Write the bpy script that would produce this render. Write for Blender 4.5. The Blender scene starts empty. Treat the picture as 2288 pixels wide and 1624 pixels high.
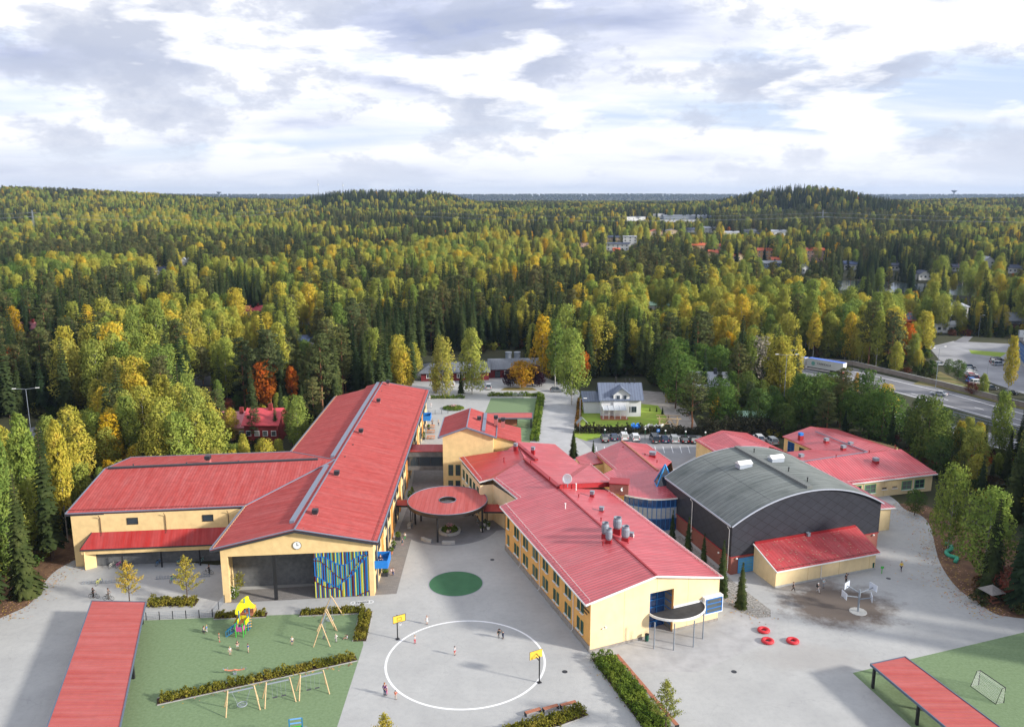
import bpy, math, random
from mathutils import Vector, Matrix, noise
R = math.radians; HAZE = 5.5e-5
random.seed(7)
S = bpy.context.scene
# ------------------------------------------------------------------ camera
CF = 1840.0; CT = math.atan(377/CF); CH = 60.0          # focal length and tilt surveyed from the photo; camera 60 m up
cam = bpy.data.cameras.new('camera'); camo = bpy.data.objects.new('camera', cam)
S.collection.objects.link(camo); S.camera = camo
cam.sensor_width = 36; cam.lens = 36*CF/2288; cam.clip_end = 40000; cam.clip_start = 1
camo.location = (0, 0, CH); camo.rotation_euler = (math.pi/2-CT, 0, 0)
# ------------------------------------------------------------------ world
SUN_AZ = R(111); SUN_EL = R(22)
W = bpy.data.worlds.new('World'); S.world = W; W.use_nodes = True
nt = W.node_tree; nt.nodes.clear()
def N(t, nt, **k):
    n = nt.nodes.new(t)
    for a, b in k.items():
        if a.startswith('i_'):
            n.inputs[int(a[2:]) if a[2:].isdigit() else a[2:].replace('_', ' ')].default_value = b
        else: setattr(n, a, b)
    return n
def math_node(nt, op, a, b=None, c=None, clamp=False):
    n = nt.nodes.new('ShaderNodeMath'); n.operation = op; n.use_clamp = clamp
    for i, v in enumerate((a, b, c)):
        if v is None: continue
        if isinstance(v, (int, float)): n.inputs[i].default_value = v
        else: nt.links.new(v, n.inputs[i])
    return n.outputs[0]
def mixc(nt, f, a, b, mode='MIX'):
    n = nt.nodes.new('ShaderNodeMix'); n.data_type = 'RGBA'; n.blend_type = mode
    for i, v in ((0, f), (6, a), (7, b)):
        if isinstance(v, (int, float)): n.inputs[i].default_value = v
        elif isinstance(v, (tuple, list)): n.inputs[i].default_value = (*v[:3], 1)
        else: nt.links.new(v, n.inputs[i])
    return n.outputs[2]
def ramp(nt, f, stops):
    n = nt.nodes.new('ShaderNodeValToRGB'); e = n.color_ramp.elements
    while len(e) < len(stops): e.new(.5)
    for i, (p, c) in enumerate(stops):
        e[i].position = p; e[i].color = (*c, 1) if isinstance(c, tuple) else (c, c, c, 1)
    nt.links.new(f, n.inputs[0]); return n.outputs[0]
def sky():
    L = nt.links
    st = N('ShaderNodeTexSky', nt, sky_type='NISHITA', sun_disc=False, sun_elevation=SUN_EL, sun_rotation=SUN_AZ, altitude=100)
    tc = N('ShaderNodeTexCoord', nt); sp = N('ShaderNodeSeparateXYZ', nt); L.new(tc.outputs['Generated'], sp.inputs[0])
    x, y, z = sp.outputs
    zz = math_node(nt, 'ADD', math_node(nt, 'MAXIMUM', z, 0.0), 0.13)
    cb = N('ShaderNodeCombineXYZ', nt)
    L.new(math_node(nt, 'DIVIDE', x, zz), cb.inputs[0]); L.new(math_node(nt, 'DIVIDE', y, zz), cb.inputs[1])
    def noi(scale, off, det=8, rough=.6, dist=.0, sx=1., sy=1.):
        mp = N('ShaderNodeMapping', nt); mp.inputs[1].default_value = off; mp.inputs[3].default_value = (sx, sy, 1)
        L.new(cb.outputs[0], mp.inputs[0])
        n = N('ShaderNodeTexNoise', nt); n.inputs['Scale'].default_value = scale; n.inputs['Detail'].default_value = det
        n.inputs['Roughness'].default_value = rough; n.inputs['Distortion'].default_value = dist
        L.new(mp.outputs[0], n.inputs[0]); return n.outputs[0]
    a = noi(.75, (3.1, 1.7, 0), 9, .55, .3)
    b = noi(.38, (8.0, 2.2, 3), 4, .5, .2, .7, 1.3)
    big = math_node(nt, 'ADD', math_node(nt, 'MULTIPLY', a, .62), math_node(nt, 'MULTIPLY', b, .38))
    white = ramp(nt, big, [(.38, (.42, .48, .68)), (.43, (.64, .69, .86)), (.475, (.88, .91, 1.0)), (.55, (1.10, 1.10, 1.12))])
    blue = ramp(nt, noi(.5, (1.5, 9.3, 5), 6, .5, .2, .45, 1.6), [(.50, 0.), (.62, .85)])
    stc = mixc(nt, 1., st.outputs[0], (.17, .17, .17), 'MULTIPLY')
    stc = mixc(nt, .6, stc, (.46, .60, 1.0))
    col = mixc(nt, blue, white, stc)
    # grey cloud bottoms, puffs low in the sky
    mp = N('ShaderNodeMapping', nt); mp.inputs[1].default_value = (2.3, .4, .6); mp.inputs[3].default_value = (1, 1, 2.1); L.new(tc.outputs['Generated'], mp.inputs[0])
    pf = N('ShaderNodeTexNoise', nt); pf.inputs['Scale'].default_value = 5.6; pf.inputs['Detail'].default_value = 10; pf.inputs['Roughness'].default_value = .64; L.new(mp.outputs[0], pf.inputs[0])
    low = ramp(nt, z, [(0., .6), (.04, 1.), (.26, .85), (.45, .45)])
    col = mixc(nt, math_node(nt, 'MULTIPLY', ramp(nt, pf.outputs[0], [(.475, 0.), (.525, .6), (.62, .95)]), low), col, (.50, .55, .69))
    mp = N('ShaderNodeMapping', nt); mp.inputs[1].default_value = (7.3, 1.4, 3.6); mp.inputs[3].default_value = (1, 1, 3.6); L.new(tc.outputs['Generated'], mp.inputs[0])
    pf = N('ShaderNodeTexNoise', nt); pf.inputs['Scale'].default_value = 5.; pf.inputs['Detail'].default_value = 9; pf.inputs['Roughness'].default_value = .55; L.new(mp.outputs[0], pf.inputs[0])
    col = mixc(nt, ramp(nt, pf.outputs[0], [(.54, 0.), (.61, .85)]), col, (1.15, 1.15, 1.17))
    # brighter, paler band at the horizon
    hz = ramp(nt, z, [(.0, .85), (.06, .25), (.14, 0.)])
    col = mixc(nt, hz, col, (.82, .85, .93))
    dn = ramp(nt, math_node(nt, 'ADD', z, .5), [(.492, 1.), (.5, 0.)])
    col = mixc(nt, dn, col, (.3, .33, .3))
    bg = N('ShaderNodeBackground', nt); L.new(col, bg.inputs[0]); bg.inputs[1].default_value = .84
    o = N('ShaderNodeOutputWorld', nt); L.new(bg.outputs[0], o.inputs[0])
sky()
sl = bpy.data.lights.new('sun', 'SUN'); sl.energy = 4.7; sl.angle = R(4.5); sl.color = (1, .95, .87)
so = bpy.data.objects.new('sun', sl); S.collection.objects.link(so)
sdir = Vector((math.sin(SUN_AZ)*math.cos(SUN_EL), math.cos(SUN_AZ)*math.cos(SUN_EL), math.sin(SUN_EL)))
so.rotation_euler = sdir.to_track_quat('Z', 'Y').to_euler()
S.view_settings.view_transform = 'Standard'; S.view_settings.look = 'None'; S.view_settings.exposure = .38; S.view_settings.gamma = 1
S.cycles.max_bounces = 6; S.cycles.diffuse_bounces = 3; S.cycles.glossy_bounces = 3; S.cycles.transmission_bounces = 4; S.cycles.transparent_max_bounces = 8

# ------------------------------------------------------------------ survey helpers: photo measurement -> ground plan
cc, ss = math.cos(CT), math.sin(CT)
def ray(px, py):
    u = (px-1144)/CF; v = (py-812)/CF
    return Vector((u, cc-v*ss, -ss-v*cc))
def G(px, py, z=0.):
    d = ray(px, py); k = (z-CH)/d.z
    return Vector((d.x*k, d.y*k, z))
def onwall(px, py, A, B):
    d = ray(px, py); nx, ny = -(B[1]-A[1]), B[0]-A[0]
    k = (A[0]*nx+A[1]*ny)/(d.x*nx+d.y*ny)
    return Vector((d.x*k, d.y*k, CH+d.z*k))
def proj(x, y, z):
    z -= CH; Z = y*cc-z*ss; Y = -(y*ss+z*cc)
    return 1144+CF*x/Z, 812+CF*Y/Z
def sstep(a, b, x):
    t = min(1, max(0, (x-a)/(b-a))); return t*t*(3-2*t)
def terr(x, y):
    r = math.hypot(x, y)
    if y < 560: return 0.0
    z = 24*sstep(600, 1800, y)-5*sstep(1900, 2600, y)
    z += 36*math.exp(-((x+1080)/430)**2-((y-1750)/420)**2)
    q = abs((x+275)/165)
    z += 27*math.exp(-q**5)*math.exp(-((y-1950)/330)**2)
    z += 39*math.exp(-((x-525)/(105 if x < 525 else 150))**2-((y-1540)/260)**2)
    z += 14*math.exp(-((x-1350)/420)**2-((y-2100)/400)**2)
    n = noise.noise(Vector((x/420, y/420, 3.3)))+.5*noise.noise(Vector((x/170, y/170, 1.3)))
    z += 4*n*sstep(700, 1400, y)*(1-sstep(3000, 3800, y))
    z -= 26*sstep(3300, 4300, y)
    z += (54+9*noise.noise(Vector((x/2300, 5.1, 0))))*math.exp(-((y-7800)/1400)**2)
    return z
def hit(px, py):    # where a sight line meets the terrain
    d = ray(px, py); k = 560.0
    if G(px, py).length < 560: return G(px, py)
    while k < 12000:
        p = d*k
        if CH+p.z < terr(p.x, p.y): return Vector((p.x, p.y, terr(p.x, p.y)))
        k += 6
    return Vector((p.x, p.y, 0))

# ------------------------------------------------------------------ object helpers
def link(o): S.collection.objects.link(o); return o
def thing(name, label, cat, loc=(0, 0, 0), rot=0., group=None):
    o = bpy.data.objects.new(name, None); link(o); o.empty_display_size = .3
    o.location = loc; o.rotation_euler = (0, 0, rot); o['label'] = label; o['category'] = cat
    if group: o['group'] = group
    return o
def tag(o, label=None, cat=None, group=None, kind=None):
    for k, v in (('label', label), ('category', cat), ('group', group), ('kind', kind)):
        if v: o[k] = v
    return o
def copy_tree(o, parent=None):
    c = o.copy(); link(c)
    if parent is not None: c.parent = parent
    for ch in o.children: copy_tree(ch, c)
    return c
def rz(v, a):
    c, s = math.cos(a), math.sin(a); return Vector((v[0]*c-v[1]*s, v[0]*s+v[1]*c, v[2]))
class MB:
    def __init__(s): s.v = []; s.f = []; s.sm = False
    def face(s, pts):
        n = len(s.v); s.v += [tuple(p) for p in pts]; s.f.append(tuple(range(n, n+len(pts)))); return s
    def box(s, c, d, a=0., tilt=None):
        n = len(s.v); x, y, z = d[0]/2, d[1]/2, d[2]/2
        for i in (-1, 1):
            for j in (-1, 1):
                for k in (-1, 1):
                    p = Vector((i*x, j*y, k*z))
                    if tilt: p = tilt @ p
                    p = rz(p, a); s.v.append((c[0]+p.x, c[1]+p.y, c[2]+p.z))
        for q in ((0, 1, 3, 2), (4, 6, 7, 5), (0, 4, 5, 1), (2, 3, 7, 6), (0, 2, 6, 4), (1, 5, 7, 3)): s.f.append(tuple(n+i for i in q))
        return s
    def bar(s, a, b, w, h, up=(0, 0, 1)):          # box between two points
        a, b = Vector(a), Vector(b); d = (b-a).normalized(); u = Vector(up)
        if abs(d.dot(u)) > .98: u = Vector((1, 0, 0))
        x = d.cross(u).normalized(); y = x.cross(d).normalized(); n = len(s.v)
        for p in (a, b):
            for i, j in ((-1, -1), (1, -1), (1, 1), (-1, 1)): s.v.append(tuple(p+x*(i*w/2)+y*(j*h/2)))
        for q in ((0, 3, 2, 1), (4, 5, 6, 7), (0, 1, 5, 4), (1, 2, 6, 5), (2, 3, 7, 6), (3, 0, 4, 7)): s.f.append(tuple(n+i for i in q))
        return s
    def tube(s, pts, r, n=8, r2=None, cap=True):
        pts = [Vector(p) for p in pts]; m = len(pts); base = len(s.v)
        for i, p in enumerate(pts):
            d = (pts[min(i+1, m-1)]-pts[max(i-1, 0)]).normalized()
            u = Vector((0, 0, 1)) if abs(d.z) < .9 else Vector((1, 0, 0))
            x = d.cross(u).normalized(); y = x.cross(d)
            rr = r if r2 is None else r+(r2-r)*i/(m-1)
            for k in range(n):
                t = 2*math.pi*k/n; s.v.append(tuple(p+x*(rr*math.cos(t))+y*(rr*math.sin(t))))
        for i in range(m-1):
            for k in range(n):
                a = base+i*n+k; b = base+i*n+(k+1) % n; s.f.append((a, b, b+n, a+n))
        if cap:
            s.f.append(tuple(base+k for k in range(n))[::-1]); s.f.append(tuple(base+(m-1)*n+k for k in range(n)))
        return s
    def prism(s, poly, z0, z1, sides=True):
        n = len(s.v); m = len(poly)
        for p in poly: s.v.append((p[0], p[1], z0))
        for p in poly: s.v.append((p[0], p[1], z1))
        s.f.append(tuple(range(n, n+m))[::-1]); s.f.append(tuple(range(n+m, n+2*m)))
        for i in range(m):
            j = (i+1) % m; s.f.append((n+i, n+j, n+m+j, n+m+i))
        return s
    def slab(s, poly, t):                           # sloping plate, thickness downwards
        n = len(s.v); m = len(poly)
        for p in poly: s.v.append(tuple(p))
        for p in poly: s.v.append((p[0], p[1], p[2]-t))
        s.f.append(tuple(range(n, n+m))); s.f.append(tuple(range(n+m, n+2*m))[::-1])
        for i in range(m):
            j = (i+1) % m; s.f.append((n+i, n+m+i, n+m+j, n+j))
        return s
    def lathe(s, prof, c=(0, 0, 0), n=16, capb=True, capt=True):
        b = len(s.v)
        for r, z in prof:
            for k in range(n):
                t = 2*math.pi*k/n; s.v.append((c[0]+r*math.cos(t), c[1]+r*math.sin(t), c[2]+z))
        for i in range(len(prof)-1):
            for k in range(n):
                a = b+i*n+k; q = b+i*n+(k+1) % n; s.f.append((a, q, q+n, a+n))
        if capb: s.f.append(tuple(b+k for k in range(n))[::-1])
        if capt: s.f.append(tuple(b+(len(prof)-1)*n+k for k in range(n)))
        return s
    def torus(s, c, Rm, r, axis='z', n=24, m=8, sq=1.):
        b = len(s.v)
        for i in range(n):
            t = 2*math.pi*i/n
            for j in range(m):
                q = 2*math.pi*j/m; a = Rm+r*math.cos(q); h = r*sq*math.sin(q)
                p = (a*math.cos(t), a*math.sin(t), h)
                if axis == 'x': p = (p[2], p[0], p[1])
                if axis == 'y': p = (p[0], p[2], p[1])
                s.v.append((c[0]+p[0], c[1]+p[1], c[2]+p[2]))
        for i in range(n):
            for j in range(m):
                s.f.append((b+i*m+j, b+((i+1) % n)*m+j, b+((i+1) % n)*m+(j+1) % m, b+i*m+(j+1) % m))
        return s
    def ball(s, c, r, n=8, m=6, sc=(1, 1, 1)):
        prof = [(max(.001, r*math.sin(math.pi*i/m)), -r*math.cos(math.pi*i/m)) for i in range(m+1)]
        b = len(s.v); s.lathe(prof, (0, 0, 0), n, False, False)
        for i in range(b, len(s.v)):
            v = s.v[i]; s.v[i] = (c[0]+v[0]*sc[0], c[1]+v[1]*sc[1], c[2]+v[2]*sc[2])
        return s
    def move(s, loc=(0, 0, 0), a=0.):
        s.v = [tuple(rz(v, a)+Vector(loc)) for v in s.v]; return s
    def build(s, name, mat, parent=None, world=False, smooth=False, uv=True):
        me = bpy.data.meshes.new(name)
        if world and parent is not None:
            L = parent.location; s.v = [(v[0]-L.x, v[1]-L.y, v[2]-L.z) for v in s.v]
        me.from_pydata(s.v, [], s.f); me.materials.append(mat)
        if uv:
            ul = me.uv_layers.new(name='UVMap').data
            for p in me.polygons:
                n = p.normal
                if abs(n.z) > .9995: U = Vector((1, 0, 0)); V = Vector((0, 1, 0))
                else: U = Vector((-n.y, n.x, 0)).normalized(); V = n.cross(U)
                for li in p.loop_indices:
                    co = me.vertices[me.loops[li].vertex_index].co; ul[li].uv = (co.dot(U), co.dot(V))
        if smooth: me.polygons.foreach_set('use_smooth', [True]*len(me.polygons))
        o = bpy.data.objects.new(name, me); link(o)
        if parent is not None: o.parent = parent
        return o
# ------------------------------------------------------------------ materials
MATS = {}
def mat(name, col, rough=.85, var=.0, vs=1., col2=None, bump=0., bs=20., metal=0., spec=.35, stripe=None, coord='Object', trans=0., rnd=0., emis=None, det=6):
    """stripe = (axis 0/1, period m, width 0..1, colour, bump) on UV metres"""
    if name in MATS: return MATS[name]
    m = bpy.data.materials.new(name); m.use_nodes = True; t = m.node_tree; t.nodes.clear(); L = t.links
    o = N('ShaderNodeOutputMaterial', t); b = N('ShaderNodeBsdfPrincipled', t); L.new(b.outputs[0], o.inputs[0])
    tc = N('ShaderNodeTexCoord', t); c = col
    b.inputs['Roughness'].default_value = rough; b.inputs['Metallic'].default_value = metal; b.inputs['Specular IOR Level'].default_value = spec
    if var or col2:
        n = N('ShaderNodeTexNoise', t); n.inputs['Scale'].default_value = vs; n.inputs['Detail'].default_value = det; n.inputs['Roughness'].default_value = .6
        L.new(tc.outputs[coord], n.inputs[0])
        f = ramp(t, n.outputs[0], [(.34, 0.), (.66, 1.)])
        c2 = col2 or tuple(v*(1-var) for v in col)
        c1 = col if col2 else tuple(min(.95, v*(1+var*.6)) for v in col)
        c = mixc(t, f, c1, c2)
    if rnd:
        oi = N('ShaderNodeObjectInfo', t); hsv = N('ShaderNodeHueSaturation', t)
        L.new(math_node(t, 'ADD', math_node(t, 'MULTIPLY', oi.outputs['Random'], rnd), 1-rnd/2), hsv.inputs['Value'])
        if isinstance(c, tuple): hsv.inputs['Color'].default_value = (*c, 1)
        else: L.new(c, hsv.inputs['Color'])
        c = hsv.outputs[0]
    if name.split('_')[0] in ('yellow', 'ochre', 'cream', 'white', 'noise'):       # rain streaks and patchy weathering down the walls
        mp = N('ShaderNodeMapping', t); mp.inputs[3].default_value = (1.1, .35, 1); L.new(tc.outputs['UV'], mp.inputs[0]); ns = N('ShaderNodeTexNoise', t); ns.inputs['Scale'].default_value = 1; ns.inputs['Detail'].default_value = 7; ns.inputs['Roughness'].default_value = .7; L.new(mp.outputs[0], ns.inputs[0])
        c = mixc(t, ramp(t, ns.outputs[0], [(.50, 0.), (.75, .26)]), c, tuple(v*k for v, k in zip(col, (.66, .60, .55))))
    hb = None
    if stripe:
        ax, per, wd, sc, sb = stripe
        sp = N('ShaderNodeSeparateXYZ', t); L.new(tc.outputs['UV'], sp.inputs[0])
        fr = math_node(t, 'FRACT', math_node(t, 'DIVIDE', sp.outputs[ax], per))
        k = math_node(t, 'LESS_THAN', fr, wd)
        if 'roof' in name:      # each sheet weathered a little differently, with dirt streaks down the slope
            wn = N('ShaderNodeTexWhiteNoise', t, noise_dimensions='1D'); L.new(math_node(t, 'FLOOR', math_node(t, 'DIVIDE', sp.outputs[ax], per)), wn.inputs['W'])
            mp = N('ShaderNodeMapping', t); mp.inputs[3].default_value = (1.3, .12, 1) if ax == 0 else (.12, 1.3, 1); L.new(tc.outputs['UV'], mp.inputs[0]); ns = N('ShaderNodeTexNoise', t); ns.inputs['Scale'].default_value = 1; ns.inputs['Detail'].default_value = 5; L.new(mp.outputs[0], ns.inputs[0])
            hv = N('ShaderNodeHueSaturation', t); L.new(math_node(t, 'ADD', math_node(t, 'MULTIPLY', ns.outputs[0], -.3), 1.12), hv.inputs['Saturation'])
            hv.inputs['Value'].default_value = 1; vv = math_node(t, 'ADD', math_node(t, 'ADD', math_node(t, 'MULTIPLY', wn.outputs[0], .09), math_node(t, 'MULTIPLY', ns.outputs[0], .3)), .80); L.new(vv, hv.inputs['Value'])
            if isinstance(c, tuple): hv.inputs['Color'].default_value = (*c, 1)
            else: L.new(c, hv.inputs['Color'])
            c = hv.outputs[0]
        c = mixc(t, k, c, sc); hb = (k, sb)
    if isinstance(c, tuple): b.inputs['Base Color'].default_value = (*c, 1)
    else: L.new(c, b.inputs['Base Color'])
    if bump or (hb and hb[1]):
        bp = N('ShaderNodeBump', t); bp.inputs['Strength'].default_value = 1
        if bump:
            n2 = N('ShaderNodeTexNoise', t); n2.inputs['Scale'].default_value = bs; n2.inputs['Detail'].default_value = 4; L.new(tc.outputs[coord], n2.inputs[0])
            h = math_node(t, 'MULTIPLY', n2.outputs[0], bump)
            if hb and hb[1]: h = math_node(t, 'ADD', h, math_node(t, 'MULTIPLY', hb[0], hb[1]))
        else: h = math_node(t, 'MULTIPLY', hb[0], hb[1])
        bp.inputs['Distance'].default_value = 1; L.new(h, bp.inputs['Height']); L.new(bp.outputs[0], b.inputs['Normal'])
    if trans: b.inputs['Transmission Weight'].default_value = trans
    if emis: b.inputs['Emission Color'].default_value = (*emis, 1); b.inputs['Emission Strength'].default_value = 1
    MATS[name] = m; return m
def foliage(name, cols, spread=1., crown=False, trl=.3):
    """cols: palette picked per tree (Object Info random), leaf tone varied by noise through the crown"""
    if name in MATS: return MATS[name]
    m = bpy.data.materials.new(name); m.use_nodes = True; t = m.node_tree; t.nodes.clear(); L = t.links
    o = N('ShaderNodeOutputMaterial', t); tc = N('ShaderNodeTexCoord', t); oi = N('ShaderNodeObjectInfo', t)
    n = len(cols); base = ramp(t, oi.outputs['Random'], [(i/max(1, n-1) if n > 1 else 0, c) for i, c in enumerate(cols)]) if n > 1 else None
    nz = N('ShaderNodeTexNoise', t); nz.inputs['Scale'].default_value = .55; nz.inputs['Detail'].default_value = 5; L.new(tc.outputs['Object'], nz.inputs[0])
    hs = N('ShaderNodeHueSaturation', t)
    if base is not None: L.new(base, hs.inputs['Color'])
    else: hs.inputs['Color'].default_value = (*cols[0], 1)
    f = math_node(t, 'SUBTRACT', nz.outputs[0], .5)
    L.new(math_node(t, 'ADD', math_node(t, 'MULTIPLY', f, 1.7*spread), 1.0), hs.inputs['Value'])
    L.new(math_node(t, 'ADD', math_node(t, 'MULTIPLY', f, -.10*spread), .5), hs.inputs['Hue'])
    d = N('ShaderNodeBsdfDiffuse', t); L.new(hs.outputs[0], d.inputs[0])
    # leaves face outwards from the crown on the whole: leaf normal blended with the crown's own surface direction
    mp = N('ShaderNodeMapping', t); mp.inputs[1].default_value = (0, 0, -1.6); mp.inputs[3].default_value = (1, 1, .22); L.new(tc.outputs['Object'], mp.inputs[0])
    vt = N('ShaderNodeVectorTransform', t, vector_type='NORMAL', convert_from='OBJECT', convert_to='WORLD'); L.new(mp.outputs[0], vt.inputs[0])
    nn_ = N('ShaderNodeVectorMath', t, operation='NORMALIZE'); L.new(vt.outputs[0], nn_.inputs[0]); ge = N('ShaderNodeNewGeometry', t)
    sc_ = N('ShaderNodeVectorMath', t, operation='SCALE'); L.new(nn_.outputs[0], sc_.inputs[0]); sc_.inputs['Scale'].default_value = 1.5 if crown else .3; ad = N('ShaderNodeVectorMath', t, operation='ADD'); L.new(sc_.outputs[0], ad.inputs[0]); L.new(ge.outputs['Normal'], ad.inputs[1])
    n3 = N('ShaderNodeVectorMath', t, operation='NORMALIZE'); L.new(ad.outputs[0], n3.inputs[0])
    if crown: L.new(n3.outputs[0], d.inputs['Normal'])
    tr = N('ShaderNodeBsdfTranslucent', t); L.new(hs.outputs[0], tr.inputs[0])
    mx = N('ShaderNodeMixShader', t); mx.inputs[0].default_value = trl; L.new(d.outputs[0], mx.inputs[1]); L.new(tr.outputs[0], mx.inputs[2])
    L.new(mx.outputs[0], o.inputs[0]); MATS[name] = m; return m
def brick(name, c1, c2, mortar, sx=.5, off=.5, w=.5, h=.25, rough=.85):
    m = bpy.data.materials.new(name); m.use_nodes = True; t = m.node_tree; L = t.links
    b = t.nodes['Principled BSDF']; tc = N('ShaderNodeTexCoord', t); br = N('ShaderNodeTexBrick', t)
    br.inputs['Color1'].default_value = (*c1, 1); br.inputs['Color2'].default_value = (*c2, 1); br.inputs['Mortar'].default_value = (*mortar, 1)
    br.inputs['Scale'].default_value = 1; br.inputs['Brick Width'].default_value = w; br.inputs['Row Height'].default_value = h; br.inputs['Mortar Size'].default_value = .02
    L.new(tc.outputs['UV'], br.inputs[0]); L.new(br.outputs[0], b.inputs['Base Color']); b.inputs['Roughness'].default_value = rough
    MATS[name] = m; return m
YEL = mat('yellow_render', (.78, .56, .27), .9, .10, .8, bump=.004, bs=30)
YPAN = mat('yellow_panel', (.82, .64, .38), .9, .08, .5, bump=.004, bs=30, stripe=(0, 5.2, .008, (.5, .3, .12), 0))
YSHADE = mat('ochre_shaded_render', (.80, .42, .12), .9, .08, .6, bump=.004, bs=30, stripe=(0, 2.6, .012, (.55, .28, .09), 0))  # yellow render again, with the shade of the unlit wall put into its colour
RROOF = mat('red_sheet_roof', (.42, .076, .068), .85, .14, .9, spec=.12, stripe=(0, .5, .09, (.27, .03, .035), .012))
RROOF2 = mat('wet_red_seam_roof', (.55, .078, .092), .34, .14, .3, spec=.6, stripe=(0, .62, .20, (.24, .02, .03), .03))
RROOF3 = mat('deep_red_roof', (.40, .03, .025), .5, .1, 1., spec=.3, stripe=(0, .5, .06, (.3, .02, .02), .01))
RTRIM = mat('red_flashing', (.33, .02, .025), .4, .1, 2.)
DARK = mat('dark_trim', (.035, .038, .045), .5, .1, 3.)
GREY = mat('grey_flashing', (.17, .20, .26), .4, .1, 3.)
WHITE = mat('white_paint', (.8, .8, .78), .5, .06, 3.)
GALV = mat('galvanised_steel', (.24, .27, .31), .5, .15, 4., spec=.4)
BRK = brick('red_brick', (.27, .05, .035), (.21, .035, .028), (.24, .13, .10), w=.3, h=.1)
CLAD = mat('dark_cladding', (.034, .036, .047), .45, .15, .8, spec=.35, stripe=None)
SLATE = mat('grey_concrete_wall', (.13, .135, .14), .85, .25, 1.2, bump=.01, bs=8)
CONC = mat('pale_concrete', (.42, .42, .40), .9, .12, 1.5)
BASE = mat('plinth_concrete', (.30, .27, .24), .9, .25, 2.)
GLASS = mat('dark_glass', (.018, .03, .045), .06, spec=.8)
def blinds():     # behind some panes hang pale blinds or curtains
    t = GLASS.node_tree; L = t.links; b = [n for n in t.nodes if n.type == 'BSDF_PRINCIPLED'][0]; oi = N('ShaderNodeObjectInfo', t)
    L.new(ramp(t, oi.outputs['Random'], [(.0, (.018, .03, .045)), (.45, (.03, .045, .06)), (.62, (.10, .12, .12)), (.8, (.30, .30, .27)), (.9, (.02, .03, .04))]), b.inputs['Base Color'])
blinds()
GLASSB = mat('blue_glass', (.012, .06, .20), .08, spec=.8)
BLUE = mat('blue_frame', (.02, .16, .48), .5, .05, 2.)
BLUEB = mat('bright_blue_panel', (.02, .20, .62), .5, .05, 2.)
GREENF = mat('green_window_frame', (.03, .13, .06), .5)
BLACK = mat('black_metal', (.02, .02, .022), .45)
WOOD = mat('pale_timber', (.62, .44, .24), .7, .15, 4.)
WOODR = mat('red_brown_timber', (.42, .16, .09), .7, .2, 5., stripe=(1, .12, .15, (.15, .06, .04), 0))
SOIL = mat('planting_soil', (.06, .035, .022), .95, .3, 6.)
BARK = mat('brown_bark', (.10, .065, .045), .95, .4, 3., bump=.05, bs=12)
BIRCHB = mat('birch_bark', (.62, .60, .55), .9, col2=(.12, .11, .10), vs=2.2)
PINEB = mat('pine_bark', (.26, .12, .06), .95, .4, 3.)
# ================================================================== GROUND
def struct(o): o['kind'] = 'structure'; return o
FLOOR = mat('forest_floor', (.035, .035, .015), .95, col2=(.10, .06, .03), vs=.12, bump=.05, bs=2)
def terrain():
    m = MB(); nx, ny = 150, 190; ys = []
    for j in range(ny+1):
        t = j/ny; ys.append(-160+ (720*t/.2 if t < .2 else 720+11500*((t-.2)/.8)**1.9))
    for y in ys:
        for i in range(nx+1):
            u = (i/nx*2-1); x = u*(420+1.15*max(y, 0)); m.v.append((x, y, terr(x, y)-.02))
    for j in range(ny):
        for i in range(nx): a = j*(nx+1)+i; m.f.append((a, a+1, a+nx+2, a+nx+1))
    g = mat('woodland_ground', (.026, .034, .013), .95, col2=(.055, .052, .02), vs=.05, bump=.05, bs=1, det=9)
    return struct(m.build('ground', g, smooth=True))
terrain()
GRAVEL = mat('light_gravel', (.43, .43, .415), .95, col2=(.37, .37, .36), vs=.16, bump=.02, bs=6, det=10)
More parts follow.
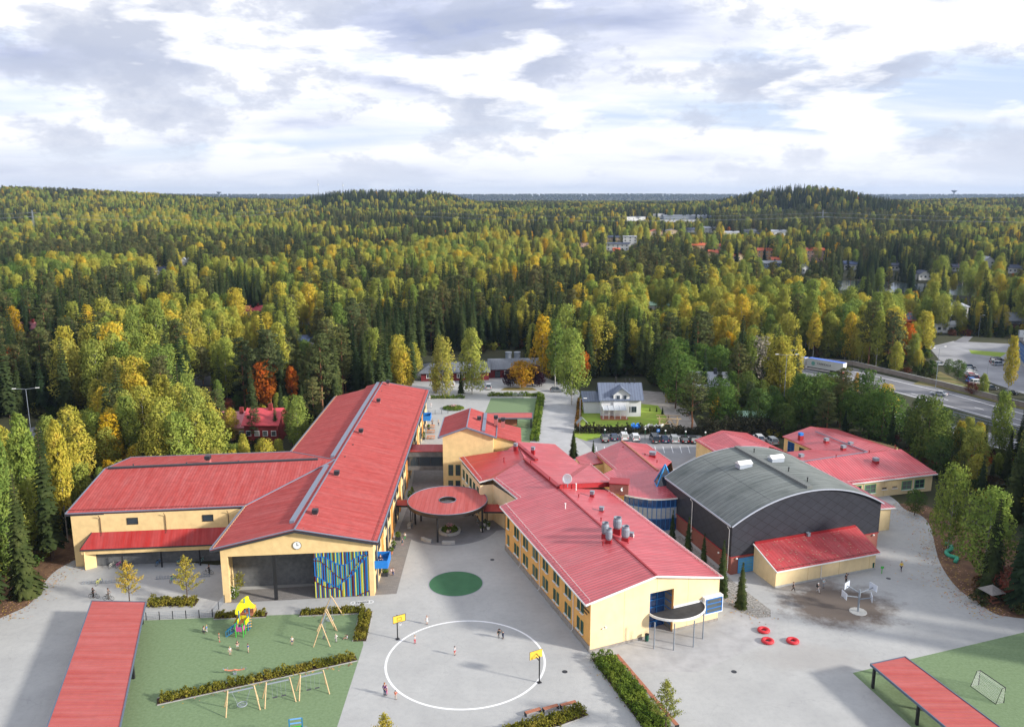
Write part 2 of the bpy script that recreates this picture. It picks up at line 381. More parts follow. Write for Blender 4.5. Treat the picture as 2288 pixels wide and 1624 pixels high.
def gravel_mat():
    m = GRAVEL; t = m.node_tree; L = t.links; b = [n for n in t.nodes if n.type == 'BSDF_PRINCIPLED'][0]
    tc = N('ShaderNodeTexCoord', t); src = b.inputs['Base Color'].links[0].from_socket
    n = N('ShaderNodeTexNoise', t); n.inputs['Scale'].default_value = 1.1; n.inputs['Detail'].default_value = 10; n.inputs['Roughness'].default_value = .8; n.inputs['Distortion'].default_value = .1
    L.new(tc.outputs['Object'], n.inputs[0])
    c = mixc(t, ramp(t, n.outputs[0], [(.47, 0.), (.68, .36)]), src, (.27, .27, .275))
    vo = N('ShaderNodeTexVoronoi', t, feature='DISTANCE_TO_EDGE'); vo.inputs['Scale'].default_value = .075; vm = N('ShaderNodeVectorMath', t, operation='ADD'); L.new(tc.outputs['Object'], vm.inputs[0])
    nw = N('ShaderNodeTexNoise', t); nw.inputs['Scale'].default_value = .25; nw.inputs['Detail'].default_value = 6; L.new(tc.outputs['Object'], nw.inputs[0]); vs_ = N('ShaderNodeVectorMath', t, operation='SCALE'); vs_.inputs['Scale'].default_value = 5; L.new(nw.outputs['Color'], vs_.inputs[0]); L.new(vs_.outputs[0], vm.inputs[1]); L.new(vm.outputs[0], vo.inputs['Vector'])
    c = mixc(t, math_node(t, 'MULTIPLY', math_node(t, 'LESS_THAN', vo.outputs['Distance'], .003), .16), c, (.19, .19, .195))
    # worn brownish earth patch by the ball posts, a stain with its own shape
    def patch(c, ctr, rx, ry, col, k):
        mp = N('ShaderNodeMapping', t); mp.inputs[1].default_value = (-ctr[0]/rx, -ctr[1]/ry, 0); mp.inputs[3].default_value = (1/rx, 1/ry, 0)
        L.new(tc.outputs['Object'], mp.inputs[0]); ln = N('ShaderNodeVectorMath', t, operation='LENGTH'); L.new(mp.outputs[0], ln.inputs[0])
        d = math_node(t, 'ADD', ln.outputs['Value'], math_node(t, 'MULTIPLY', math_node(t, 'SUBTRACT', n2.outputs[0], .5), 1.3))
        return mixc(t, ramp(t, d, [(.55, k), (1.1, 0.)]), c, col)
    n2 = N('ShaderNodeTexNoise', t); n2.inputs['Scale'].default_value = .35; n2.inputs['Detail'].default_value = 9; n2.inputs['Roughness'].default_value = .7; L.new(tc.outputs['Object'], n2.inputs[0])
    q = G(1870, 1350); c = patch(c, q, 10, 8, (.13, .105, .088), 1.)
    q = G(1790, 1300); c = patch(c, q, 7, 3.2, (.22, .19, .17), .6)
    q = G(1810, 1470); c = patch(c, q, 9, 4, (.33, .31, .29), .5)
    L.new(c, b.inputs['Base Color'])
gravel_mat()
def sheet(name, pts, z, m, px=True, pz=0):
    b = MB(); P = [G(*p) if px else Vector((p[0], p[1], 0)) for p in pts]
    b.face([(p.x, p.y, z) for p in P]); o = b.build(name, m); 
    if o.data.polygons[0].normal.z < 0: o.data.flip_normals()
    return struct(o)
def smooth_poly(pts, it=2):
    P = [Vector(p[:2]) for p in pts]
    for _ in range(it):
        Q = []
        for i in range(len(P)):
            a, b = P[i], P[(i+1) % len(P)]; Q += [a*.75+b*.25, a*.25+b*.75]
        P = Q
    return [(p.x, p.y) for p in P]
YARD = [(-900, 2300), (-200, 1600), (-90, 1420), (20, 1372), (70, 1350), (92, 1310), (120, 1276), (160, 1254), (186, 1240), (230, 1236), proj(-36, 124, 0), proj(-36, 206, 0), (925, 858), (925, 838), (930, 818), (1000, 846), (1100, 838), (1118, 818), (1190, 822), (1222, 848), (1300, 868), (1290, 900), (1286, 960), (1300, 985), (1560, 985), (1640, 1010), (1900, 1060), (2000, 1112), (2020, 1140), (2062, 1150), (2082, 1180), (2088, 1215), (2100, 1262), (2140, 1318), (2180, 1340), (2205, 1362), (2240, 1378), (2400, 1390), (2700, 1700), (3400, 2300)]
yard_world = smooth_poly([G(*p) for p in YARD], 2)
struct(MB().face([(x, y, .004) for x, y in yard_world]).build('gravel_yard', GRAVEL))
# brown needle litter bank round the yard
LITTER = mat('needle_litter_bank', (.20, .115, .06), .95, col2=(.10, .05, .03), vs=.5, bump=.15, bs=1.5, det=9)
def banks():
    for nm, pts in (('litter_bank', [(-200, 1460), (-60, 1330), (60, 1230), (180, 1180), (215, 1210), (190, 1262), (130, 1300), (92, 1340), (50, 1368), (0, 1400), (-200, 1520)]),
                    ('litter_bank', [(2040, 1120), (2090, 1135), (2200, 1200), (2420, 1230), (2500, 1420), (2230, 1400), (2190, 1370), (2120, 1330), (2070, 1262), (2060, 1200), (2040, 1160), (1985, 1130)])):
        P = smooth_poly([G(*p) for p in pts]); struct(MB().face([(x, y, 0.002) for x, y in P]).build(nm, LITTER))
banks()
TURF = mat('artificial_turf', (.185, .26, .135), .95, col2=(.14, .205, .10), vs=2.6, bump=.02, bs=12, det=12)
TURFD = mat('dark_rubber_turf', (.05, .15, .07), .95, .1, .5)
sheet('turf', [(310, 1386), (806, 1366), (812, 1440), (753, 1624), (700, 1850), (130, 1850)], .012, TURF)
sheet('turf', [(1904.7, 1502.7), (2288, 1412), (2500, 1362), (2700, 1800), (2230, 1800)], .012, TURF)
sheet('turf', [(1097, 889), (1203, 889), (1184, 992), (1056, 992)], .012, TURF)
PAVER = brick('brick_paving', (.24, .22, .205), (.19, .18, .17), (.15, .14, .13), w=.6, h=.3)
a = G(836, 1329); 
sheet('paving', [(836, 1329), (886, 1326), (921, 1197), (912, 1178), (896, 1170)], .010, PAVER)
sheet('paving', [(506, 1347), (834, 1330), (838, 1300), (536, 1318)], .010, PAVER)
ASPH = mat('yard_asphalt', (.22, .22, .225), .9, .14, .6, bump=.01, bs=15, det=9)
cx, cy = -11.6, 143.6
struct(MB().face([(cx+9.1*math.cos(i*math.pi/32), cy+9.1*math.sin(i*math.pi/32), .012) for i in range(64)]).build('paving', ASPH))
sheet('paving', [(888, 1192), (1078, 1192), (1137, 1180), (1128, 1150), (1105, 1090), (990, 1020), (930, 1020), (915, 1120)], .008, mat('dark_gravel_strip', (.24, .24, .25), .95, .15, 1., bump=.02, bs=8, det=9))
g0 = G(1018.5, 1303); rr = 6.9
def disc(name, c, r, z, m, r0=0, ry=None, n=72):
    b = MB(); ry = ry or r
    if r0:
        for i in range(n):
            t, q = 2*math.pi*i/n, 2*math.pi*(i+1)/n
            b.face([(c[0]+r0*math.cos(t), c[1]+r0*math.sin(t), z), (c[0]+r*math.cos(t), c[1]+r*math.sin(t), z), (c[0]+r*math.cos(q), c[1]+r*math.sin(q), z), (c[0]+r0*math.cos(q), c[1]+r0*math.sin(q), z)])
    else: b.face([(c[0]+r*math.cos(2*math.pi*i/n), c[1]+ry*math.sin(2*math.pi*i/n), z) for i in range(n)])
    return struct(b.build(name, m))
gr = (G(1078, 1303).x-G(959, 1303).x)/2
disc('rubber_oval', g0, gr, .016, TURFD); disc('oval_kerb', g0, gr+.16, .018, mat('kerb_grey', (.3, .3, .33), .9), r0=gr)
LINE = mat('white_line_paint', (.82, .82, .82), .7, .08, 2.)
rc = G(1039, 1480); c0 = (-6.1, 98.2)
disc('court_circle_line', c0, 10.55, .010, LINE, r0=10.25, n=120)
def hopscotch():
    b = MB(); A = G(783, 1347); B = G(835, 1343.5); d = (B-A); L = d.length; d.normalize(); n = Vector((-d.y, d.x, 0))
    def ln(p, q, w=.06):
        e = (q-p).normalized(); s = Vector((-e.y, e.x, 0))*w; b.face([(p-s)+Vector((0, 0, .010)), (q-s)+Vector((0, 0, .010)), (q+s)+Vector((0, 0, .010)), (p+s)+Vector((0, 0, .010))])
    x = .6
    for i, wdt in enumerate((.25, .25, .5, .25, .25, .5, .25, .5)):
        w = (L-1.2)/8; p = A+d*x
        for k in (-1, 1): ln(p+n*wdt*k, p+d*w+n*wdt*k)
        ln(p-n*wdt, p+n*wdt); ln(p+d*w-n*wdt, p+d*w+n*wdt)
        if wdt > .4: ln(p, p+d*w)
        x += w
    for e, sg in ((A+d*.6, -1), (A+d*(L-.6), 1)):
        pr = None
        for i in range(9):
            t = math.pi*i/8; q = e+n*(.5*math.cos(t))+d*(sg*.55*math.sin(t))
            if pr is not None: ln(pr, q)
            pr = q
    struct(b.build('hopscotch_marking', LINE))
hopscotch()
GRASS = mat('garden_lawn', (.20, .32, .025), .95, col2=(.26, .31, .05), vs=.25, bump=.03, bs=6)
sheet('lawn', [(1290, 890), (1330, 880), (1415, 900), (1470, 906), (1492, 935), (1480, 955), (1290, 952)], .014, GRASS)
sheet('lawn', [(1284, 958), (1330, 958), (1350, 975), (1310, 985), (1282, 975)], .014, GRASS)
sheet('lawn', [(1118, 872), (1200, 872), (1190, 866), (1128, 866)], .014, mat('leafy_lawn', (.22, .17, .04), .95, .3, 2.))
ASPHL = mat('pale_asphalt', (.27, .27, .275), .9, .12, .3, bump=.006, bs=12, det=9)
sheet('car_park', [(1292, 978), (1300, 966), (1562, 972), (1600, 985), (1570, 1010), (1500, 1050), (1330, 1010)], .008, ASPHL)
sheet('road', [(1222, 880), (1282, 880), (1284, 985), (1300, 1040), (1180, 1010), (1190, 985)], .007, mat('fine_gravel_road', (.40, .40, .40), .95, .12, .4, bump=.01, bs=8, det=10))
sheet('paving', [(1318, 1458), (1605, 1386), (1660, 1330), (1740, 1395), (1700, 1440), (1560, 1500), (1400, 1500)], .0065, mat('old_asphalt', (.40, .395, .39), .95, .14, .5, bump=.008, bs=10, det=10))
sheet('drive', [(1432, 872), (1500, 878), (1545, 925), (1562, 962), (1500, 958), (1490, 935), (1470, 906), (1432, 902)], .006, mat('drive_gravel', (.33, .30, .27), .95, .2, .5, det=9))
COB = mat('cobble_strip', (.42, .40, .36), .9, col2=(.14, .13, .12), vs=3.5, bump=.08, bs=5, det=3)
sheet('cobble_strip', [(1500, 1200), (1520, 1196), (1640, 1300), (1722, 1362), (1722, 1378), (1690, 1380), (1655, 1368), (1600, 1330)], .012, COB)
# highways, right car park, lake
RD = mat('highway_asphalt', (.14, .14, .15), .95, col2=(.23, .23, .24), vs=.10, det=9)
def hroad(name, px, z=.02, m=RD): return sheet(name, px, z, m)
hroad('highway', [(1560, 770), (1700, 800), (1905, 822), (2100, 868), (2288, 916), (2500, 975), (2500, 1012), (2288, 958), (2100, 905), (1905, 850), (1780, 838), (1560, 800)])
hroad('highway', [(1905, 908), (1960, 918), (2060, 930), (2288, 985), (2500, 1040), (2500, 1085), (2288, 1020), (2080, 960), (1905, 934)])
def lane(a, b, w=.16, dash=None, z=.026):
    m = MB(); A, B = G(*a), G(*b); d = (B-A); L = d.length; d.normalize(); n = Vector((-d.y, d.x, 0))*w; t = 0
    while t < L:
        e = min(L, t+(dash[0] if dash else L)); p, q = A+d*t, A+d*e
        m.face([(v.x, v.y, z) for v in (p-n, q-n, q+n, p+n)]); t = e+(dash[1] if dash else 1)
    return m.v, m.f
def lanes(name, segs):
    b = MB()
    for s in segs:
        v, f = lane(*s); n = len(b.v); b.v += v; b.f += [tuple(i+n for i in q) for q in f]
    struct(b.build(name, LINE))
lanes('lane_lines', [((1905, 829), (2100, 874), .18), ((2100, 874), (2500, 983), .18), ((1905, 844), (2100, 896), .12, (3, 9)), ((2100, 889), (2500, 997), .12, (3, 9)), ((1800, 826), (1905, 849), .16), ((1905, 849), (2100, 902), .16), ((2100, 902), (2500, 1010), .16),
      ((1780, 884), (2060, 936), .18), ((2060, 936), (2500, 1046), .18), ((1880, 915), (2500, 1062), .12, (3, 9)), ((1880, 926), (2080, 955), .2), ((2080, 955), (2500, 1080), .2)])
hroad('car_park', [(2075, 775), (2130, 762), (2288, 770), (2500, 780), (2500, 940), (2288, 880), (2215, 855), (2150, 830), (2100, 805)], .022, mat('business_park_asphalt', (.30, .30, .31), .9, .25, .1, det=9))
hroad('road', [(2130, 764), (2165, 745), (2195, 736), (2200, 740), (2176, 750), (2160, 766)], .024)
sheet('lawn', [(2165, 782), (2250, 788), (2235, 798), (2170, 790)], .03, GRASS)
sheet('lawn', [(2040, 858), (2100, 830), (2175, 866), (2288, 900), (2500, 960), (2500, 985), (2288, 915), (2100, 866)], .024, mat('verge_grass', (.13, .15, .04), .95, col2=(.20, .15, .06), vs=.2, bump=.1, bs=2))
hroad('highway', [(-60, 985), (70, 955), (200, 935), (215, 985), (150, 1010), (60, 1060), (-60, 1110)])
lanes('lane_lines', [((20, 990), (200, 950), .2), ((60, 1030), (205, 975), .2), ((40, 1010), (200, 962), .12, (4, 8))])
WATER = mat('lake_water', (.03, .045, .05), .12, spec=.9, bump=.02, bs=.6)
lake_px = [(1680, 634), (1740, 628), (1800, 627), (1900, 627), (2040, 634), (2160, 637), (2288, 637), (2420, 638), (2420, 662), (2288, 664), (2150, 662), (2080, 654), (1990, 654), (1900, 650), (1800, 642), (1730, 640)]
LAKE = smooth_poly([G(*p) for p in lake_px])
struct(MB().face([(x, y, .06) for x, y in LAKE]).build('lake', WATER))
sheet('clearing', [(360, 560), (425, 545), (440, 575), (380, 590)], .05, mat('felled_ground', (.24, .19, .15), .95, col2=(.12, .09, .05), vs=.2, det=9))
# ================================================================== BUILDINGS
def walls(b, foot, tops, z0=0., flip=False):
    """wall quads on a closed footprint; tops = height or list of heights"""
    n = len(foot)
    if not isinstance(tops, (list, tuple)): tops = [tops]*n
    for i in range(n):
        j = (i+1) % n; p, q = foot[i], foot[j]
        b.face([(p[0], p[1], z0), (q[0], q[1], z0), (q[0], q[1], tops[j]), (p[0], p[1], tops[i])])
    return b
def win(parent, A, B, u, z0, w, h, frame, glass, mull=(1, 1), sill=True, out=.03, ft=.08, sillm=None):
    """window on wall A->B (outward normal to the right of A->B), centre u metres along"""
    A = Vector((A[0], A[1], 0)); B = Vector((B[0], B[1], 0)); d = (B-A).normalized(); n = Vector((d.y, -d.x, 0))
    c = A+d*u; a = math.atan2(d.y, d.x); b = MB()
    def bx(du, z, ww, hh, o, t): p = c+d*du+n*o; b.box((p.x, p.y, z), (ww, t, hh), a)
    bx(0, z0+h-ft/2, w, ft, out, .10); bx(0, z0+ft/2, w, ft, out, .10)
    bx(-w/2+ft/2, z0+h/2, ft, h-2*ft, out, .10); bx(w/2-ft/2, z0+h/2, ft, h-2*ft, out, .10)
    for i in range(1, mull[0]): bx(-w/2+w*i/mull[0], z0+h/2, ft*.7, h-2*ft, out-.005, .08)
    for i in range(1, mull[1]): bx(0, z0+h*i/mull[1], w-2*ft, ft*.7, out-.008, .08)
    fr = b.build('window', frame, parent, world=True)
    b2 = MB(); p = c+n*(out-.01); b2.box((p.x, p.y, z0+h/2), (w-ft*1.5, .03, h-ft*1.5), a)
    def sub(bb, nm, m):
        L = parent.location; bb.v = [(v[0]-L.x, v[1]-L.y, v[2]-L.z) for v in bb.v]; return bb.build(nm, m, fr)
    sub(b2, 'pane', glass)
    if sill:
        b3 = MB(); p = c+n*(out+.10); b3.box((p.x, p.y, z0-.07), (w+.12, .26, .12), a); sub(b3, 'sill', sillm or WHITE)
    return fr
def sub(parent, part, bb, nm, m, smooth=False):
    """mesh given in world metres, hung as a sub-part of part (part itself at its thing's origin)"""
    L = parent.location; bb.v = [(v[0]-L.x, v[1]-L.y, v[2]-L.z) for v in bb.v]; return bb.build(nm, m, part, smooth=smooth)
def pipe(T, p, z1, z0=.3, m=WHITE, n=(0, -1), r=.06):
    b = MB(); x, y = p; nx, ny = n
    b.tube([(x+nx*.55, y+ny*.55, z1), (x+nx*.12, y+ny*.12, z1-.6), (x+nx*.12, y+ny*.12, z0+.25), (x+nx*.4, y+ny*.4, z0)], r, 6)
    return b.build('downpipe', m, T, world=True)
def ventbox(T, x, y, z, hb=.8, w=.75, m1=RTRIM, m2=DARK, cap='stack', a=0.):
    b = MB(); b.box((x, y, z+hb/2-.3), (w, w, hb+.6), a); o = b.build('ventilation_box', m1, T, world=True)
    c = MB()
    if cap == 'stack':
        c.box((x, y, z+hb+.10), (w*.7, w*.7, .2), a)
        for k in range(3): c.box((x, y, z+hb+.28+k*.22), (w*1.12, w*1.12, .14), a)
        c.box((x, y, z+hb+.45), (w*.8, w*.8, .6), a)
    elif cap == 'box': c.box((x, y, z+hb+.25), (w*.95, w*.95, .5), a); c.box((x, y, z+hb+.56), (w*1.1, w*1.1, .08), a)
    else: c.lathe([(w*.48, 0), (w*.62, .3), (w*.62, 1.25), (w*.50, 1.55), (w*.56, 1.75), (w*.46, 1.75), (w*.4, 1.2)], (x, y, z+hb), 16)
    sub(T, o, c, 'cowl', m2)
    return o
def roofpipe(T, x, y, z, m=RTRIM, h=.6):
    MB().lathe([(.16, -.3), (.09, .05), (.09, h), (.15, h), (.15, h+.12)], (x, y, z), 8).build('vent_pipe', m, T, world=True)
def barline(T, pts, m, z=.15, w=.07, name='snow_guard', posts=1.2):
    b = MB()
    for i in range(len(pts)-1):
        p, q = Vector(pts[i]), Vector(pts[i+1]); up = Vector((0, 0, z)); b.bar(p+up, q+up, w, w)
        n = max(1, int((q-p).length/posts))
        for k in range(n+1): r = p.lerp(q, k/n); b.bar(r-Vector((0, 0, .05)), r+up*1.1, w*1.1, w*1.1)
    return b.build(name, m, T, world=True)
# ---------------- new school wing: long gabled hall + side wing with bike shed + mural porch
T = thing('school_building', 'long yellow school wing with a clock and colourful striped screen in its gable', 'school', (-32, 116, 0))
FL, FR, BR, BL = (-43.3, 114.0), (-21.0, 116.2), (-22.9, 213.5), (-45.0, 207.)
ZE, ZR = 8.8, 11.5
rf, rb = Vector((-32.2, 114.4, ZR)), Vector((-34.2, 212.5, ZR))
eFL, eFR = Vector((-44.5, 113.3, ZE)), Vector((-20.2, 116.0, ZE)); eBR, eBL = Vector((-22.1, 214.5, ZE)), Vector((-45.9, 207.4, ZE))
def lerp(a, b, t): return Vector(a).lerp(Vector(b), t)
# side wing B
bE0, bE1 = Vector((-72.6, 126.2, 9.2)), Vector((-44.6, 129.6, 9.2)); bR0 = Vector((-73.6, 142.0, 11.5)); bR1 = Vector((-33.1, 147.2, ZR)); bB0 = Vector((-75.6, 156.3, 9.0)); bB1 = Vector((-44.9, 159.9, 9.0))
b = MB()
b.slab([eFR, eBR, rb, rf], .28)
b.build('roof', RROOF, T, world=True)
b = MB(); mid = lerp(rb, eBL, .33)
b.slab([rf, rf.lerp(rb, .335), bE1+Vector((-.2, 0, -.25)), eFL], .28)
b.slab([rf.lerp(rb, .335), rb, lerp(rb, lerp(rb, eBL, .35), 1)+Vector((0, 1.0, 0)), lerp(rb, eBL, .35)+Vector((0, -2.6, 0)), eBL, bB1+Vector((-.3, 0, -.1))], .28)
b.build('roof', RROOF, T, world=True)
b = MB(); b.slab([bE0, bE1, bR1, bR0], .28); b.build('roof', RROOF, T, world=True)
b = MB(); b.slab([bR0, bR1, bB1, bB0], .28); b.build('roof', RROOF, T, world=True)
# grey valley, verge and ridge flashings
b = MB()
for p, q in ((bE1, bR1), (bB1, bR1), (eFL, bE1), (bB1, eBL), (rf, eFR), (rf, eFL), (rf, rb), (eFR, eBR), (rb, eBR), (bR0, bE0), (bR0, bB0), (bB0, bB1), (bE0, bE1)): b.bar(Vector(p)+Vector((0, 0, .03)), Vector(q)+Vector((0, 0, .03)), .22, .12)
b.build('roof_flashing', GREY, T, world=True)
b = MB()
for t0, t1 in ((.03, .30), (.355, .99)):
    p, q = rf.lerp(rb, t0), rf.lerp(rb, t1); o = Vector((-1.1, 0, -.05)); b.bar(p+o, q+o, .7, .45)
b.build('ridge_vent', GREY, T, world=True)
b = MB(); b.bar(bR0+Vector((.6, 0, .12)), bR1+Vector((-3.2, 0, .12)), .55, .35); b.build('ridge_vent', DARK, T, world=True)
b = MB()
for p, q in ((rf, eFR), (rf, eFL)): b.bar(Vector(p)+Vector((0, -.05, -.3)), Vector(q)+Vector((0, -.05, -.3)), .3, .3)
b.bar(eFR+Vector((.08, 0, -.2)), eBR+Vector((.08, 0, -.2)), .16, .2); b.bar(bE0+Vector((0, -.08, -.25)), bE1+Vector((0, -.08, -.25)), .16, .22)
b.build('gutter', DARK, T, world=True)
for k, (p, q) in enumerate(((lerp(eFR, rf, .06), lerp(eBR, rb, .06)), (lerp(bE0, bR0, .06), lerp(bE1, bR1, .03)), (lerp(eFL, rf, .04), bE1+Vector((.3, 0, 0))), (bB1+Vector((.4, 0, .1)), lerp(eBL, rb, .04)))):
    barline(T, [p, q], mat('snow_guard_brown', (.12, .03, .03), .6) if k < 2 else WOOD, .16, .05, posts=.8)
# roof ventilators
for px, py, z in ((705, 1157, 10.6), (753, 1069, 10.6), (807, 973, 10.7), (846, 904, 10.7), (867, 862, 11.)): p = G(px, py, z); ventbox(T, p.x, p.y, z, .7, .8, mat('faded_red_sheet', (.42, .14, .13), .6, .1, 2.))
p = G(465, 1034, 11.1); ventbox(T, p.x, p.y, 11., .7, .9, MATS['faded_red_sheet'])
for px, py, z in ((677, 1185, 10.9), (705, 1136, 10.9), (730, 1093, 10.9), (753, 1056, 10.9), (771, 1023, 11), (789, 996, 11), (806, 939, 11), (818, 916, 11), (831, 898, 11), (853, 876, 11), (298, 1041, 11.3), (417, 1037, 11.3), (533, 1033, 11.3), (650, 1030, 11.3)): p = G(px, py, z); roofpipe(T, p.x, p.y, z-.1, DARK, .35)
# gable front: open porch with yellow frame
d = (Vector((*FR, 0))-Vector((*FL, 0))); Lf = d.length; d.normalize(); nrm = Vector((d.y, -d.x, 0)); af = math.atan2(d.y, d.x)
def F(u, z, o=0.): q = Vector((*FL, 0))+d*u+nrm*o; return Vector((q.x, q.y, z))
zo = 7.35; ur = 11.15
b = MB()
for o0, o1 in ((0, -.4),):
    pts = [(0, zo), (Lf, zo), (Lf, ZE-.32), (ur, ZR-.34), (0, ZE-.32)]
    n = len(b.v)
    for u, z in pts: b.v.append(tuple(F(u, z, o0)))
    for u, z in pts: b.v.append(tuple(F(u, z, o1)))
    b.f.append(tuple(range(n, n+5))); b.f.append(tuple(range(n+5, n+10))[::-1])
    for i in range(5): j = (i+1) % 5; b.f.append((n+i, n+5+i, n+5+j, n+j))
def fbox(bb, u0, u1, z0, z1, o0, o1): c = F((u0+u1)/2, (z0+z1)/2, (o0+o1)/2); bb.box(c, (abs(u1-u0), abs(o1-o0), z1-z0), af)
fbox(b, .0, 1.0, 0, zo-.003, -.0, -.42); fbox(b, Lf-.7, Lf, 0, zo-.003, 0, -.42)
b.build('gable_wall', YEL, T, world=True)
# left porch cheek with a tall opening
b = MB()
def lwall(bb, v0, v1, z0, z1, x0=0.02, x1=.42): # runs back from the front left corner
    c = F((x0+x1)/2, (z0+z1)/2, -(v0+v1)/2); bb.box(c, (x1-x0, v1-v0, z1-z0), af)
lwall(b, .43, 1.1, 0, zo); lwall(b, 1.1, 4.6, 0, 3.9); lwall(b, 1.1, 4.6, 6.6, zo); lwall(b, 4.6, 5.2, 0, zo)
b.build('porch_side_wall', YEL, T, world=True)
PB = 5.0
b = MB(); fbox(b, .45, Lf-.3, 0, zo+.4, -PB-.3, -PB); b.build('porch_back_wall', SLATE, T, world=True)
b = MB(); fbox(b, 1.02, Lf-.72, zo+.01, zo+.25, -.45, -PB+.02); b.build('porch_ceiling', mat('porch_soffit', (.3, .28, .25), .8), T, world=True)
b = MB(); fbox(b, 7.45, 7.95, 0, zo, -.02, -.4); b.build('column', BLACK, T, world=True)
w_ = MB(); fbox(w_, 12.6, 15.5, 4.9, 7.1, -PB+.02, -PB+.14); o = w_.build('window', mat('green_board', (.05, .16, .04), .6), T, world=True)
w_ = MB(); fbox(w_, 12.7, 17.5, .5, 3.6, -PB+.02, -PB+.14); o = w_.build('window', BLACK, T, world=True); q_ = MB(); fbox(q_, 12.9, 17.3, .7, 3.4, -PB+.13, -PB+.16); sub(T, o, q_, 'pane', GLASS)
# mural: upright coloured battens, colours change along the drawn curves
def mural():
    u0, u1 = 13.55, Lf-.75; n = 46; w = (u1-u0)/n; pal = [(.62, .60, .08), (.015, .16, .50), (.13, .018, .022), (.02, .27, .36)]
    bs = [MB() for _ in pal]; seq = [0, 3, 2, 1, 0, 2, 3, 1, 2, 0, 3, 2]
    def curves(t):
        return sorted([zo*(.82+.10*math.sin(2.6*t*math.pi+.5)), zo*(.62+.22*math.cos(1.9*t*math.pi-.2)+.25*max(0, t-.6)), zo*(.40-.28*math.sin(1.4*t*math.pi)+.30*t), zo*(.52-.75*t if t < .5 else -.1+.45*(t-.5))])
    for i in range(n):
        t = (i+.5)/n; zs = [0.02]+[max(.05, min(zo-.05, z)) for z in curves(t)]+[zo-.01]
        for k in range(len(zs)-1):
            if zs[k+1]-zs[k] < .12: continue
            c = (i*(1, 3)[k % 2]+(0, 2, 1, 3, 2)[k]+(i//4)*(k % 3)) % 4; o_ = -.05-.06*(i % 2); z1_ = zs[k+1]-(.16 if k < len(zs)-2 else .01)
            fbox(bs[c], u0+i*w+w*.08, u0+i*w+w*.92, zs[k]+.01, z1_, o_, -.26)
            if k < len(zs)-2: fbox(bs[(2, 1, 2, 1)[k]], u0+i*w+w*.04, u0+i*w+w*.96, z1_+.005, zs[k+1]+.005, o_+.02, -.26)
    S0 = MB(); fbox(S0, u0, u1, .05, zo-.02, -.3, -.36); o = S0.build('mural_screen', BLACK, T, world=True)
    for m, c, nm in zip(bs, pal, ('yellow_battens', 'blue_battens', 'maroon_battens', 'teal_battens')): sub(T, o, m, nm, mat(nm, c, .5))
mural()
# clock
def clock(T, c, nrm, r, z):
    a = math.atan2(nrm.y, nrm.x); M_ = Matrix.Rotation(a, 4, 'Z') @ Matrix.Rotation(math.pi/2, 4, 'Y')
    def tr(bb): bb.v = [tuple(M_ @ Vector(v)+Vector((c[0], c[1], z))) for v in bb.v]; return bb
    o = tr(MB().lathe([(r, 0), (r, .10)], n=28)).build('clock', WHITE, T, world=True)
    sub(T, o, tr(MB().torus((0, 0, .10), r, .03, n=28, m=6)), 'clock_rim', BLACK)
    m = MB(); m.box((-r*.33, 0, .13), (r*.66, .06, .02)); m.box((0, r*.2, .13), (.06, r*.4, .02)); sub(T, o, tr(m), 'clock_hands', BLACK)
q = F(ur+.1, 8.75, .01); clock(T, q, nrm, .62, 8.75)
# hall side walls
b = MB(); walls(b, [FR, BR], [ZE-.2, ZE-.2]); b.f.pop(); 
b.face([(*BR, 0), (*BL, 0), (*BL, ZE-.2), (rb.x, BR[1], ZR-.3), (*BR, ZE-.2)]); b.face([(*BL, 0), (-44.2, 160, 0), (-44.2, 160, ZE-.2), (*BL, ZE-.2)])
b.face([(-43.6, 129.4, 0), (-43.3, 114.4, 0), (-43.3, 114.4, ZE-.2), (-43.6, 129.4, ZE-.2)])
b.build('wall', YEL, T, world=True)
b = MB(); q0 = Vector((*FR, 0)); dd = (Vector((*BR, 0))-q0); LL = dd.length; dd.normalize(); nn = Vector((dd.y, -dd.x, 0))
ORG = mat('orange_render', (.70, .27, .06), .9, .08, 1.)
# windows and bays along the hall's yard side
for k in range(22):
    u = 6.0+k*4.15
    if 50 < u < 56: continue
    for z0, hh in ((.9, 2.6), (5.0, 2.6)):
        w = 1.5 if k % 3 else 2.3
        win(T, FR, BR, u, z0, w, hh, BLACK, GLASS, (2, 1), False, .05)
for k in range(7): u = 9.5+k*12.45; p = q0+dd*u+nn*.06; MB().box((p.x, p.y, 4.3), (1.6, .14, 8.4), math.atan2(dd.y, dd.x)).build('wall_panel', ORG, T, world=True)
for k in range(8): u = 3.2+k*12.45; p = q0+dd*u+nn*.05; MB().box((p.x, p.y, 4.2), (.9, .12, 8.2), math.atan2(dd.y, dd.x)).build('wall_panel', SLATE, T, world=True)
# balconies
for u, lab in ((2.6, 0), (86.5, 1)):
    o_ = MB(); p = q0+dd*u+nn*1.0; a = math.atan2(dd.y, dd.x)
    def bb_(c, s_): r = rz(c, a); o_.box((p.x+r.x, p.y+r.y, 4.1+c[2]), s_, a)
    bb_((0, 0, 0), (3.4, 2.0, .15)); bb_((0, -1.0, .55), (3.4, .1, 1.25)); bb_((-1.7, 0, .55), (.1, 2.0, 1.25)); bb_((1.7, 0, .55), (.1, 2.0, 1.25))
    bal = o_.build('balcony', BLUEB, T, world=True)
    p2 = q0+dd*u+nn*.05; MB().box((p2.x, p2.y, 5.25), (1.8, .1, 2.2), a).build('door', DARK, T, world=True); MB().box((p2.x, p2.y, 1.2), (1.8, .1, 2.4), a).build('door', DARK, T, world=True)
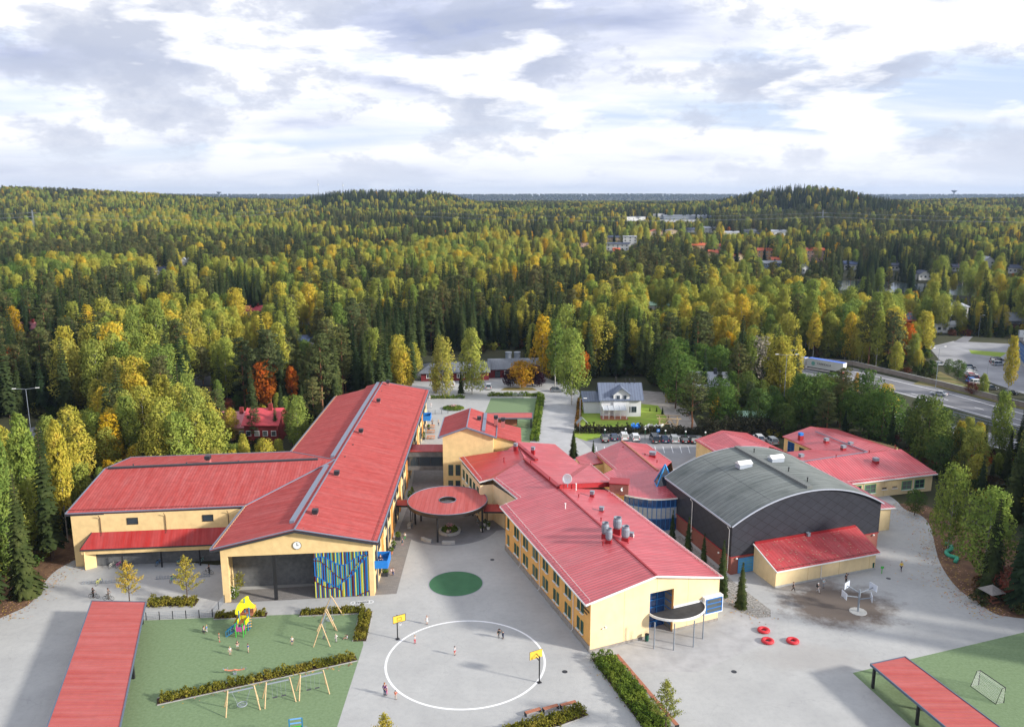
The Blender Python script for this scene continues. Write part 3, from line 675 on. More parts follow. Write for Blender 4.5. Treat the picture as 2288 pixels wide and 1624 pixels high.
# side wing walls, lean-to bike shed
A1, B1 = (-69.8-2.0, 126.2), (-43.4, 129.3)
b = MB(); b.face([(*A1, 0), (*B1, 0), (*B1, 8.95), (*A1, 8.95)]); b.face([(*A1, 0), (-74.6, 156, 0), (-74.6, 156, 8.8), (-73., 141.8, 11.2), (*A1, 8.95)][::-1]); b.face([(-74.6, 156, 0), (-44, 159.4, 0), (-44, 159.4, 8.8), (-74.6, 156, 8.8)][::-1])
b.build('wall', YEL, T, world=True)
l0, l1 = Vector((-70.6, 124.5, 3.55)), Vector((-43.4, 127.1, 3.55)); l0 = G(178, 1228, 3.6); l1 = G(484, 1215, 3.6); l1 = l0+(l1-l0)*1.25
h0, h1 = onwall(205, 1190, A1, B1), Vector((B1[0], B1[1], 5.85)); h0.z = 5.85
b = MB(); b.slab([l0, l1, h1, h0], .2); b.build('lean_to_roof', RROOF3, T, world=True)
b = MB(); b.bar(l0+Vector((0, -.06, -.12)), l1+Vector((0, -.06, -.12)), .12, .2); b.bar(l0+Vector((0, 0, .04)), h0+Vector((0, 0, .04)), .14, .08); b.build('gutter', DARK, T, world=True)
dl = (l1-l0).normalized(); al = math.atan2(dl.y, dl.x); nl = Vector((-dl.y, dl.x, 0))
b = MB(); c = l0.lerp(l1, .5)+nl*.35; b.box((c.x, c.y, 3.0), ((l1-l0).length-.2, .3, .75), al)
p = l0+dl*.35; A_ = p+nl*.35; Bq = Vector((h0.x+.35, A1[1]+.1, 0)); b.bar(Vector((A_.x, A_.y, 1.6)), Vector((Bq.x, Bq.y, 1.6)), .6, 3.2); b.build('bike_shed_frame', YEL, T, world=True)
b = MB(); b.bar((A1[0]+1.9, A1[1]+.16, 1.9), (B1[0], B1[1]-.06, 1.9), .1, 3.8); b.build('bike_shed_back_wall', SLATE, T, world=True)
for px, py in ((275.7, 1270.5), (362.4, 1266.4), (448, 1262.4)):
    q = G(px, py); b = MB(); b.tube([(q.x, q.y, 0), (q.x, q.y, 2.7)], .13, 6); b.build('shed_post', BLACK, T, world=True)
for px, sg in ((296, .5), (465, .5)):
    q = onwall(px, 1162, A1, B1); u = (Vector((q.x, q.y, 0))-Vector((*A1, 0))).length; win(T, A1, B1, u, 7.0, 1.75, 1.15, BLACK, GLASS, (1, 1), False)
for px in (224, 370, 511): q = onwall(px, 1160, A1, B1); pipe(T, (q.x, q.y), 8.9, 5.4, mat('copper_pipe', (.10, .05, .03), .5))
# ---------------- covered bridge
T = thing('covered_bridge', 'grey glazed covered footbridge with a red roof between the long hall and the stair tower', 'footbridge', (-18, 167, 0))
b = MB(); b.box((-18.3, 167.2, 3.75), (7.7, 4.2, .9)); b.box((-18.3, 167.2, 6.8), (7.7, 4.2, 1.2)); b.build('deck', SLATE, T, world=True)
b = MB(); b.box((-18.3, 167.2, 5.2), (7.7, 4.0, 2.0)); g_ = b.build('glazing', GLASS, T, world=True)
for k in range(4): sub(T, g_, MB().box((-21.9+k*2.4, 165.15, 5.2), (.12, .1, 2.0)), 'mullion', DARK)
b = MB(); b.slab([(-22.3, 164.9, 7.5), (-14.4, 164.9, 7.5), (-14.4, 169.5, 7.6), (-22.3, 169.5, 7.6)], .12); b.build('roof', RROOF3, T, world=True)
# ---------------- stair tower
T = thing('stair_tower', 'tall yellow gabled stair block with red roof between the covered bridge and the old school', 'building', (-9, 166, 0))
t0, t1, t2, t3 = (-14.3, 163.2), (-3.9, 163.2), (-3.9, 178.), (-14.3, 178.)
b = MB(); b.face([(*t0, 0), (*t1, 0), (*t1, 11.0), (-9.2, 163.2, 13.0), (*t0, 11.1)]); walls(b, [t1, t2, t3, t0], 11.0); b.f.pop(); b.face([(*t2, 0), (*t3, 0), (*t3, 11.), (-9.2, 178, 13.), (*t2, 11.)]); b.build('wall', YEL, T, world=True)
pk, pkb = Vector((-9.3, 162.7, 13.25)), Vector((-9.3, 178.6, 13.25)); lf, lfb, rt, rtb = Vector((-15.2, 162.7, 11.1)), Vector((-15.2, 178.6, 11.1)), Vector((-3.2, 162.7, 11.1)), Vector((-3.2, 178.6, 11.1))
b = MB(); b.slab([lf, pk, pkb, lfb], .25); b.build('roof', RROOF, T, world=True)
b = MB(); b.slab([pk, rt, rtb, pkb], .25); b.build('roof', RROOF, T, world=True)
b = MB()
for p, q in ((pk, lf), (pk, rt), (rt, rtb), (lf, lfb), (pk, pkb)): b.bar(p, q, .2, .32)
b.bar(pk+Vector((3.4, 1, -1.0)), pkb+Vector((3.4, -1, -1.0)), .7, .35); b.build('roof_flashing', GREY, T, world=True)
b = MB(); b.slab([(-3.4, 167., 10.2), (2.0, 167., 8.8), (2.0, 178., 8.8), (-3.4, 178., 10.2)], .25); b.build('roof', RROOF, T, world=True)
b = MB(); walls(b, [(-3.9, 167.4), (1.5, 167.4), (1.5, 178), (-3.9, 178)], [10.1, 8.8, 8.8, 10.1]); b.build('wall', YEL, T, world=True)
for px, py in ((1071, 941), (1108, 939), (1124, 944)): p = G(px, py, 12.3); ventbox(T, p.x, p.y, 11.9, .7, .8, MATS['faded_red_sheet'])
for px in (1008, 1024):
    for py0, py1 in ((1062, 1038), (1100, 1073)):
        q = onwall(px-.5, py0, t0, t1); q2 = onwall(px, py1, t0, t1); win(T, t0, t1, q.x-t0[0], q.z, 1.0, q2.z-q.z, GREENF, GLASS, (1, 2), False)
# ---------------- round canopy
T = thing('round_canopy', 'round red canopy with a hole in its middle on dark columns over the courtyard', 'canopy', (-11.8, 142.8, 0))
Rc = 7.25; b = MB(); n = 64
for i in range(n):
    t, q = 2*math.pi*i/n, 2*math.pi*(i+1)/n
    b.face([(1.55*math.cos(t), 1.55*math.sin(t), 5.25), (Rc*math.cos(t), Rc*math.sin(t), 5.25), (Rc*math.cos(q), Rc*math.sin(q), 5.25), (1.55*math.cos(q), 1.55*math.sin(q), 5.25)])
b.build('roof', mat('canopy_red_roof', (.42, .07, .06), .6, .06, 2., stripe=(0, .78, .05, (.25, .03, .03), .01)), T)
b = MB(); b.lathe([(1.5, 4.65), (1.5, 5.28), (1.62, 5.28), (1.62, 4.65)], n=40, capb=False, capt=False); b.lathe([(Rc-.06, 4.6), (Rc+.08, 4.6), (Rc+.08, 5.22), (Rc-.06, 5.3)], n=72, capb=False, capt=False); 
for i in range(n):
    t, q = 2*math.pi*i/n, 2*math.pi*(i+1)/n
    b.face([(1.55*math.cos(q), 1.55*math.sin(q), 4.7), (Rc*math.cos(q), Rc*math.sin(q), 4.7), (Rc*math.cos(t), Rc*math.sin(t), 4.7), (1.55*math.cos(t), 1.55*math.sin(t), 4.7)])
b.build('fascia', mat('bronze_fascia', (.07, .06, .055), .3, .3, .8, metal=.7), T, smooth=False)
b = MB(); b.torus((0, 0, 5.29), Rc+.02, .06, n=72, m=6); b.torus((0, 0, 5.29), 1.56, .05, n=40, m=6); b.build('edge_trim', GREY, T)
for px, py in ((975, 1215), (928, 1171), (941, 1163), (953, 1150), (1079, 1189), (1128, 1120)):
    p = G(px, py); p.x += 11.8; p.y -= 142.8
    if math.hypot(p.x, p.y) > Rc-.3: s_ = (Rc-.35)/math.hypot(p.x, p.y); p.x *= s_; p.y *= s_
    MB().lathe([(.17, 0), (.17, 4.65)], (p.x, p.y, 0), 12).build('column', BLACK, T)
for nm, c, dm, lab in (('link_canopy', (-20.1, 145.2), (3.4, 2.6), 'small dark red link roof between the long hall and round canopy'), ('link_canopy', (-2.9, 142.6), (4.4, 3.4), 'small dark red link roof between the round canopy and the old school')):
    T = thing(nm, lab, 'canopy', (c[0], c[1], 0), -.05, 'link roofs beside the round canopy')
    MB().slab([(-dm[0]/2, -dm[1]/2, 3.75), (dm[0]/2, -dm[1]/2, 3.75), (dm[0]/2, dm[1]/2, 3.85), (-dm[0]/2, dm[1]/2, 3.85)], .08).build('roof', RROOF3, T)
    b = MB(); b.box((0, -dm[1]/2, 3.58), (dm[0], .12, .3)); b.box((0, dm[1]/2, 3.63), (dm[0], .12, .3)); b.build('fascia', BLACK, T)
    for sx in (-1, 1):
        for sy in (-1, 1): MB().tube([(sx*dm[0]*.4, sy*dm[1]*.42, 0), (sx*dm[0]*.4, sy*dm[1]*.42, 3.5)], .07, 8).build('post', BLACK, T)
# ---------------- old school block
T = thing('old_school', 'older two-storey yellow school block with a shiny red seam roof and grey rooftop air ducts', 'school', (10.4, 100.3, 0))
P0, P1 = (10.4, 100.3), (29.6, 108.8); PL = (-1.1, 132.8)
zr = 9.35; ze = 7.35
rn = G(1467, 1285.5, zr); rfar = G(1248.6, 1090, zr)
r2 = G(1172.5, 1022, zr+.5); v = Vector
eN = G(1308.6, 1350, ze-.05); eF = G(1117, 1130.5, ze+.1); j1 = G(1157, 1113.7, ze+.75); j2 = G(1101.6, 1068, ze+.75); 
k1 = G(1071.6, 1076, ze-.0); k2 = G(1026.6, 1021.4, ze); k3 = G(1134, 1005, ze+1.7)
b = MB(); b.slab([rn, eN, eF, j1, rfar][::-1], .2); b.slab([rfar, j1, j2, G(1172.5, 1025, zr)][::-1], .2); b.build('roof', RROOF2, T, world=True)
b = MB(); b.slab([G(1172.5, 1025, zr), j2, k1, k2, k3, G(1152, 990, zr+.2)][::-1], .2); b.build('roof', mat('shiny_red_roof', (.48, .02, .02), .35, .1, .4, spec=.6, stripe=(0, .55, .12, (.35, .01, .015), .03)), T, world=True)
fa = G(1616, 1288, ze-.5); fb = G(1360, 1094, ze-.1)
b = MB(); b.slab([rn, rfar, fb, fa][::-1], .2); b.build('roof', RROOF2, T, world=True)
u1 = G(1376, 1079, ze+.5); u2 = G(1319, 1037, ze+.5); u3 = G(1292.6, 1035, ze); u4 = G(1239.8, 992, ze); u5 = G(1152, 986, zr+.3); u6 = G(1250, 1087, zr+.35)
b = MB(); b.slab([G(1172.5, 1024, zr+.2), u6, u1, u2, u3][::1], .3); b.slab([G(1172.5, 1024, zr+.2), u3, u4, u5], .3); o = b.build('roof', RROOF2, T, world=True)
b = MB(); b.bar(rn.lerp(rfar, .0)+v((0, 0, .05)), rfar+v((0, 0, .05)), .3, .12); b.bar(rfar+v((0, 0, .2)), G(1172.5, 1024, zr+.3), .8, .35); b.bar(G(1155, 990, zr+.4), G(1199, 1027, zr+.2), .7, .35); b.bar(u6, u1+v((0, 0, -.2)), .15, .9); b.build('ridge_cap', RTRIM, T, world=True)
b = MB()
for p, q in ((rn, eN), (eN, eF), (eF, j1), (j1, j2), (j2, k1), (k1, k2), (rn, fa), (fa, fb)): b.bar(p-v((0, 0, .14)), q-v((0, 0, .14)), .14, .26)
b.build('eaves_board', WHITE, T, world=True)
sg = mat('white_snow_rail', (.62, .5, .5), .5)
barline(T, [rn.lerp(eN, .93)+(rfar-rn)*.01, eF.lerp(j1, .3)], sg, .2, .06, posts=1.5)
barline(T, [j1.lerp(rfar, .07), j2.lerp(rfar, .05)], sg, .2, .06, posts=1.5); barline(T, [k1.lerp(k3, .06), k2.lerp(k3, .08)], sg, .25, .05, posts=.9)
barline(T, [rn.lerp(fa, .94), fb.lerp(rfar, .05)], sg, .2, .06, posts=1.0); barline(T, [u1.lerp(u6, .05), u2], sg, .2, .06, posts=1.0)
foot = [P0, P1, (17.0, 139.5), (17.4, 143), (14.2, 153.5), (12.2, 154.8), (8.2, 167.2), (-.5, 168.), (-10.2, 158.6), (-5.9, 145.4), (-3.6, 146.), (1.2, 137.2), PL]
DOOR0, DOOR1 = onwall(1450, 1400, P0, P1), onwall(1502.5, 1400, P0, P1)
b = MB(); dE = (Vector((*P1, 0))-Vector((*P0, 0))); LE = dE.length; dE.normalize(); nE = Vector((dE.y, -dE.x, 0)); aE = math.atan2(dE.y, dE.x)
uD0 = (Vector((DOOR0.x, DOOR0.y, 0))-Vector((*P0, 0))).length; uD1 = (Vector((DOOR1.x, DOOR1.y, 0))-Vector((*P0, 0))).length
zd0 = onwall(1450, 1326, P0, P1).z; zd1 = onwall(1502.5, 1315, P0, P1).z
def E(u, z, o=0.): q = Vector((*P0, 0))+dE*u+nE*o; return (q.x, q.y, z)
uR = LE*.49; zg = 9.05; zl = 7.1; zrr = 6.6
def gz(u): return zl+(zg-zl)*u/uR if u < uR else zg+(zrr-zg)*(u-uR)/(LE-uR)
b.face([E(0, 0), E(uD0, 0), E(uD0, gz(uD0)), E(0, gz(0))]); b.face([E(uD1, 0), E(LE, 0), E(LE, gz(LE)), E(uD1, gz(uD1))])
pts = [E(uD0, zd0), E(uD1, zd1), E(uD1, gz(uD1))]+([E(uR, zg)] if uD0 < uR < uD1 else [])+[E(uD0, gz(uD0))]; b.face(pts)
walls(b, foot[1:]+[foot[0]], 7.1); b.f.pop(); b.build('wall', YPAN, T, world=True)
b = MB().face([E(uD1-.02, 0, -.4), E(uD1-.02, 0, -2.2), E(uD1-.02, zd0, -2.2), E(uD1-.02, zd0, -.4)]); gl = b.build('entrance_side_glazing', GLASS, T, world=True); b = MB()
for k in range(6): b.bar(E(uD1-.06, .9+k*1.1, -.4), E(uD1-.06, .9+k*1.1, -2.2), .08, .1)
sub(T, gl, b, 'glazing_bar', BLUE); b = MB()
for uu in (uD0, uD1): b.face([E(uu, 0), E(uu, 0, -2.2), E(uu, zd0, -2.2), E(uu, zd0)])
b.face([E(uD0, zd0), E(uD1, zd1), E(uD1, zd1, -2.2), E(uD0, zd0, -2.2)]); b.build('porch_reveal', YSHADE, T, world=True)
b = MB(); b.face([E(uD0, 0, -2.2), E(uD1, 0, -2.2), E(uD1, zd1, -2.2), E(uD0, zd0, -2.2)]); gl = b.build('entrance_glazing', GLASSB, T, world=True)
b = MB()
for k in range(6): zz_ = .9+k*1.1; q = E((uD0+uD1)/2, zz_, -2.12); b.box(q, (uD1-uD0, .06, .12), aE)
for k in range(4): q = E(uD0+(uD1-uD0)*k/3, zd0/2, -2.12); b.box(q, (.12, .08, zd0), aE)
sub(T, gl, b, 'glazing_bar', BLUE)
# side wall skin, its shade painted in as deeper ochre, with two rows of paired windows
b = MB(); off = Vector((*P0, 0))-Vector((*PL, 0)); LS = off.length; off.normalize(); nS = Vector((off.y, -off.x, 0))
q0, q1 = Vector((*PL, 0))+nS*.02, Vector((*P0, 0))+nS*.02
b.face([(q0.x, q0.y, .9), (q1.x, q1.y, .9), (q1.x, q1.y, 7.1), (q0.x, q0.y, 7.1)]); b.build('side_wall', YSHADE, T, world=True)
b = MB(); c = (q0+q1)/2+nS*.04; b.box((c.x, c.y, .42), (LS+.1, .16, .96), math.atan2(off.y, off.x)); c = Vector(E(LE/2, .16, .03)); 
for ua, ub in ((0, uD0), (uD1, LE)): c = Vector(E((ua+ub)/2, .17, .03)); b.box(c, (ub-ua+.06, .1, .4), aE)
b.build('plinth', BASE, T, world=True)
for k in range(8):
    uc = LS-3.1-k*4.28
    if k == 7: uc = 1.6
    for z0 in (1.55, 4.55):
        for dx in ((-.62, .62) if k < 7 else (0,)): win(T, PL, P0, uc+dx, z0, .82, 1.75, GREENF, GLASS, (2, 1), True, .05)
for k in (0, 3, 5):
    uc = LS-5.4-k*4.28; q = Vector((*PL, 0))+off*uc; pipe(T, (q.x, q.y), 7.2, .3, WHITE, (nS.x, nS.y))
# recessed middle part of the yard side
win(T, (1.2, 137.2), PL, 2.3, 3.2, 3.4, 2.8, BLUE, GLASSB, (4, 3), False)
for k in range(5): win(T, (-10.2, 158.6), (-5.9, 145.4), 1.9+k*2.6, 4.4, 1.3, 1.8, GREENF, GLASS, (2, 1)); win(T, (-10.2, 158.6), (-5.9, 145.4), 1.9+k*2.6, 1.2, 1.3, 1.8, GREENF, GLASS, (2, 1))
# school name and clock on the side wall near the corner
def text_mesh(txt, size, ext=.02):
    cu = bpy.data.curves.new('lettering', 'FONT'); cu.body = txt; cu.size = size; cu.extrude = ext; cu.align_x = 'CENTER'
    to = bpy.data.objects.new('lettering', cu); link(to); dg = bpy.context.evaluated_depsgraph_get(); me = bpy.data.meshes.new_from_object(to.evaluated_get(dg)); bpy.data.objects.remove(to); return me
def lettering(T, txt, size, pos, dirv, m, parent=None, name='lettering'):
    me = text_mesh(txt, size); x = Vector(dirv).normalized(); z = Vector((0, 0, 1)); n = x.cross(z)
    M_ = Matrix(((x.x, z.x, n.x, pos[0]), (x.y, z.y, n.y, pos[1]), (x.z, z.z, n.z, pos[2]), (0, 0, 0, 1))); me.transform(M_); me.transform(Matrix.Translation(-T.location))
    me.materials.clear(); me.materials.append(m); o = bpy.data.objects.new(name, me); link(o); o.parent = parent or T; return o
pc = Vector((*PL, 0))+off*(LS-1.55)+nS*.08
lettering(T, 'SÄÄKSJÄRVEN', .42, (pc.x, pc.y, 5.5), off, BLACK); lettering(T, 'KOULU', .42, (pc.x, pc.y, 4.95), off, BLACK)
pc = Vector((*PL, 0))+off*(LS-.95)+nS*.06; clock(T, pc, nS, .42, 6.55)
# porch canopy (half disc) on steel posts, white bay window
b = MB(); cpy = E((uD0+7.6+uD0)/2+.2, 0, 0); n = 26; uc = uD0+4.35; ru, rv = 4.35, 3.3
top = [Vector(E(uc+ru*math.cos(math.pi*i/n), 3.55, .04+rv*math.sin(math.pi*i/n))) for i in range(n+1)]
b.slab(top[::-1], .16); b.build('porch_canopy', mat('canopy_felt', (.04, .042, .045), .8, .3, 1.2), T, world=True)
b = MB()
for i in range(n): b.bar(top[i]-v((0, 0, .02)), top[i+1]-v((0, 0, .02)), .12, .32)
b.bar(Vector(E(uD1, 3.75, .08)), Vector(E(uc+ru, 3.75, .08)), .12, .3); b.build('canopy_rim', WHITE, T, world=True)
for px, py in ((1461, 1449), (1505, 1452), (1549, 1445), (1570, 1427)):
    p = G(px, py); MB().tube([(p.x, p.y, 0), (p.x, p.y, 3.9)], .09, 8).build('canopy_post', GALV, T, world=True)
bw0 = (Vector(onwall(1567, 1372, P0, P1))-Vector((*P0, 0))); bu0 = math.hypot(bw0.x, bw0.y); bu1 = LE+.25
b = MB(); c = E((bu0+bu1)/2, 3.0, .3); b.box(c, (bu1-bu0, .75, 2.6), aE); o = b.build('bay_window', WHITE, T, world=True)
b = MB(); c = E((bu0+bu1)/2, 3.0, .70); b.box(c, (bu1-bu0-.45, .06, 2.1), aE); sub(T, o, b, 'pane', GLASS)
b = MB()
for z_ in (1.97, 2.63, 3.34, 4.03): c = E((bu0+bu1)/2, z_, .76); b.box(c, (bu1-bu0-.4, .06, .12), aE)
for u_ in (bu0+.25, bu1-.25): c = E(u_, 3.0, .76); b.box(c, (.12, .05, 2.0), aE)
sub(T, o, b, 'glazing_bar', BLUE)
b = MB(); q = E(1.9, 3.1, .12); b.box(q, (.14, .25, .14), aE); b.box(E(2.3, 3.2, .14), (.14, .3, .2), aE); b.box(E(2.3, 3.1, .05), (.6, .08, .06), aE); b.build('security_camera', WHITE, T, world=True)
# rooftop ducts and boxes
def onroof(px, py, z): p = G(px, py, z); return p
for px, py, z, s_ in ((1352, 1203, 9.0, 1.15), (1379, 1193, 9.0, 1.35), (1397, 1212, 8.7, 1.25), (1360, 1215, 8.9, 1.0)):
    p = G(px, py, z); ventbox(T, p.x, p.y, z, .75*s_, .95*s_*.85, RTRIM, GALV, 'drum', -.35)
for px, py, z in ((1323, 1111, 8.2), (1344, 1147, 8.2), (1410, 1205, 8.0), (1191, 1011, 9.3), (1152, 1003, 9.6)): p = G(px, py, z); ventbox(T, p.x, p.y, z, .6, .7, RTRIM, GALV, 'box', -.35)
for px, py, z in ((1287, 1092, 8.9), (1263, 1137, 8.9), (1415, 1208, 8)): p = G(px, py, z); roofpipe(T, p.x, p.y, z, WHITE, .9)
for px, py, z in ((1126, 1029, 8.8), (1186, 1036, 9.7), (1228, 1073, 9.6), (1293, 1112, 8.8), (1347, 1219, 8.9), (1403, 1222, 8.4), (1343, 1165, 9)): p = G(px, py, z); roofpipe(T, p.x, p.y, z, RTRIM, .55)
# satellite dish
p = G(1268, 1088, zr+.2)
b = MB(); b.lathe([(.02, .0), (.36, .04), (.7, .18), (.9, .3), (.88, .34), (.68, .22), (.02, .05)], n=24, capb=False, capt=False); Mx = Matrix.Translation(p+v((0, 0, 1.5))) @ Matrix.Rotation(R(-25), 4, 'Z') @ Matrix.Rotation(R(68), 4, 'X'); b.v = [tuple(Mx @ Vector(q)) for q in b.v]
o = b.build('satellite_dish', WHITE, T, world=True, smooth=True); b = MB(); b.tube([p, p+v((0, 0, 1.4))], .08, 8); sub(T, o, b, 'dish_mast', GALV)
# brick lantern box with a clock above the glazed hall
q = G(1384, 1085, 8.0); b = MB(); b.box((q.x, q.y, 7.9), (3.4, 3.0, 1.9), -.2); o = b.build('brick_lantern', BRK, T, world=True); b = MB(); b.box((q.x, q.y, 8.9), (3.6, 3.2, .16), -.2); sub(T, o, b, 'lantern_cap', RTRIM)
clock(T, q+v((.35, -1.52, 0)), v((.2, -1, 0)).normalized(), .38, 7.9)
# ---------------- low wing towards the car park + fan roof with curved blue glazing
T = thing('glazed_hall', 'low wing with a red fan-shaped roof and curved blue glass front beside the gym', 'building', (24, 155, 0))
e = lambda px, py, z: G(px, py, z)
rA, rB = e(1389, 985, 6.6), e(1474, 1055, 6.6); lA, lB = e(1329, 1011, 4.5), e(1371.6, 1049, 5.0); RA, RB = e(1446.5, 992, 4.5), e(1500.6, 1030, 4.8)
b = MB(); b.slab([rA, lA, lB, rB][::1], .2); b.slab([rA, rB, RB, RA], .2); b.build('roof', RROOF2, T, world=True)
arc0, arc1 = e(1396, 1103.5, 6.2), e(1519, 1109.3, 6.2); N_ = 12; arc = []
dch = (arc1-arc0); nch = Vector((dch.y, -dch.x, 0)).normalized()
for i in range(N_+1): t = i/N_; arc.append(arc0.lerp(arc1, t)+nch*(1.5*math.sin(math.pi*t)))
b = MB(); ap = e(1470, 1050, 6.7)
fanback = [lB.lerp(rB, i/4)+v((0, 0, .15)) for i in range(5)]+[e(1500, 1060, 6.9), e(1515, 1075, 6.7)]
left = e(1340, 1062, 5.6)
for i in range(N_):
    t0, t1 = i/N_, (i+1)/N_
    def fb_(t): k = t*(len(fanback)-1); j = min(int(k), len(fanback)-2); return fanback[j].lerp(fanback[j+1], k-j)
    b.slab([arc[i]+nch*.3, arc[i+1]+nch*.3, fb_(t1), fb_(t0)], .2)
b.slab([left, e(1386, 1105, 5.9), arc[0]+nch*.3, fanback[0]], .2)
b.build('roof', RROOF2, T, world=True)
b = MB()
for i in range(N_): b.bar(arc[i]+nch*.32-v((0, 0, .12)), arc[i+1]+nch*.32-v((0, 0, .12)), .12, .24)
b.build('eaves_board', WHITE, T, world=True)
b = MB()
for i in range(N_): p, q = arc[i], arc[i+1]; b.face([(p.x, p.y, 0), (q.x, q.y, 0), (q.x, q.y, 2.2), (p.x, p.y, 2.2)])
b.build('curved_glazing', GLASSB, T, world=True); b = MB()
for i in range(N_): p, q = arc[i], arc[i+1]; b.face([(p.x, p.y, 4.4), (q.x, q.y, 4.4), (q.x, q.y, 6.05), (p.x, p.y, 6.05)])
gl = b.build('curved_glazing', GLASSB, T, world=True)
b = MB()
for i in range(N_): p, q = arc[i]+nch*.02, arc[i+1]+nch*.02; b.face([(p.x, p.y, 2.2), (q.x, q.y, 2.2), (q.x, q.y, 4.4), (p.x, p.y, 4.4)])
b.build('spandrel_panel', mat('ribbed_grey_panel', (.42, .47, .52), .5, stripe=(1, .25, .3, (.25, .28, .32), 0)), T, world=True)
b = MB()
for i in range(N_+1): p = arc[i]+nch*.06; b.bar((p.x, p.y, 0), (p.x, p.y, 6.05), .09, .09)
for z_ in (.1, 2.2, 4.4, 6.0):
    for i in range(N_): p, q = arc[i]+nch*.05, arc[i+1]+nch*.05; b.bar((p.x, p.y, z_), (q.x, q.y, z_), .08, .1)
sub(T, gl, b, 'mullion', BLUE)
b = MB(); walls(b, [(lA.x+.5, lA.y-.2), (lB.x+.3, lB.y), (left.x+.5, left.y+.2), (arc0.x, arc0.y+.5), (arc1.x, arc1.y+1), (RB.x, RB.y), (RA.x-.5, RA.y-.4), (rA.x, rA.y-.6)], [4.4, 4.6, 5.2, 5.8, 5.8, 4.6, 4.4, 6.2]); b.build('wall', YEL, T, world=True)
p = e(1458, 1022, 5.6); ventbox(T, p.x, p.y, 5.5, .8, 1.3, RTRIM, GALV, 'box', -.3)
for px, py in ((1392, 1003), (1468, 1034), (1441, 1019), (1402, 1003)): p = e(px, py, 5.9); roofpipe(T, p.x, p.y, 5.8)
b = MB(); b.bar(rA+v((0, 0, .1)), rA.lerp(rB, .96)+v((0, 0, .1)), .35, .2); b.build('ridge_cap', mat('weathered_ridge', (.42, .16, .10), .6, .3, 2.), T, world=True)
barline(T, [lA.lerp(rA, .06), lB.lerp(rB, .06)], sg, .2, .06); barline(T, [RA.lerp(rA, .06), RB.lerp(rB, .06)], sg, .2, .06)
# glass pyramid
q = G(1487, 1085, 6.4); b = MB(); s_ = 1.7; top_ = v((q.x, q.y+1.2, 10.2))
bs_ = [v((q.x-s_, q.y-s_*.3, 6.3)), v((q.x+s_, q.y-s_*.3, 6.3)), v((q.x+s_, q.y+s_*1.5, 6.3)), v((q.x-s_, q.y+s_*1.5, 6.3))]
for i in range(4): b.face([bs_[i], bs_[(i+1) % 4], top_])
gl = b.build('glass_pyramid', GLASS, T, world=True); b = MB()
for i in range(4): b.bar(bs_[i], top_, .2, .2); b.bar(bs_[i], bs_[(i+1) % 4], .2, .2)
b.bar(bs_[0].lerp(top_, .5), bs_[1].lerp(top_, .5), .1, .1); sub(T, gl, b, 'pyramid_frame', mat('sky_blue_frame', (.04, .28, .62), .5))
T = thing('entrance_porch_roof', 'small low red roof left of the glazed hall, behind the slim dark conifer', 'building', tuple(e(1310, 1020, 0)))
b = MB(); pp = [e(1286, 1022, 3.6), e(1322, 1008, 3.6), e(1352, 1032, 3.9), e(1300, 1040, 3.9)]; b.slab(pp, .2); b.build('roof', RROOF2, T, world=True)
b = MB(); walls(b, [(p.x, p.y) for p in pp], 3.5); b.build('wall', YEL, T, world=True)
# ---------------- gym
T = thing('gym_hall', 'gym hall with a grey barrel roof, dark diamond-clad walls and a red brick base', 'gym', (35.1, 123.2, 0))
g0_, g1_ = Vector((35.1, 123.2, 0)), Vector((63.2, 133.3, 0)); gx = (g1_-g0_).normalized(); LG = (g1_-g0_).length; gy = Vector((-6.3, 22.8, 0))
zb, zt, za = 3.0, 8.3, 12.5
def arcz(t): # circular arc between (0,zt) and (1,zt) with apex za
    h = za-zt; c = LG; r_ = (c*c/4+h*h)/(2*h); x = (t-.5)*c; return za-r_+math.sqrt(r_*r_-x*x)
NA = 28
b = MB()
for i in range(NA):
    t0, t1 = i/NA, (i+1)/NA; ov = .35
    pa = g0_+gx*(LG*(t0*1.02-.01)); pb_ = g0_+gx*(LG*(t1*1.02-.01)); o = -gy.normalized()*ov
    b.slab([v((*(pa+o).xy, arcz(t0)+.12)), v((*(pb_+o).xy, arcz(t1)+.12)), v((*(pb_+gy-o).xy, arcz(t1)+.12)), v((*(pa+gy-o).xy, arcz(t0)+.12))], .12)
GR = mat('grey_membrane', (.19, .205, .19), .8, col2=(.11, .125, .115), vs=.25, det=10)
def gymroof():
    t = GR.node_tree; L = t.links; bs = [n for n in t.nodes if n.type == 'BSDF_PRINCIPLED'][0]; tc = N('ShaderNodeTexCoord', t)
    mp = N('ShaderNodeMapping', t); mp.inputs[2].default_value = (0, 0, -math.atan2(gx.y, gx.x)); L.new(tc.outputs['Object'], mp.inputs[0])
    wv = N('ShaderNodeTexNoise', t); mp2 = N('ShaderNodeMapping', t); mp2.inputs[3].default_value = (.12, 1.6, .1); L.new(mp.outputs[0], mp2.inputs[0]); L.new(mp2.outputs[0], wv.inputs[0]); wv.inputs['Scale'].default_value = 1.; wv.inputs['Detail'].default_value = 4
    src = bs.inputs['Base Color'].links[0].from_socket; c = mixc(t, ramp(t, wv.outputs[0], [(.45, 0.), (.66, .6)]), src, (.23, .25, .235))
    sp = N('ShaderNodeSeparateXYZ', t); L.new(mp.outputs[0], sp.inputs[0]); k = math_node(t, 'LESS_THAN', math_node(t, 'FRACT', math_node(t, 'DIVIDE', sp.outputs[1], 1.05)), .10)
    c = mixc(t, math_node(t, 'MULTIPLY', k, .75), c, (.07, .08, .075)); L.new(c, bs.inputs['Base Color'])
gymroof(); b.build('barrel_roof', GR, T, world=True, smooth=False)
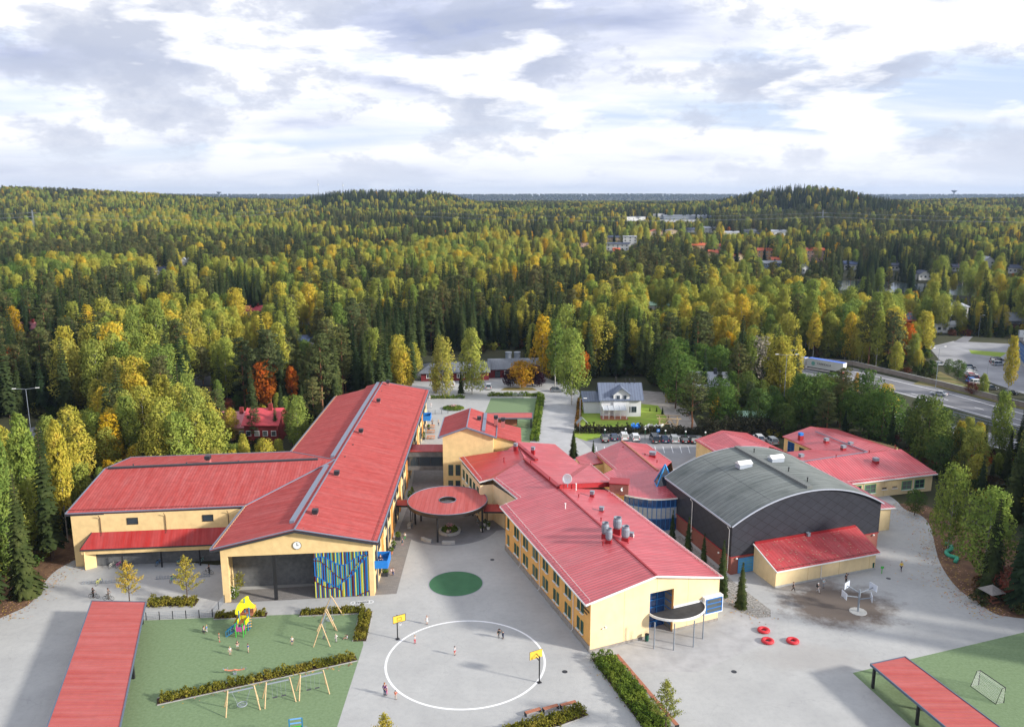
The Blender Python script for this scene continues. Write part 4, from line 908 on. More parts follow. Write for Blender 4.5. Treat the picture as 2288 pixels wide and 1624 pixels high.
# rolled dark seam down the roof and edge trims
b = MB()
for off_, sz in ((0, .14), (1, .16)):
    o = (-gy.normalized()*.38) if not off_ else gy*1.016
    for i in range(NA): t0, t1 = i/NA, (i+1)/NA; pa = g0_+gx*LG*(t0*1.02-.01)+o; pb_ = g0_+gx*LG*(t1*1.02-.01)+o; b.bar((*pa.xy, arcz(t0)+.05), (*pb_.xy, arcz(t1)+.05), .12, .2)
pa = g0_-gx*.32; b.bar((*pa.xy, zt+.02), (*(pa+gy).xy, zt+.02), .16, .26); pa = g1_+gx*.32; b.bar((*pa.xy, zt+.02), (*(pa+gy).xy, zt+.02), .16, .26)
b.build('roof_edge', mat('pale_edge_trim', (.40, .43, .50), .4), T, world=True)
b = MB(); pa = g0_+gx*LG*.5; b.bar((*(pa+gy*.02).xy, za+.32), (*(pa+gy*.99).xy, za+.32), 1.0, .5); b.build('ridge_vent', mat('grey_ridge', (.17, .18, .17), .8, .2, 3.), T, world=True)
b = MB(); pa = g0_+gx*LG*.245; b.bar((*(pa+gy*.01).xy, arcz(.245)+.13), (*(pa+gy*.99).xy, arcz(.245)+.13), .1, .06); b.build('roof_seam', BLACK, T, world=True)
for tx, ty in ((.36, .60), (.60, .62)):
    c = g0_+gx*LG*tx+gy*ty; a = math.atan2(gx.y, gx.x); sl_ = -.0; z_ = arcz(tx)+.1
    b = MB(); b.box((c.x, c.y, z_+.35), (2.6, 1.4, .8), a); o = b.build('skylight', GREY if False else mat('skylight_kerb', (.36, .40, .46), .5), T, world=True)
    b = MB(); hw = 1.4; hh = .8; P_ = lambda x, y, z: (Vector((c.x, c.y, 0))+gx*x+Vector((-gx.y, gx.x, 0))*y+v((0, 0, z)))
    b.face([P_(-hw, -hh, z_+.76), P_(hw, -hh, z_+.76), P_(hw, 0, z_+1.3), P_(-hw, 0, z_+1.3)]); b.face([P_(hw, hh, z_+.76), P_(-hw, hh, z_+.76), P_(-hw, 0, z_+1.3), P_(hw, 0, z_+1.3)]); b.face([P_(-hw, -hh, z_+.76), P_(-hw, 0, z_+1.3), P_(-hw, hh, z_+.76)]); b.face([P_(hw, -hh, z_+.76), P_(hw, hh, z_+.76), P_(hw, 0, z_+1.3)])
    sub(T, o, b, 'skylight_dome', WHITE)
for ty in (.15, .38, .62, .85): c = g0_+gx*(LG*.56)+gy*ty; roofpipe(T, c.x, c.y, za+.1, BLACK, .6)
# walls: diamond cladding over brick
def cladmat():
    t = CLAD.node_tree; L = t.links; bs = [n for n in t.nodes if n.type == 'BSDF_PRINCIPLED'][0]; tc = N('ShaderNodeTexCoord', t); sp = N('ShaderNodeSeparateXYZ', t); L.new(tc.outputs['UV'], sp.inputs[0])
    c = bs.inputs['Base Color'].links[0].from_socket
    for s_, p_ in ((.62, 1.7), (-.62, 1.7)):
        w = math_node(t, 'ADD', math_node(t, 'MULTIPLY', sp.outputs[0], s_), sp.outputs[1]); k = math_node(t, 'LESS_THAN', math_node(t, 'FRACT', math_node(t, 'DIVIDE', w, p_)), .045); c = mixc(t, k, c, (.012, .012, .015))
    L.new(c, bs.inputs['Base Color'])
cladmat()
b = MB(); ptsg = [(*g0_.xy, zb), (*g1_.xy, zb)]+[(*(g0_+gx*LG*(1-i/NA)).xy, arcz(1-i/NA)) for i in range(NA+1)]; b.face(ptsg)
b.face([(*(p[0]+gy.x, p[1]+gy.y), p[2]) for p in ptsg][::-1])
for pz in (g0_, g1_): b.face([(*(pz+gy).xy, zb), (*pz.xy, zb), (*pz.xy, zt), (*(pz+gy).xy, zt)])
b.build('wall', CLAD, T, world=True)
b = MB(); fo = [(g0_+gx*.1-gy*.0).xy, (g1_-gx*.1).xy, (g1_+gy-gx*.1).xy, (g0_+gy+gx*.1).xy]; walls(b, [tuple(p) for p in fo], zb+.02); b.build('brick_base', BRK, T, world=True)
b = MB(); fo3 = [(g0_-gx*.05), (g1_+gx*.05)]; b.bar((*fo3[0].xy, zb), (*fo3[1].xy, zb), .14, .12); b.bar((*fo3[0].xy, zb), (*(fo3[0]+gy).xy, zb), .14, .12); b.build('base_flashing', RTRIM, T, world=True)
dE_ = 2.9; w0 = win(T, tuple(g0_.xy), tuple(g1_.xy), 2.9, .1, 2.9, 2.5, mat('sky_blue_frame', (.04, .28, .62), .5), mat('pale_blue_glass', (.10, .30, .45), .2), (2, 5), False, .06, .14); w0.name = 'entrance_door'
for ty in (.02, .55): c = g0_+gy*ty-gx*.1; pipe(T, (c.x, c.y), 8.2, .3, WHITE, (-gx.x, -gx.y))
b = MB()
for c in ([g0_+gy*k-gx*.18+v((0, 0, 2.3)) for k in (.15, .35, .55)]+[g0_+gx*k-gy.normalized()*.2+v((0, 0, 2.75)) for k in (1.0, LG-1.2)]): b.ball(c, .17)
b.build('wall_lamp', WHITE, T, world=True)
# store annex
T = thing('gym_annex', 'cream storage annex with a leaf-strewn red lean-to roof in front of the dark gym', 'building', (41, 118.8, 0))
an0, an1 = v((41.0, 118.8, 0)), v((59.4, 125.4, 0)); t0_, t1_ = v((39.2, 124.6, 4.8)), v((58.2, 131.45, 4.8))
b = MB(); walls(b, [tuple(an0.xy), tuple(an1.xy), tuple(t1_.xy), tuple(t0_.xy)], [2.85, 2.85, 4.65, 4.65]); b.build('wall', mat('cream_render', (.80, .63, .36), .9, .06, .8, stripe=(0, 6.1, .01, (.55, .36, .15), 0)), T, world=True)
ddn = (an1-an0).normalized(); dpn = v((-ddn.y, ddn.x, 0))
b = MB(); b.slab([v((*(an0-ddn*.25-dpn*.5).xy, 2.95)), v((*(an1+ddn*.45-dpn*.5).xy, 2.95)), v((*(t1_+ddn*.4).xy, 4.85)), v((*(t0_-ddn*.25).xy, 4.85))], .14); b.build('roof', mat('leafy_red_roof', (.46, .055, .06), .5, .1, 1., spec=.3, stripe=(0, .62, .06, (.2, .01, .01), .02)), T, world=True)
def leaves():
    b = MB(); random.seed(5)
    for _ in range(170):
        u, w = random.random(), random.random()**1.0; p = (an0-dpn*.4).lerp(an1-dpn*.4, u); q = t0_.lerp(t1_, u); p = v((p.x, p.y, 2.95)); q = v((q.x, q.y, 4.85)); c = p.lerp(q, w)+v((0, 0, .02)); a = random.random()*6.3; s_ = random.uniform(.08, .22)
        e1 = v((math.cos(a), math.sin(a), 0))*s_; e2 = v((-math.sin(a), math.cos(a), 0))*s_*.4; up = v((0, 0, .03)); b.face([c-e1-e2+up, c+e1-e2+up, c+e1+e2+up, c-e1+e2+up])
    o = b.build('fallen_leaves', mat('dry_leaf', (.5, .28, .2), .9), T, world=True); o['kind'] = 'stuff'
leaves()
b = MB(); b.bar(v((*(an0-ddn*.25-dpn*.52).xy, 2.85)), v((*(an1+ddn*.45-dpn*.52).xy, 2.85)), .12, .2); b.bar(v((*(an0-ddn*.25-dpn*.5).xy, 2.86)), v((*(t0_-ddn*.25).xy, 4.76)), .12, .2); b.build('eaves_board', WHITE, T, world=True)
b = MB(); q = t0_.lerp(t1_, .5)+v((0, .05, .25)); b.bar(t0_+v((0, -.15, .1)), t1_+v((0, -.15, .1)), .2, .5); b.build('roof_flashing', RTRIM, T, world=True)
q = G(1805, 1206, 4.0); ventbox(T, q.x, q.y, 4.1, .6, .55, RTRIM, GALV, 'box', .35); q = an0.lerp(an1, .44); pipe(T, tuple(q.xy), 2.9, .2, WHITE, (-dpn.x, -dpn.y))
barline(T, [v((*(an0-dpn*.2).xy, 3.1)), v((*(an1-dpn*.2).xy, 3.1))], MATS['snow_guard_brown'], .12, .05)
b = MB(); c = an0.lerp(an1, .5)-dpn*.04; b.box((c.x, c.y, .12), ((an1-an0).length+.1, .1, .3), math.atan2(ddn.y, ddn.x)); b.build('plinth', CONC, T, world=True)
# ---------------- back wings
def hipwing(name, label, roofs, foot, zw, loc, wallm=YEL, rm=None):
    T = thing(name, label, 'building', loc)
    for r_ in roofs: MB().slab(r_, .2).build('roof', rm or RROOF2, T, world=True)
    b = MB(); walls(b, foot, zw); b.build('wall', wallm, T, world=True); return T
Fr_, Fr2_ = e(1613, 961, 6.4), e(1757, 1009.6, 5.4); F1_ = e(1552, 982, 4.4); F2_ = e(1669, 967, 4.6); Fl_ = e(1604.7, 1014.5, 4.4)
T = hipwing('kitchen_wing', 'low yellow wing with red roof between the parked cars and the barrel-roofed gym', [[Fr_, F1_, Fl_, e(1690, 1018, 5.6), Fr2_.lerp(Fr_, .25)], [Fr_, Fr2_.lerp(Fr_, .25), Fr2_, F2_]], [(F1_.x+.4, F1_.y-.2), (Fl_.x+.4, Fl_.y+.2), (58, 166), (60.2, 172.5), (F2_.x-.5, F2_.y-.8), (Fr_.x, Fr_.y-1.4)], [4.25, 4.25, 4.3, 4.3, 4.3, 5.4], (48, 175, 0))
win(T, (F1_.x+.4, F1_.y-.2), (Fl_.x+.4, Fl_.y+.2), 8.6, 1.3, 1.8, 2.0, GREENF, GLASS, (2, 1), True); barline(T, [F1_.lerp(Fr_, .05), Fl_.lerp(Fr_, .03)], sg, .2, .06); 
H1_, Ht_, H2_ = e(1748, 974.4, 4.4), e(1811, 952.5, 6.0), e(1871, 959, 4.6); Hl_ = e(1815.6, 1003.7, 4.4); Hr2_ = e(1938.7, 1009.6, 6.0); I1, I2 = e(1792, 1031.5, 6.0), e(2013, 1003, 6.4); Ie1, Ie2 = e(1878, 1083, 3.7), e(2095.5, 1058, 3.9)
T = hipwing('classroom_wing', 'yellow classroom wing with a blue door under red roofs behind the gym', [[H1_, Hl_, Hr2_, Ht_], [Ht_, Hr2_, I2.lerp(Hr2_, .15), H2_]], [(H1_.x+.5, H1_.y), (Hl_.x+.6, Hl_.y), (80, 168), (87, 178), (H2_.x-.3, H2_.y-.8), (Ht_.x, Ht_.y-1.)], [4.25, 4.25, 4.3, 4.3, 4.3, 5.5], (70, 183, 0))
for u_ in (2.6,): w0 = win(T, (H1_.x+.5, H1_.y), (Hl_.x+.6, Hl_.y), u_, .3, 2.3, 3.4, BLUE, GLASSB, (2, 2), False); w0.name = 'door'
for u_ in (6.4, 9.2): win(T, (H1_.x+.5, H1_.y), (Hl_.x+.6, Hl_.y), u_, 1.2, 1.8, 2.2, GREENF, GLASS, (2, 1), True)
for px, py, hh in ((1789, 973, .6), (1846, 985, .6), (1900, 994, .6), (1884, 1001, .6), (1790, 1020, .5)): q = e(px, py+4, 5.3); ventbox(T, q.x, q.y, 5.2, hh, .9, RTRIM, GALV if px != 1789 else BLUEB, 'box', .3)
b = MB(); b.bar(e(1822, 963.5, 6.05), e(1938, 1009, 6.1), .25, .1); b.bar(e(1938, 1009, 6.1), e(1792, 1031, 6.1), .25, .1); b.build('ridge_cap', GREY, T, world=True)
I1b = e(1700, 1008, 5.4)
T = hipwing('long_wing', 'low cream wing with green window frames and pale red roof right of the gym', [[I1, Ie1, Ie2, I2], [I1, I2.lerp(Hr2_, .2), Hr2_, e(1815.6, 1003.7, 4.6), e(1757, 1009.6, 5.0)]], [(Ie1.x, Ie1.y+.6), (Ie2.x-.7, Ie2.y+.6), (I2.x-1.2, I2.y-.2), (I1.x, I1.y)], [3.6, 3.7, 5.9, 5.7], (75, 160, 0), MATS['cream_render'])
WA, WB = (Ie1.x, Ie1.y+.6), (Ie2.x-.7, Ie2.y+.6); LW = math.hypot(WB[0]-WA[0], WB[1]-WA[1])
for u_, w_, z_, h_ in ((LW*.86, 2.4, .9, 1.9), (LW*.72, 2.4, .9, 1.9), (LW*.33, 2.6, 1.0, 1.9), (LW*.20, 1.6, 1.0, 1.9)): win(T, WA, WB, u_, z_, w_, h_, mat('light_green_frame', (.13, .36, .16), .5), GLASS, (2, 2), True, .05, .12)
for u_ in (.48, .59): win(T, WA, WB, LW*u_, 1.5, 1.2, .45, WOOD, GLASS, (1, 1), True)
for u_ in (.26, .79): q = Vector((*WA, 0)).lerp(Vector((*WB, 0)), u_); pipe(T, tuple(q.xy), 3.6, .2, WHITE, (.3, -.95))
b = MB(); b.bar(Ie1-v((0, 0, .12)), Ie2-v((0, 0, .12)), .12, .25); b.build('eaves_board', WHITE, T, world=True); barline(T, [Ie1.lerp(I1, .06), Ie2.lerp(I2, .06)], sg, .2, .06)
q = e(1956, 1037, 5.); ventbox(T, q.x, q.y, 4.9, .9, 1.0, RTRIM, GALV, 'box', .3)
for px, py in ((1778, 1032), (1868, 1022), (1942, 1012), (2000, 1001)): q = e(px, py, 6.1); roofpipe(T, q.x, q.y, 6.0)
j0, j1_ = e(1896, 1085, 3.6), e(1998.7, 1132, 4.4); T = thing('side_annex', 'small cream annex with a red roof strip behind the right side of the gym', 'building', (69, 140.8, 0))
jp = [e(1998.5, 1132, 4.5), e(1940, 1138, 4.5), e(1870, 1085, 4.9), e(1896, 1083, 4.5)]; b = MB(); b.slab([v((69.6, 141.0, 4.5)), v((61, 139.4, 4.6)), v((59.5, 155, 4.6)), v((66.2, 155.6, 4.5))][::-1], .2); b.build('roof', RROOF2, T, world=True)
b = MB(); walls(b, [(62.6, 139.6), (68.9, 141.4), (65.6, 155.3), (60, 155)], 4.3); b.build('wall', MATS['cream_render'], T, world=True); b = MB(); b.bar((61, 139.35, 4.4), (69.6, 140.95, 4.4), .12, .22); b.build('eaves_board', WHITE, T, world=True)
# ================================================================== TREES
FG = {
 'spruce': foliage('spruce_needles', [(.024, .040, .016), (.034, .052, .019), (.050, .066, .022), (.022, .040, .019), (.064, .080, .025)], 1.1, True, .10),
 'pine': foliage('pine_needles', [(.085, .11, .04), (.12, .135, .045), (.14, .135, .05), (.09, .12, .05)], 1.1, True, .15),
 'birch': foliage('birch_leaves', [(.20, .28, .06), (.37, .39, .08), (.50, .45, .07), (.26, .34, .07), (.58, .46, .06), (.39, .39, .07), (.16, .24, .055), (.31, .36, .07), (.66, .47, .05), (.23, .31, .065), (.44, .39, .075)], 1.1, True),
 'leafy': foliage('broad_leaves', [(.09, .16, .035), (.12, .20, .04), (.08, .14, .04), (.17, .21, .04)], 1.1, True),
 'yellow': foliage('bright_yellow_leaves', [(.60, .40, .03), (.52, .33, .02), (.62, .34, .02)], .8, True),
 'green_birch': foliage('green_birch_leaves', [(.19, .28, .06), (.28, .36, .07), (.24, .31, .06)], 1.1, True),
 'maple': foliage('golden_maple_leaves', [(.60, .33, .03)], .9, True),
 'orange': foliage('orange_leaves', [(.60, .17, .02), (.50, .14, .02), (.58, .24, .02)], .8, True),
 'red': foliage('russet_leaves', [(.22, .085, .05), (.26, .075, .05), (.20, .13, .05)], .9, True),
 'purple': foliage('purple_leaves', [(.05, .02, .03), (.04, .015, .025)], .8),
 'pale': foliage('grey_bare_leaves', [(.40, .36, .28)], .8),
}
def quad(b, c, s, rnd, droop=0., asp=1.6):
    a = rnd.uniform(0, 6.283); t = rnd.uniform(-1.1, 1.1)-droop
    d = Vector((math.cos(a)*math.cos(t), math.sin(a)*math.cos(t), math.sin(t))); e = d.cross(Vector((rnd.uniform(-1, 1), rnd.uniform(-1, 1), rnd.uniform(-1, 1))))
    if e.length < .01: e = Vector((1, 0, 0))
    e.normalize(); d *= s*asp*.5; e *= s*.5; n = len(b.v)
    b.v += [tuple(c-d), tuple(c-e*.8+d*.1), tuple(c+d), tuple(c+e*.8+d*.1)]; b.f.append((n, n+1, n+2, n+3))
def spruce_mesh(seed, h=20, r=2.9, lo=0.06, dens=1.):
    rnd = random.Random(seed); b = MB(); z = h*lo; step = h/34/dens
    while z < h*.985:
        f = 1-(z/h); rr = r*(f**.82)*rnd.uniform(.82, 1.1)+.10; nb = max(4, int((5+7*f)*dens**.5))
        a0 = rnd.uniform(0, 6.28)
        for k in range(nb):
            a = a0+k*6.283/nb+rnd.uniform(-.2, .2); L = rr*rnd.uniform(.7, 1.12); dr = .32+.25*f
            dv = Vector((math.cos(a), math.sin(a), 0)); sd = Vector((-dv.y, dv.x, 0)); w = (.26+.20*L)*rnd.uniform(.8, 1.2)
            p = [Vector((0, 0, z))+dv*(L*q)+Vector((0, 0, -dr*L*q*q+(.10*L*q if q == 1 else 0))) for q in (0.05, .5, 1.)]
            for i in range(2):
                w0, w1 = w*(1, 1.05)[i], w*(1.05, .25)[i]; n = len(b.v)
                dp = Vector((0, 0, -.18*w)); b.v += [tuple(p[i]-sd*w0+dp), tuple(p[i]), tuple(p[i]+sd*w0+dp), tuple(p[i+1]+sd*w1+dp), tuple(p[i+1]), tuple(p[i+1]-sd*w1+dp)]
                b.f += [(n, n+1, n+4, n+5), (n+1, n+2, n+3, n+4)]
            for _ in range(2): q = rnd.uniform(.3, 1.); quad(b, Vector((0, 0, z))+dv*(L*q)+sd*rnd.uniform(-w, w)+Vector((0, 0, -dr*L*q*q-.08)), .34+.1*f, rnd, .5)
        z += step*rnd.uniform(.8, 1.2)
    return b
def clump_mesh(seed, h, r, lo, kind, n_cl=30, per=55, leaf=.42, top=.5):
    """crown of drooping leaf clumps spread through the crown's volume"""
    rnd = random.Random(seed); b = MB(); zc0 = h*lo; H = h-zc0; cents = []
    for i in range(n_cl):
        t = (i+.5)/n_cl; z = zc0+H*(t**.9)
        if kind == 'birch': prof = (math.sin(math.pi*min(1, t*.74+.16))**.6)*(1-.28*t)*rnd.uniform(.8, 1.15)
        elif kind == 'pine': prof = .55+.5*math.sin(math.pi*min(1, t+.15))*rnd.uniform(.7, 1.2)*(1-.4*t*t)
        else: prof = math.sqrt(max(.05, 1-(2*t-1)**2))*.95+.05
        a = i*2.4+rnd.uniform(-.5, .5); R_ = r*prof*rnd.uniform(.42, .95); cents.append((Vector((math.cos(a)*R_, math.sin(a)*R_, z)), r*rnd.uniform(.30, .50)*(.55+.5*prof)))
    cents.append((Vector((0, 0, h-.3)), r*.22))
    for c, cr in cents:
        fl = {'birch': 1.15, 'pine': .42, 'round': .8}[kind]
        m = int(per*(cr/(r*.4))**1.6)+6
        for _ in range(m):
            v_ = Vector((rnd.gauss(0, 1), rnd.gauss(0, 1), rnd.gauss(0, 1))); v_.normalize(); q = rnd.uniform(.45, 1.05)**.6
            p = c+Vector((v_.x*cr*q, v_.y*cr*q, v_.z*cr*fl*q-(.35*cr*rnd.random() if kind == 'birch' else 0)))
            quad(b, p, leaf*rnd.uniform(.7, 1.25), rnd, .55 if kind == 'birch' else .1)
    b.cents = cents; return b
def trunk_mesh(h, r, cents=None, topf=.93, seed=0):
    rnd = random.Random(seed); b = MB(); n = 6
    pts = [Vector((rnd.uniform(-.12, .12)*(i > 0), rnd.uniform(-.12, .12)*(i > 0), h*topf*i/n)) for i in range(n+1)]; b.tube(pts, r, 7, r*.18)
    if cents:
        for c, cr in cents[::3]:
            z0 = max(h*.12, c.z-1.5-.25*math.hypot(c.x, c.y)); b.tube([(0, 0, z0), (c.x*.55, c.y*.55, (z0+c.z)/2+.2), (c.x, c.y, c.z)], r*.28, 4, r*.08)
    return b
def mesh_of(bb, name, m):
    me = bpy.data.meshes.new(name); me.from_pydata(bb.v, [], bb.f); me.materials.append(m); return me
PROTO = {}; GB = []
def make_proto(key, crown, trunk, h, bm):
    PROTO.setdefault(key, []).append((mesh_of(crown, 'crown', FG[{'young': 'spruce'}.get(key, key)]), mesh_of(trunk, 'trunk', bm), h))
for s_ in range(5):
    h = (20, 22, 18, 21, 16)[s_]; make_proto('spruce', spruce_mesh(s_, h, (2.9, 3.2, 2.7, 2.5, 2.6)[s_], (.05, .10, .03, .14, .02)[s_]), trunk_mesh(h, .24, None, .97, s_), h, BARK)
for s_ in range(6):
    h = (17, 18, 15, 19, 16, 13)[s_]; c = clump_mesh(20+s_, h, (3.6, 4.2, 3.4, 3.0, 4.6, 3.5)[s_], (.14, .20, .10, .28, .16, .08)[s_], 'birch', 50, 105, .36); make_proto('birch', c, trunk_mesh(h, .19, c.cents, .96, s_), h, BIRCHB); GB.append((c, PROTO['birch'][-1][1], h))
PROTO['green_birch'] = [(mesh_of(MB_, 'crown', FG['green_birch']), tm_, h_) for MB_, tm_, h_ in GB]
for s_ in range(4):
    h = (18, 20, 17, 19)[s_]; c = clump_mesh(40+s_, h, (3.4, 3.1, 3.7, 3.0)[s_], (.36, .46, .25, .15)[s_], 'pine', 32, 100, .33); make_proto('pine', c, trunk_mesh(h, .25, c.cents, .95, s_), h, PINEB)
for k_, n_ in (('maple', 1), ('leafy', 3), ('yellow', 2), ('orange', 2), ('red', 2), ('purple', 1), ('pale', 1)):
    for s_ in range(n_):
        h = {'maple': 8, 'leafy': 13, 'yellow': 15, 'orange': 11, 'red': 5, 'purple': 5.5, 'pale': 11}[k_]+s_; r_ = {'maple': 3.9, 'leafy': 4.3, 'yellow': 3.0, 'orange': 3.0, 'red': 3.2, 'purple': 2.6, 'pale': 3.2}[k_]
        c = clump_mesh(60+s_+len(k_)*3, h, r_, .14, 'round' if k_ in ('leafy', 'red', 'purple', 'orange', 'maple') else 'birch', 36, 95 if k_ != 'pale' else 30, .34 if h > 7 else .22); make_proto(k_, c, trunk_mesh(h, .2 if h > 7 else .1, c.cents, .8, s_), h, BARK if k_ != 'yellow' else BIRCHB)
def tree(name, key, idx, x, y, z, sc, rot, label, group=None, cat='tree', hsc=None):
    cm, tm, h = PROTO[key][idx % len(PROTO[key])]
    T = thing(name, label, cat, (x, y, z), rot, group); T.scale = (sc, sc, hsc or sc)
    for me in (cm, tm): o = bpy.data.objects.new(me.name.split('.')[0], me); link(o); o.parent = T
    return T
# --- no-tree areas in plan, and sight lines kept open towards houses, roads and water
def inpoly(x, y, P):
    c = False; j = len(P)-1
    for i in range(len(P)):
        xi, yi = P[i][0], P[i][1]; xj, yj = P[j][0], P[j][1]
        if (yi > y) != (yj > y) and x < (xj-xi)*(y-yi)/(yj-yi)+xi: c = not c
        j = i
    return c
def PX(l): return [G(*p).xy for p in l]
CLEAR = [yard_world, [(-78, 118), (-78, 160), (-50, 163), (-50, 222), (0, 235), (40, 205), (80, 197), (90, 180), (95, 118)], LAKE,
 PX([(925, 900), (925, 800), (1180, 778), (1190, 830), (1225, 870), (1230, 900)]), PX([(1240, 900), (1290, 845), (1440, 842), (1500, 905), (1560, 960), (1560, 1000), (1240, 1000)]),
 PX([(1530, 770), (1700, 790), (1905, 812), (2100, 858), (2288, 906), (2500, 965), (2500, 1092), (2288, 1030), (2080, 966), (1905, 940), (1890, 880), (1780, 845), (1560, 805)]),
 PX([(2060, 765), (2130, 750), (2500, 765), (2500, 960), (2288, 900), (2100, 850)]), PX([(-60, 945), (215, 925), (230, 995), (60, 1070), (-60, 1120)]),
 PX([(1960, 1150), (2040, 1120), (2080, 1150), (2090, 1220), (2150, 1330), (2250, 1390), (2500, 1400), (2500, 1800), (-300, 1800), (-100, 1440), (90, 1320), (160, 1250)])]
# px rect kept visible, farthest metres from which trees in front are dropped
SIGHT = []
def keep(x0, y0, x1, y1, dist): SIGHT.append((x0, y0, x1, y1, dist))
def blocked(x, y, z, h, r):
    for P in CLEAR:
        if inpoly(x, y, P): return True
    d = math.hypot(x, y); px, pt = proj(x, y, z+h*.96); _, pb = proj(x, y, z); w = r*CF/d*.8
    for x0, y0, x1, y1, dm in SIGHT:
        if d < dm and px+w > x0 and px-w < x1 and pt < y1 and pb > y0: return True
    return False
# palette zones measured on the photo: (x, y, rx, ry, kind, strength)
ZONES = [(480, 665, 190, 42, 'spruce', .95), (340, 740, 90, 50, 'leafy', .5), (60, 640, 90, 60, 'leafy', .6), (420, 700, 200, 30, 'spruce', .6), (960, 760, 330, 75, 'spruce', .85), (700, 790, 150, 70, 'pine', .7), (1380, 790, 130, 75, 'spruce', .8), (1560, 830, 80, 60, 'leafy', .6), (1960, 650, 40, 60, 'spruce', 1.), (2195, 730, 40, 70, 'spruce', .9), (1480, 620, 120, 40, 'pine', .6),
 (2250, 1020, 70, 130, 'spruce', .9), (1900, 900, 240, 70, 'leafy', .75), (20, 1060, 60, 160, 'birch', .85), (110, 1120, 60, 100, 'spruce', .85), (600, 455, 330, 28, 'spruce', .75), (900, 440, 200, 25, 'spruce', .7), (300, 505, 250, 22, 'birch', .8), (300, 560, 350, 30, 'pine', .5), (1050, 590, 260, 50, 'birch', .85), (1550, 690, 260, 60, 'birch', .85), (1780, 740, 200, 70, 'birch', .8), (500, 760, 260, 60, 'birch', .7), (330, 850, 200, 60, 'birch', .6), (380, 470, 380, 40, 'birch', .3), (2150, 1130, 70, 80, 'birch', .95), (1760, 460, 260, 40, 'spruce', .55), (1900, 500, 380, 20, 'pine', .7), (100, 940, 140, 40, 'birch', .9), (440, 960, 200, 40, 'birch', .7), (1700, 870, 160, 50, 'leafy', .6), (2080, 960, 120, 60, 'leafy', .5)]
def pick(x, y, z, rnd):
    px, py = proj(x, y, z+9); best = None
    for zx, zy, rx, ry, k, s in ZONES:
        d = ((px-zx)/rx)**2+((py-zy)/ry)**2
        if d < 1 and rnd.random() < s*(1-.5*d): best = k
    if best: return best
    n = noise.noise(Vector((x/75, y/110, .5)))+.5*noise.noise(Vector((x/26, y/30, 7.5)))+rnd.uniform(-.34, .34); r = rnd.random()
    if r < .009: return 'yellow'
    if r < .014: return 'orange'
    if n > .09: return 'birch'
    return 'spruce' if rnd.random() < .78 else 'pine'
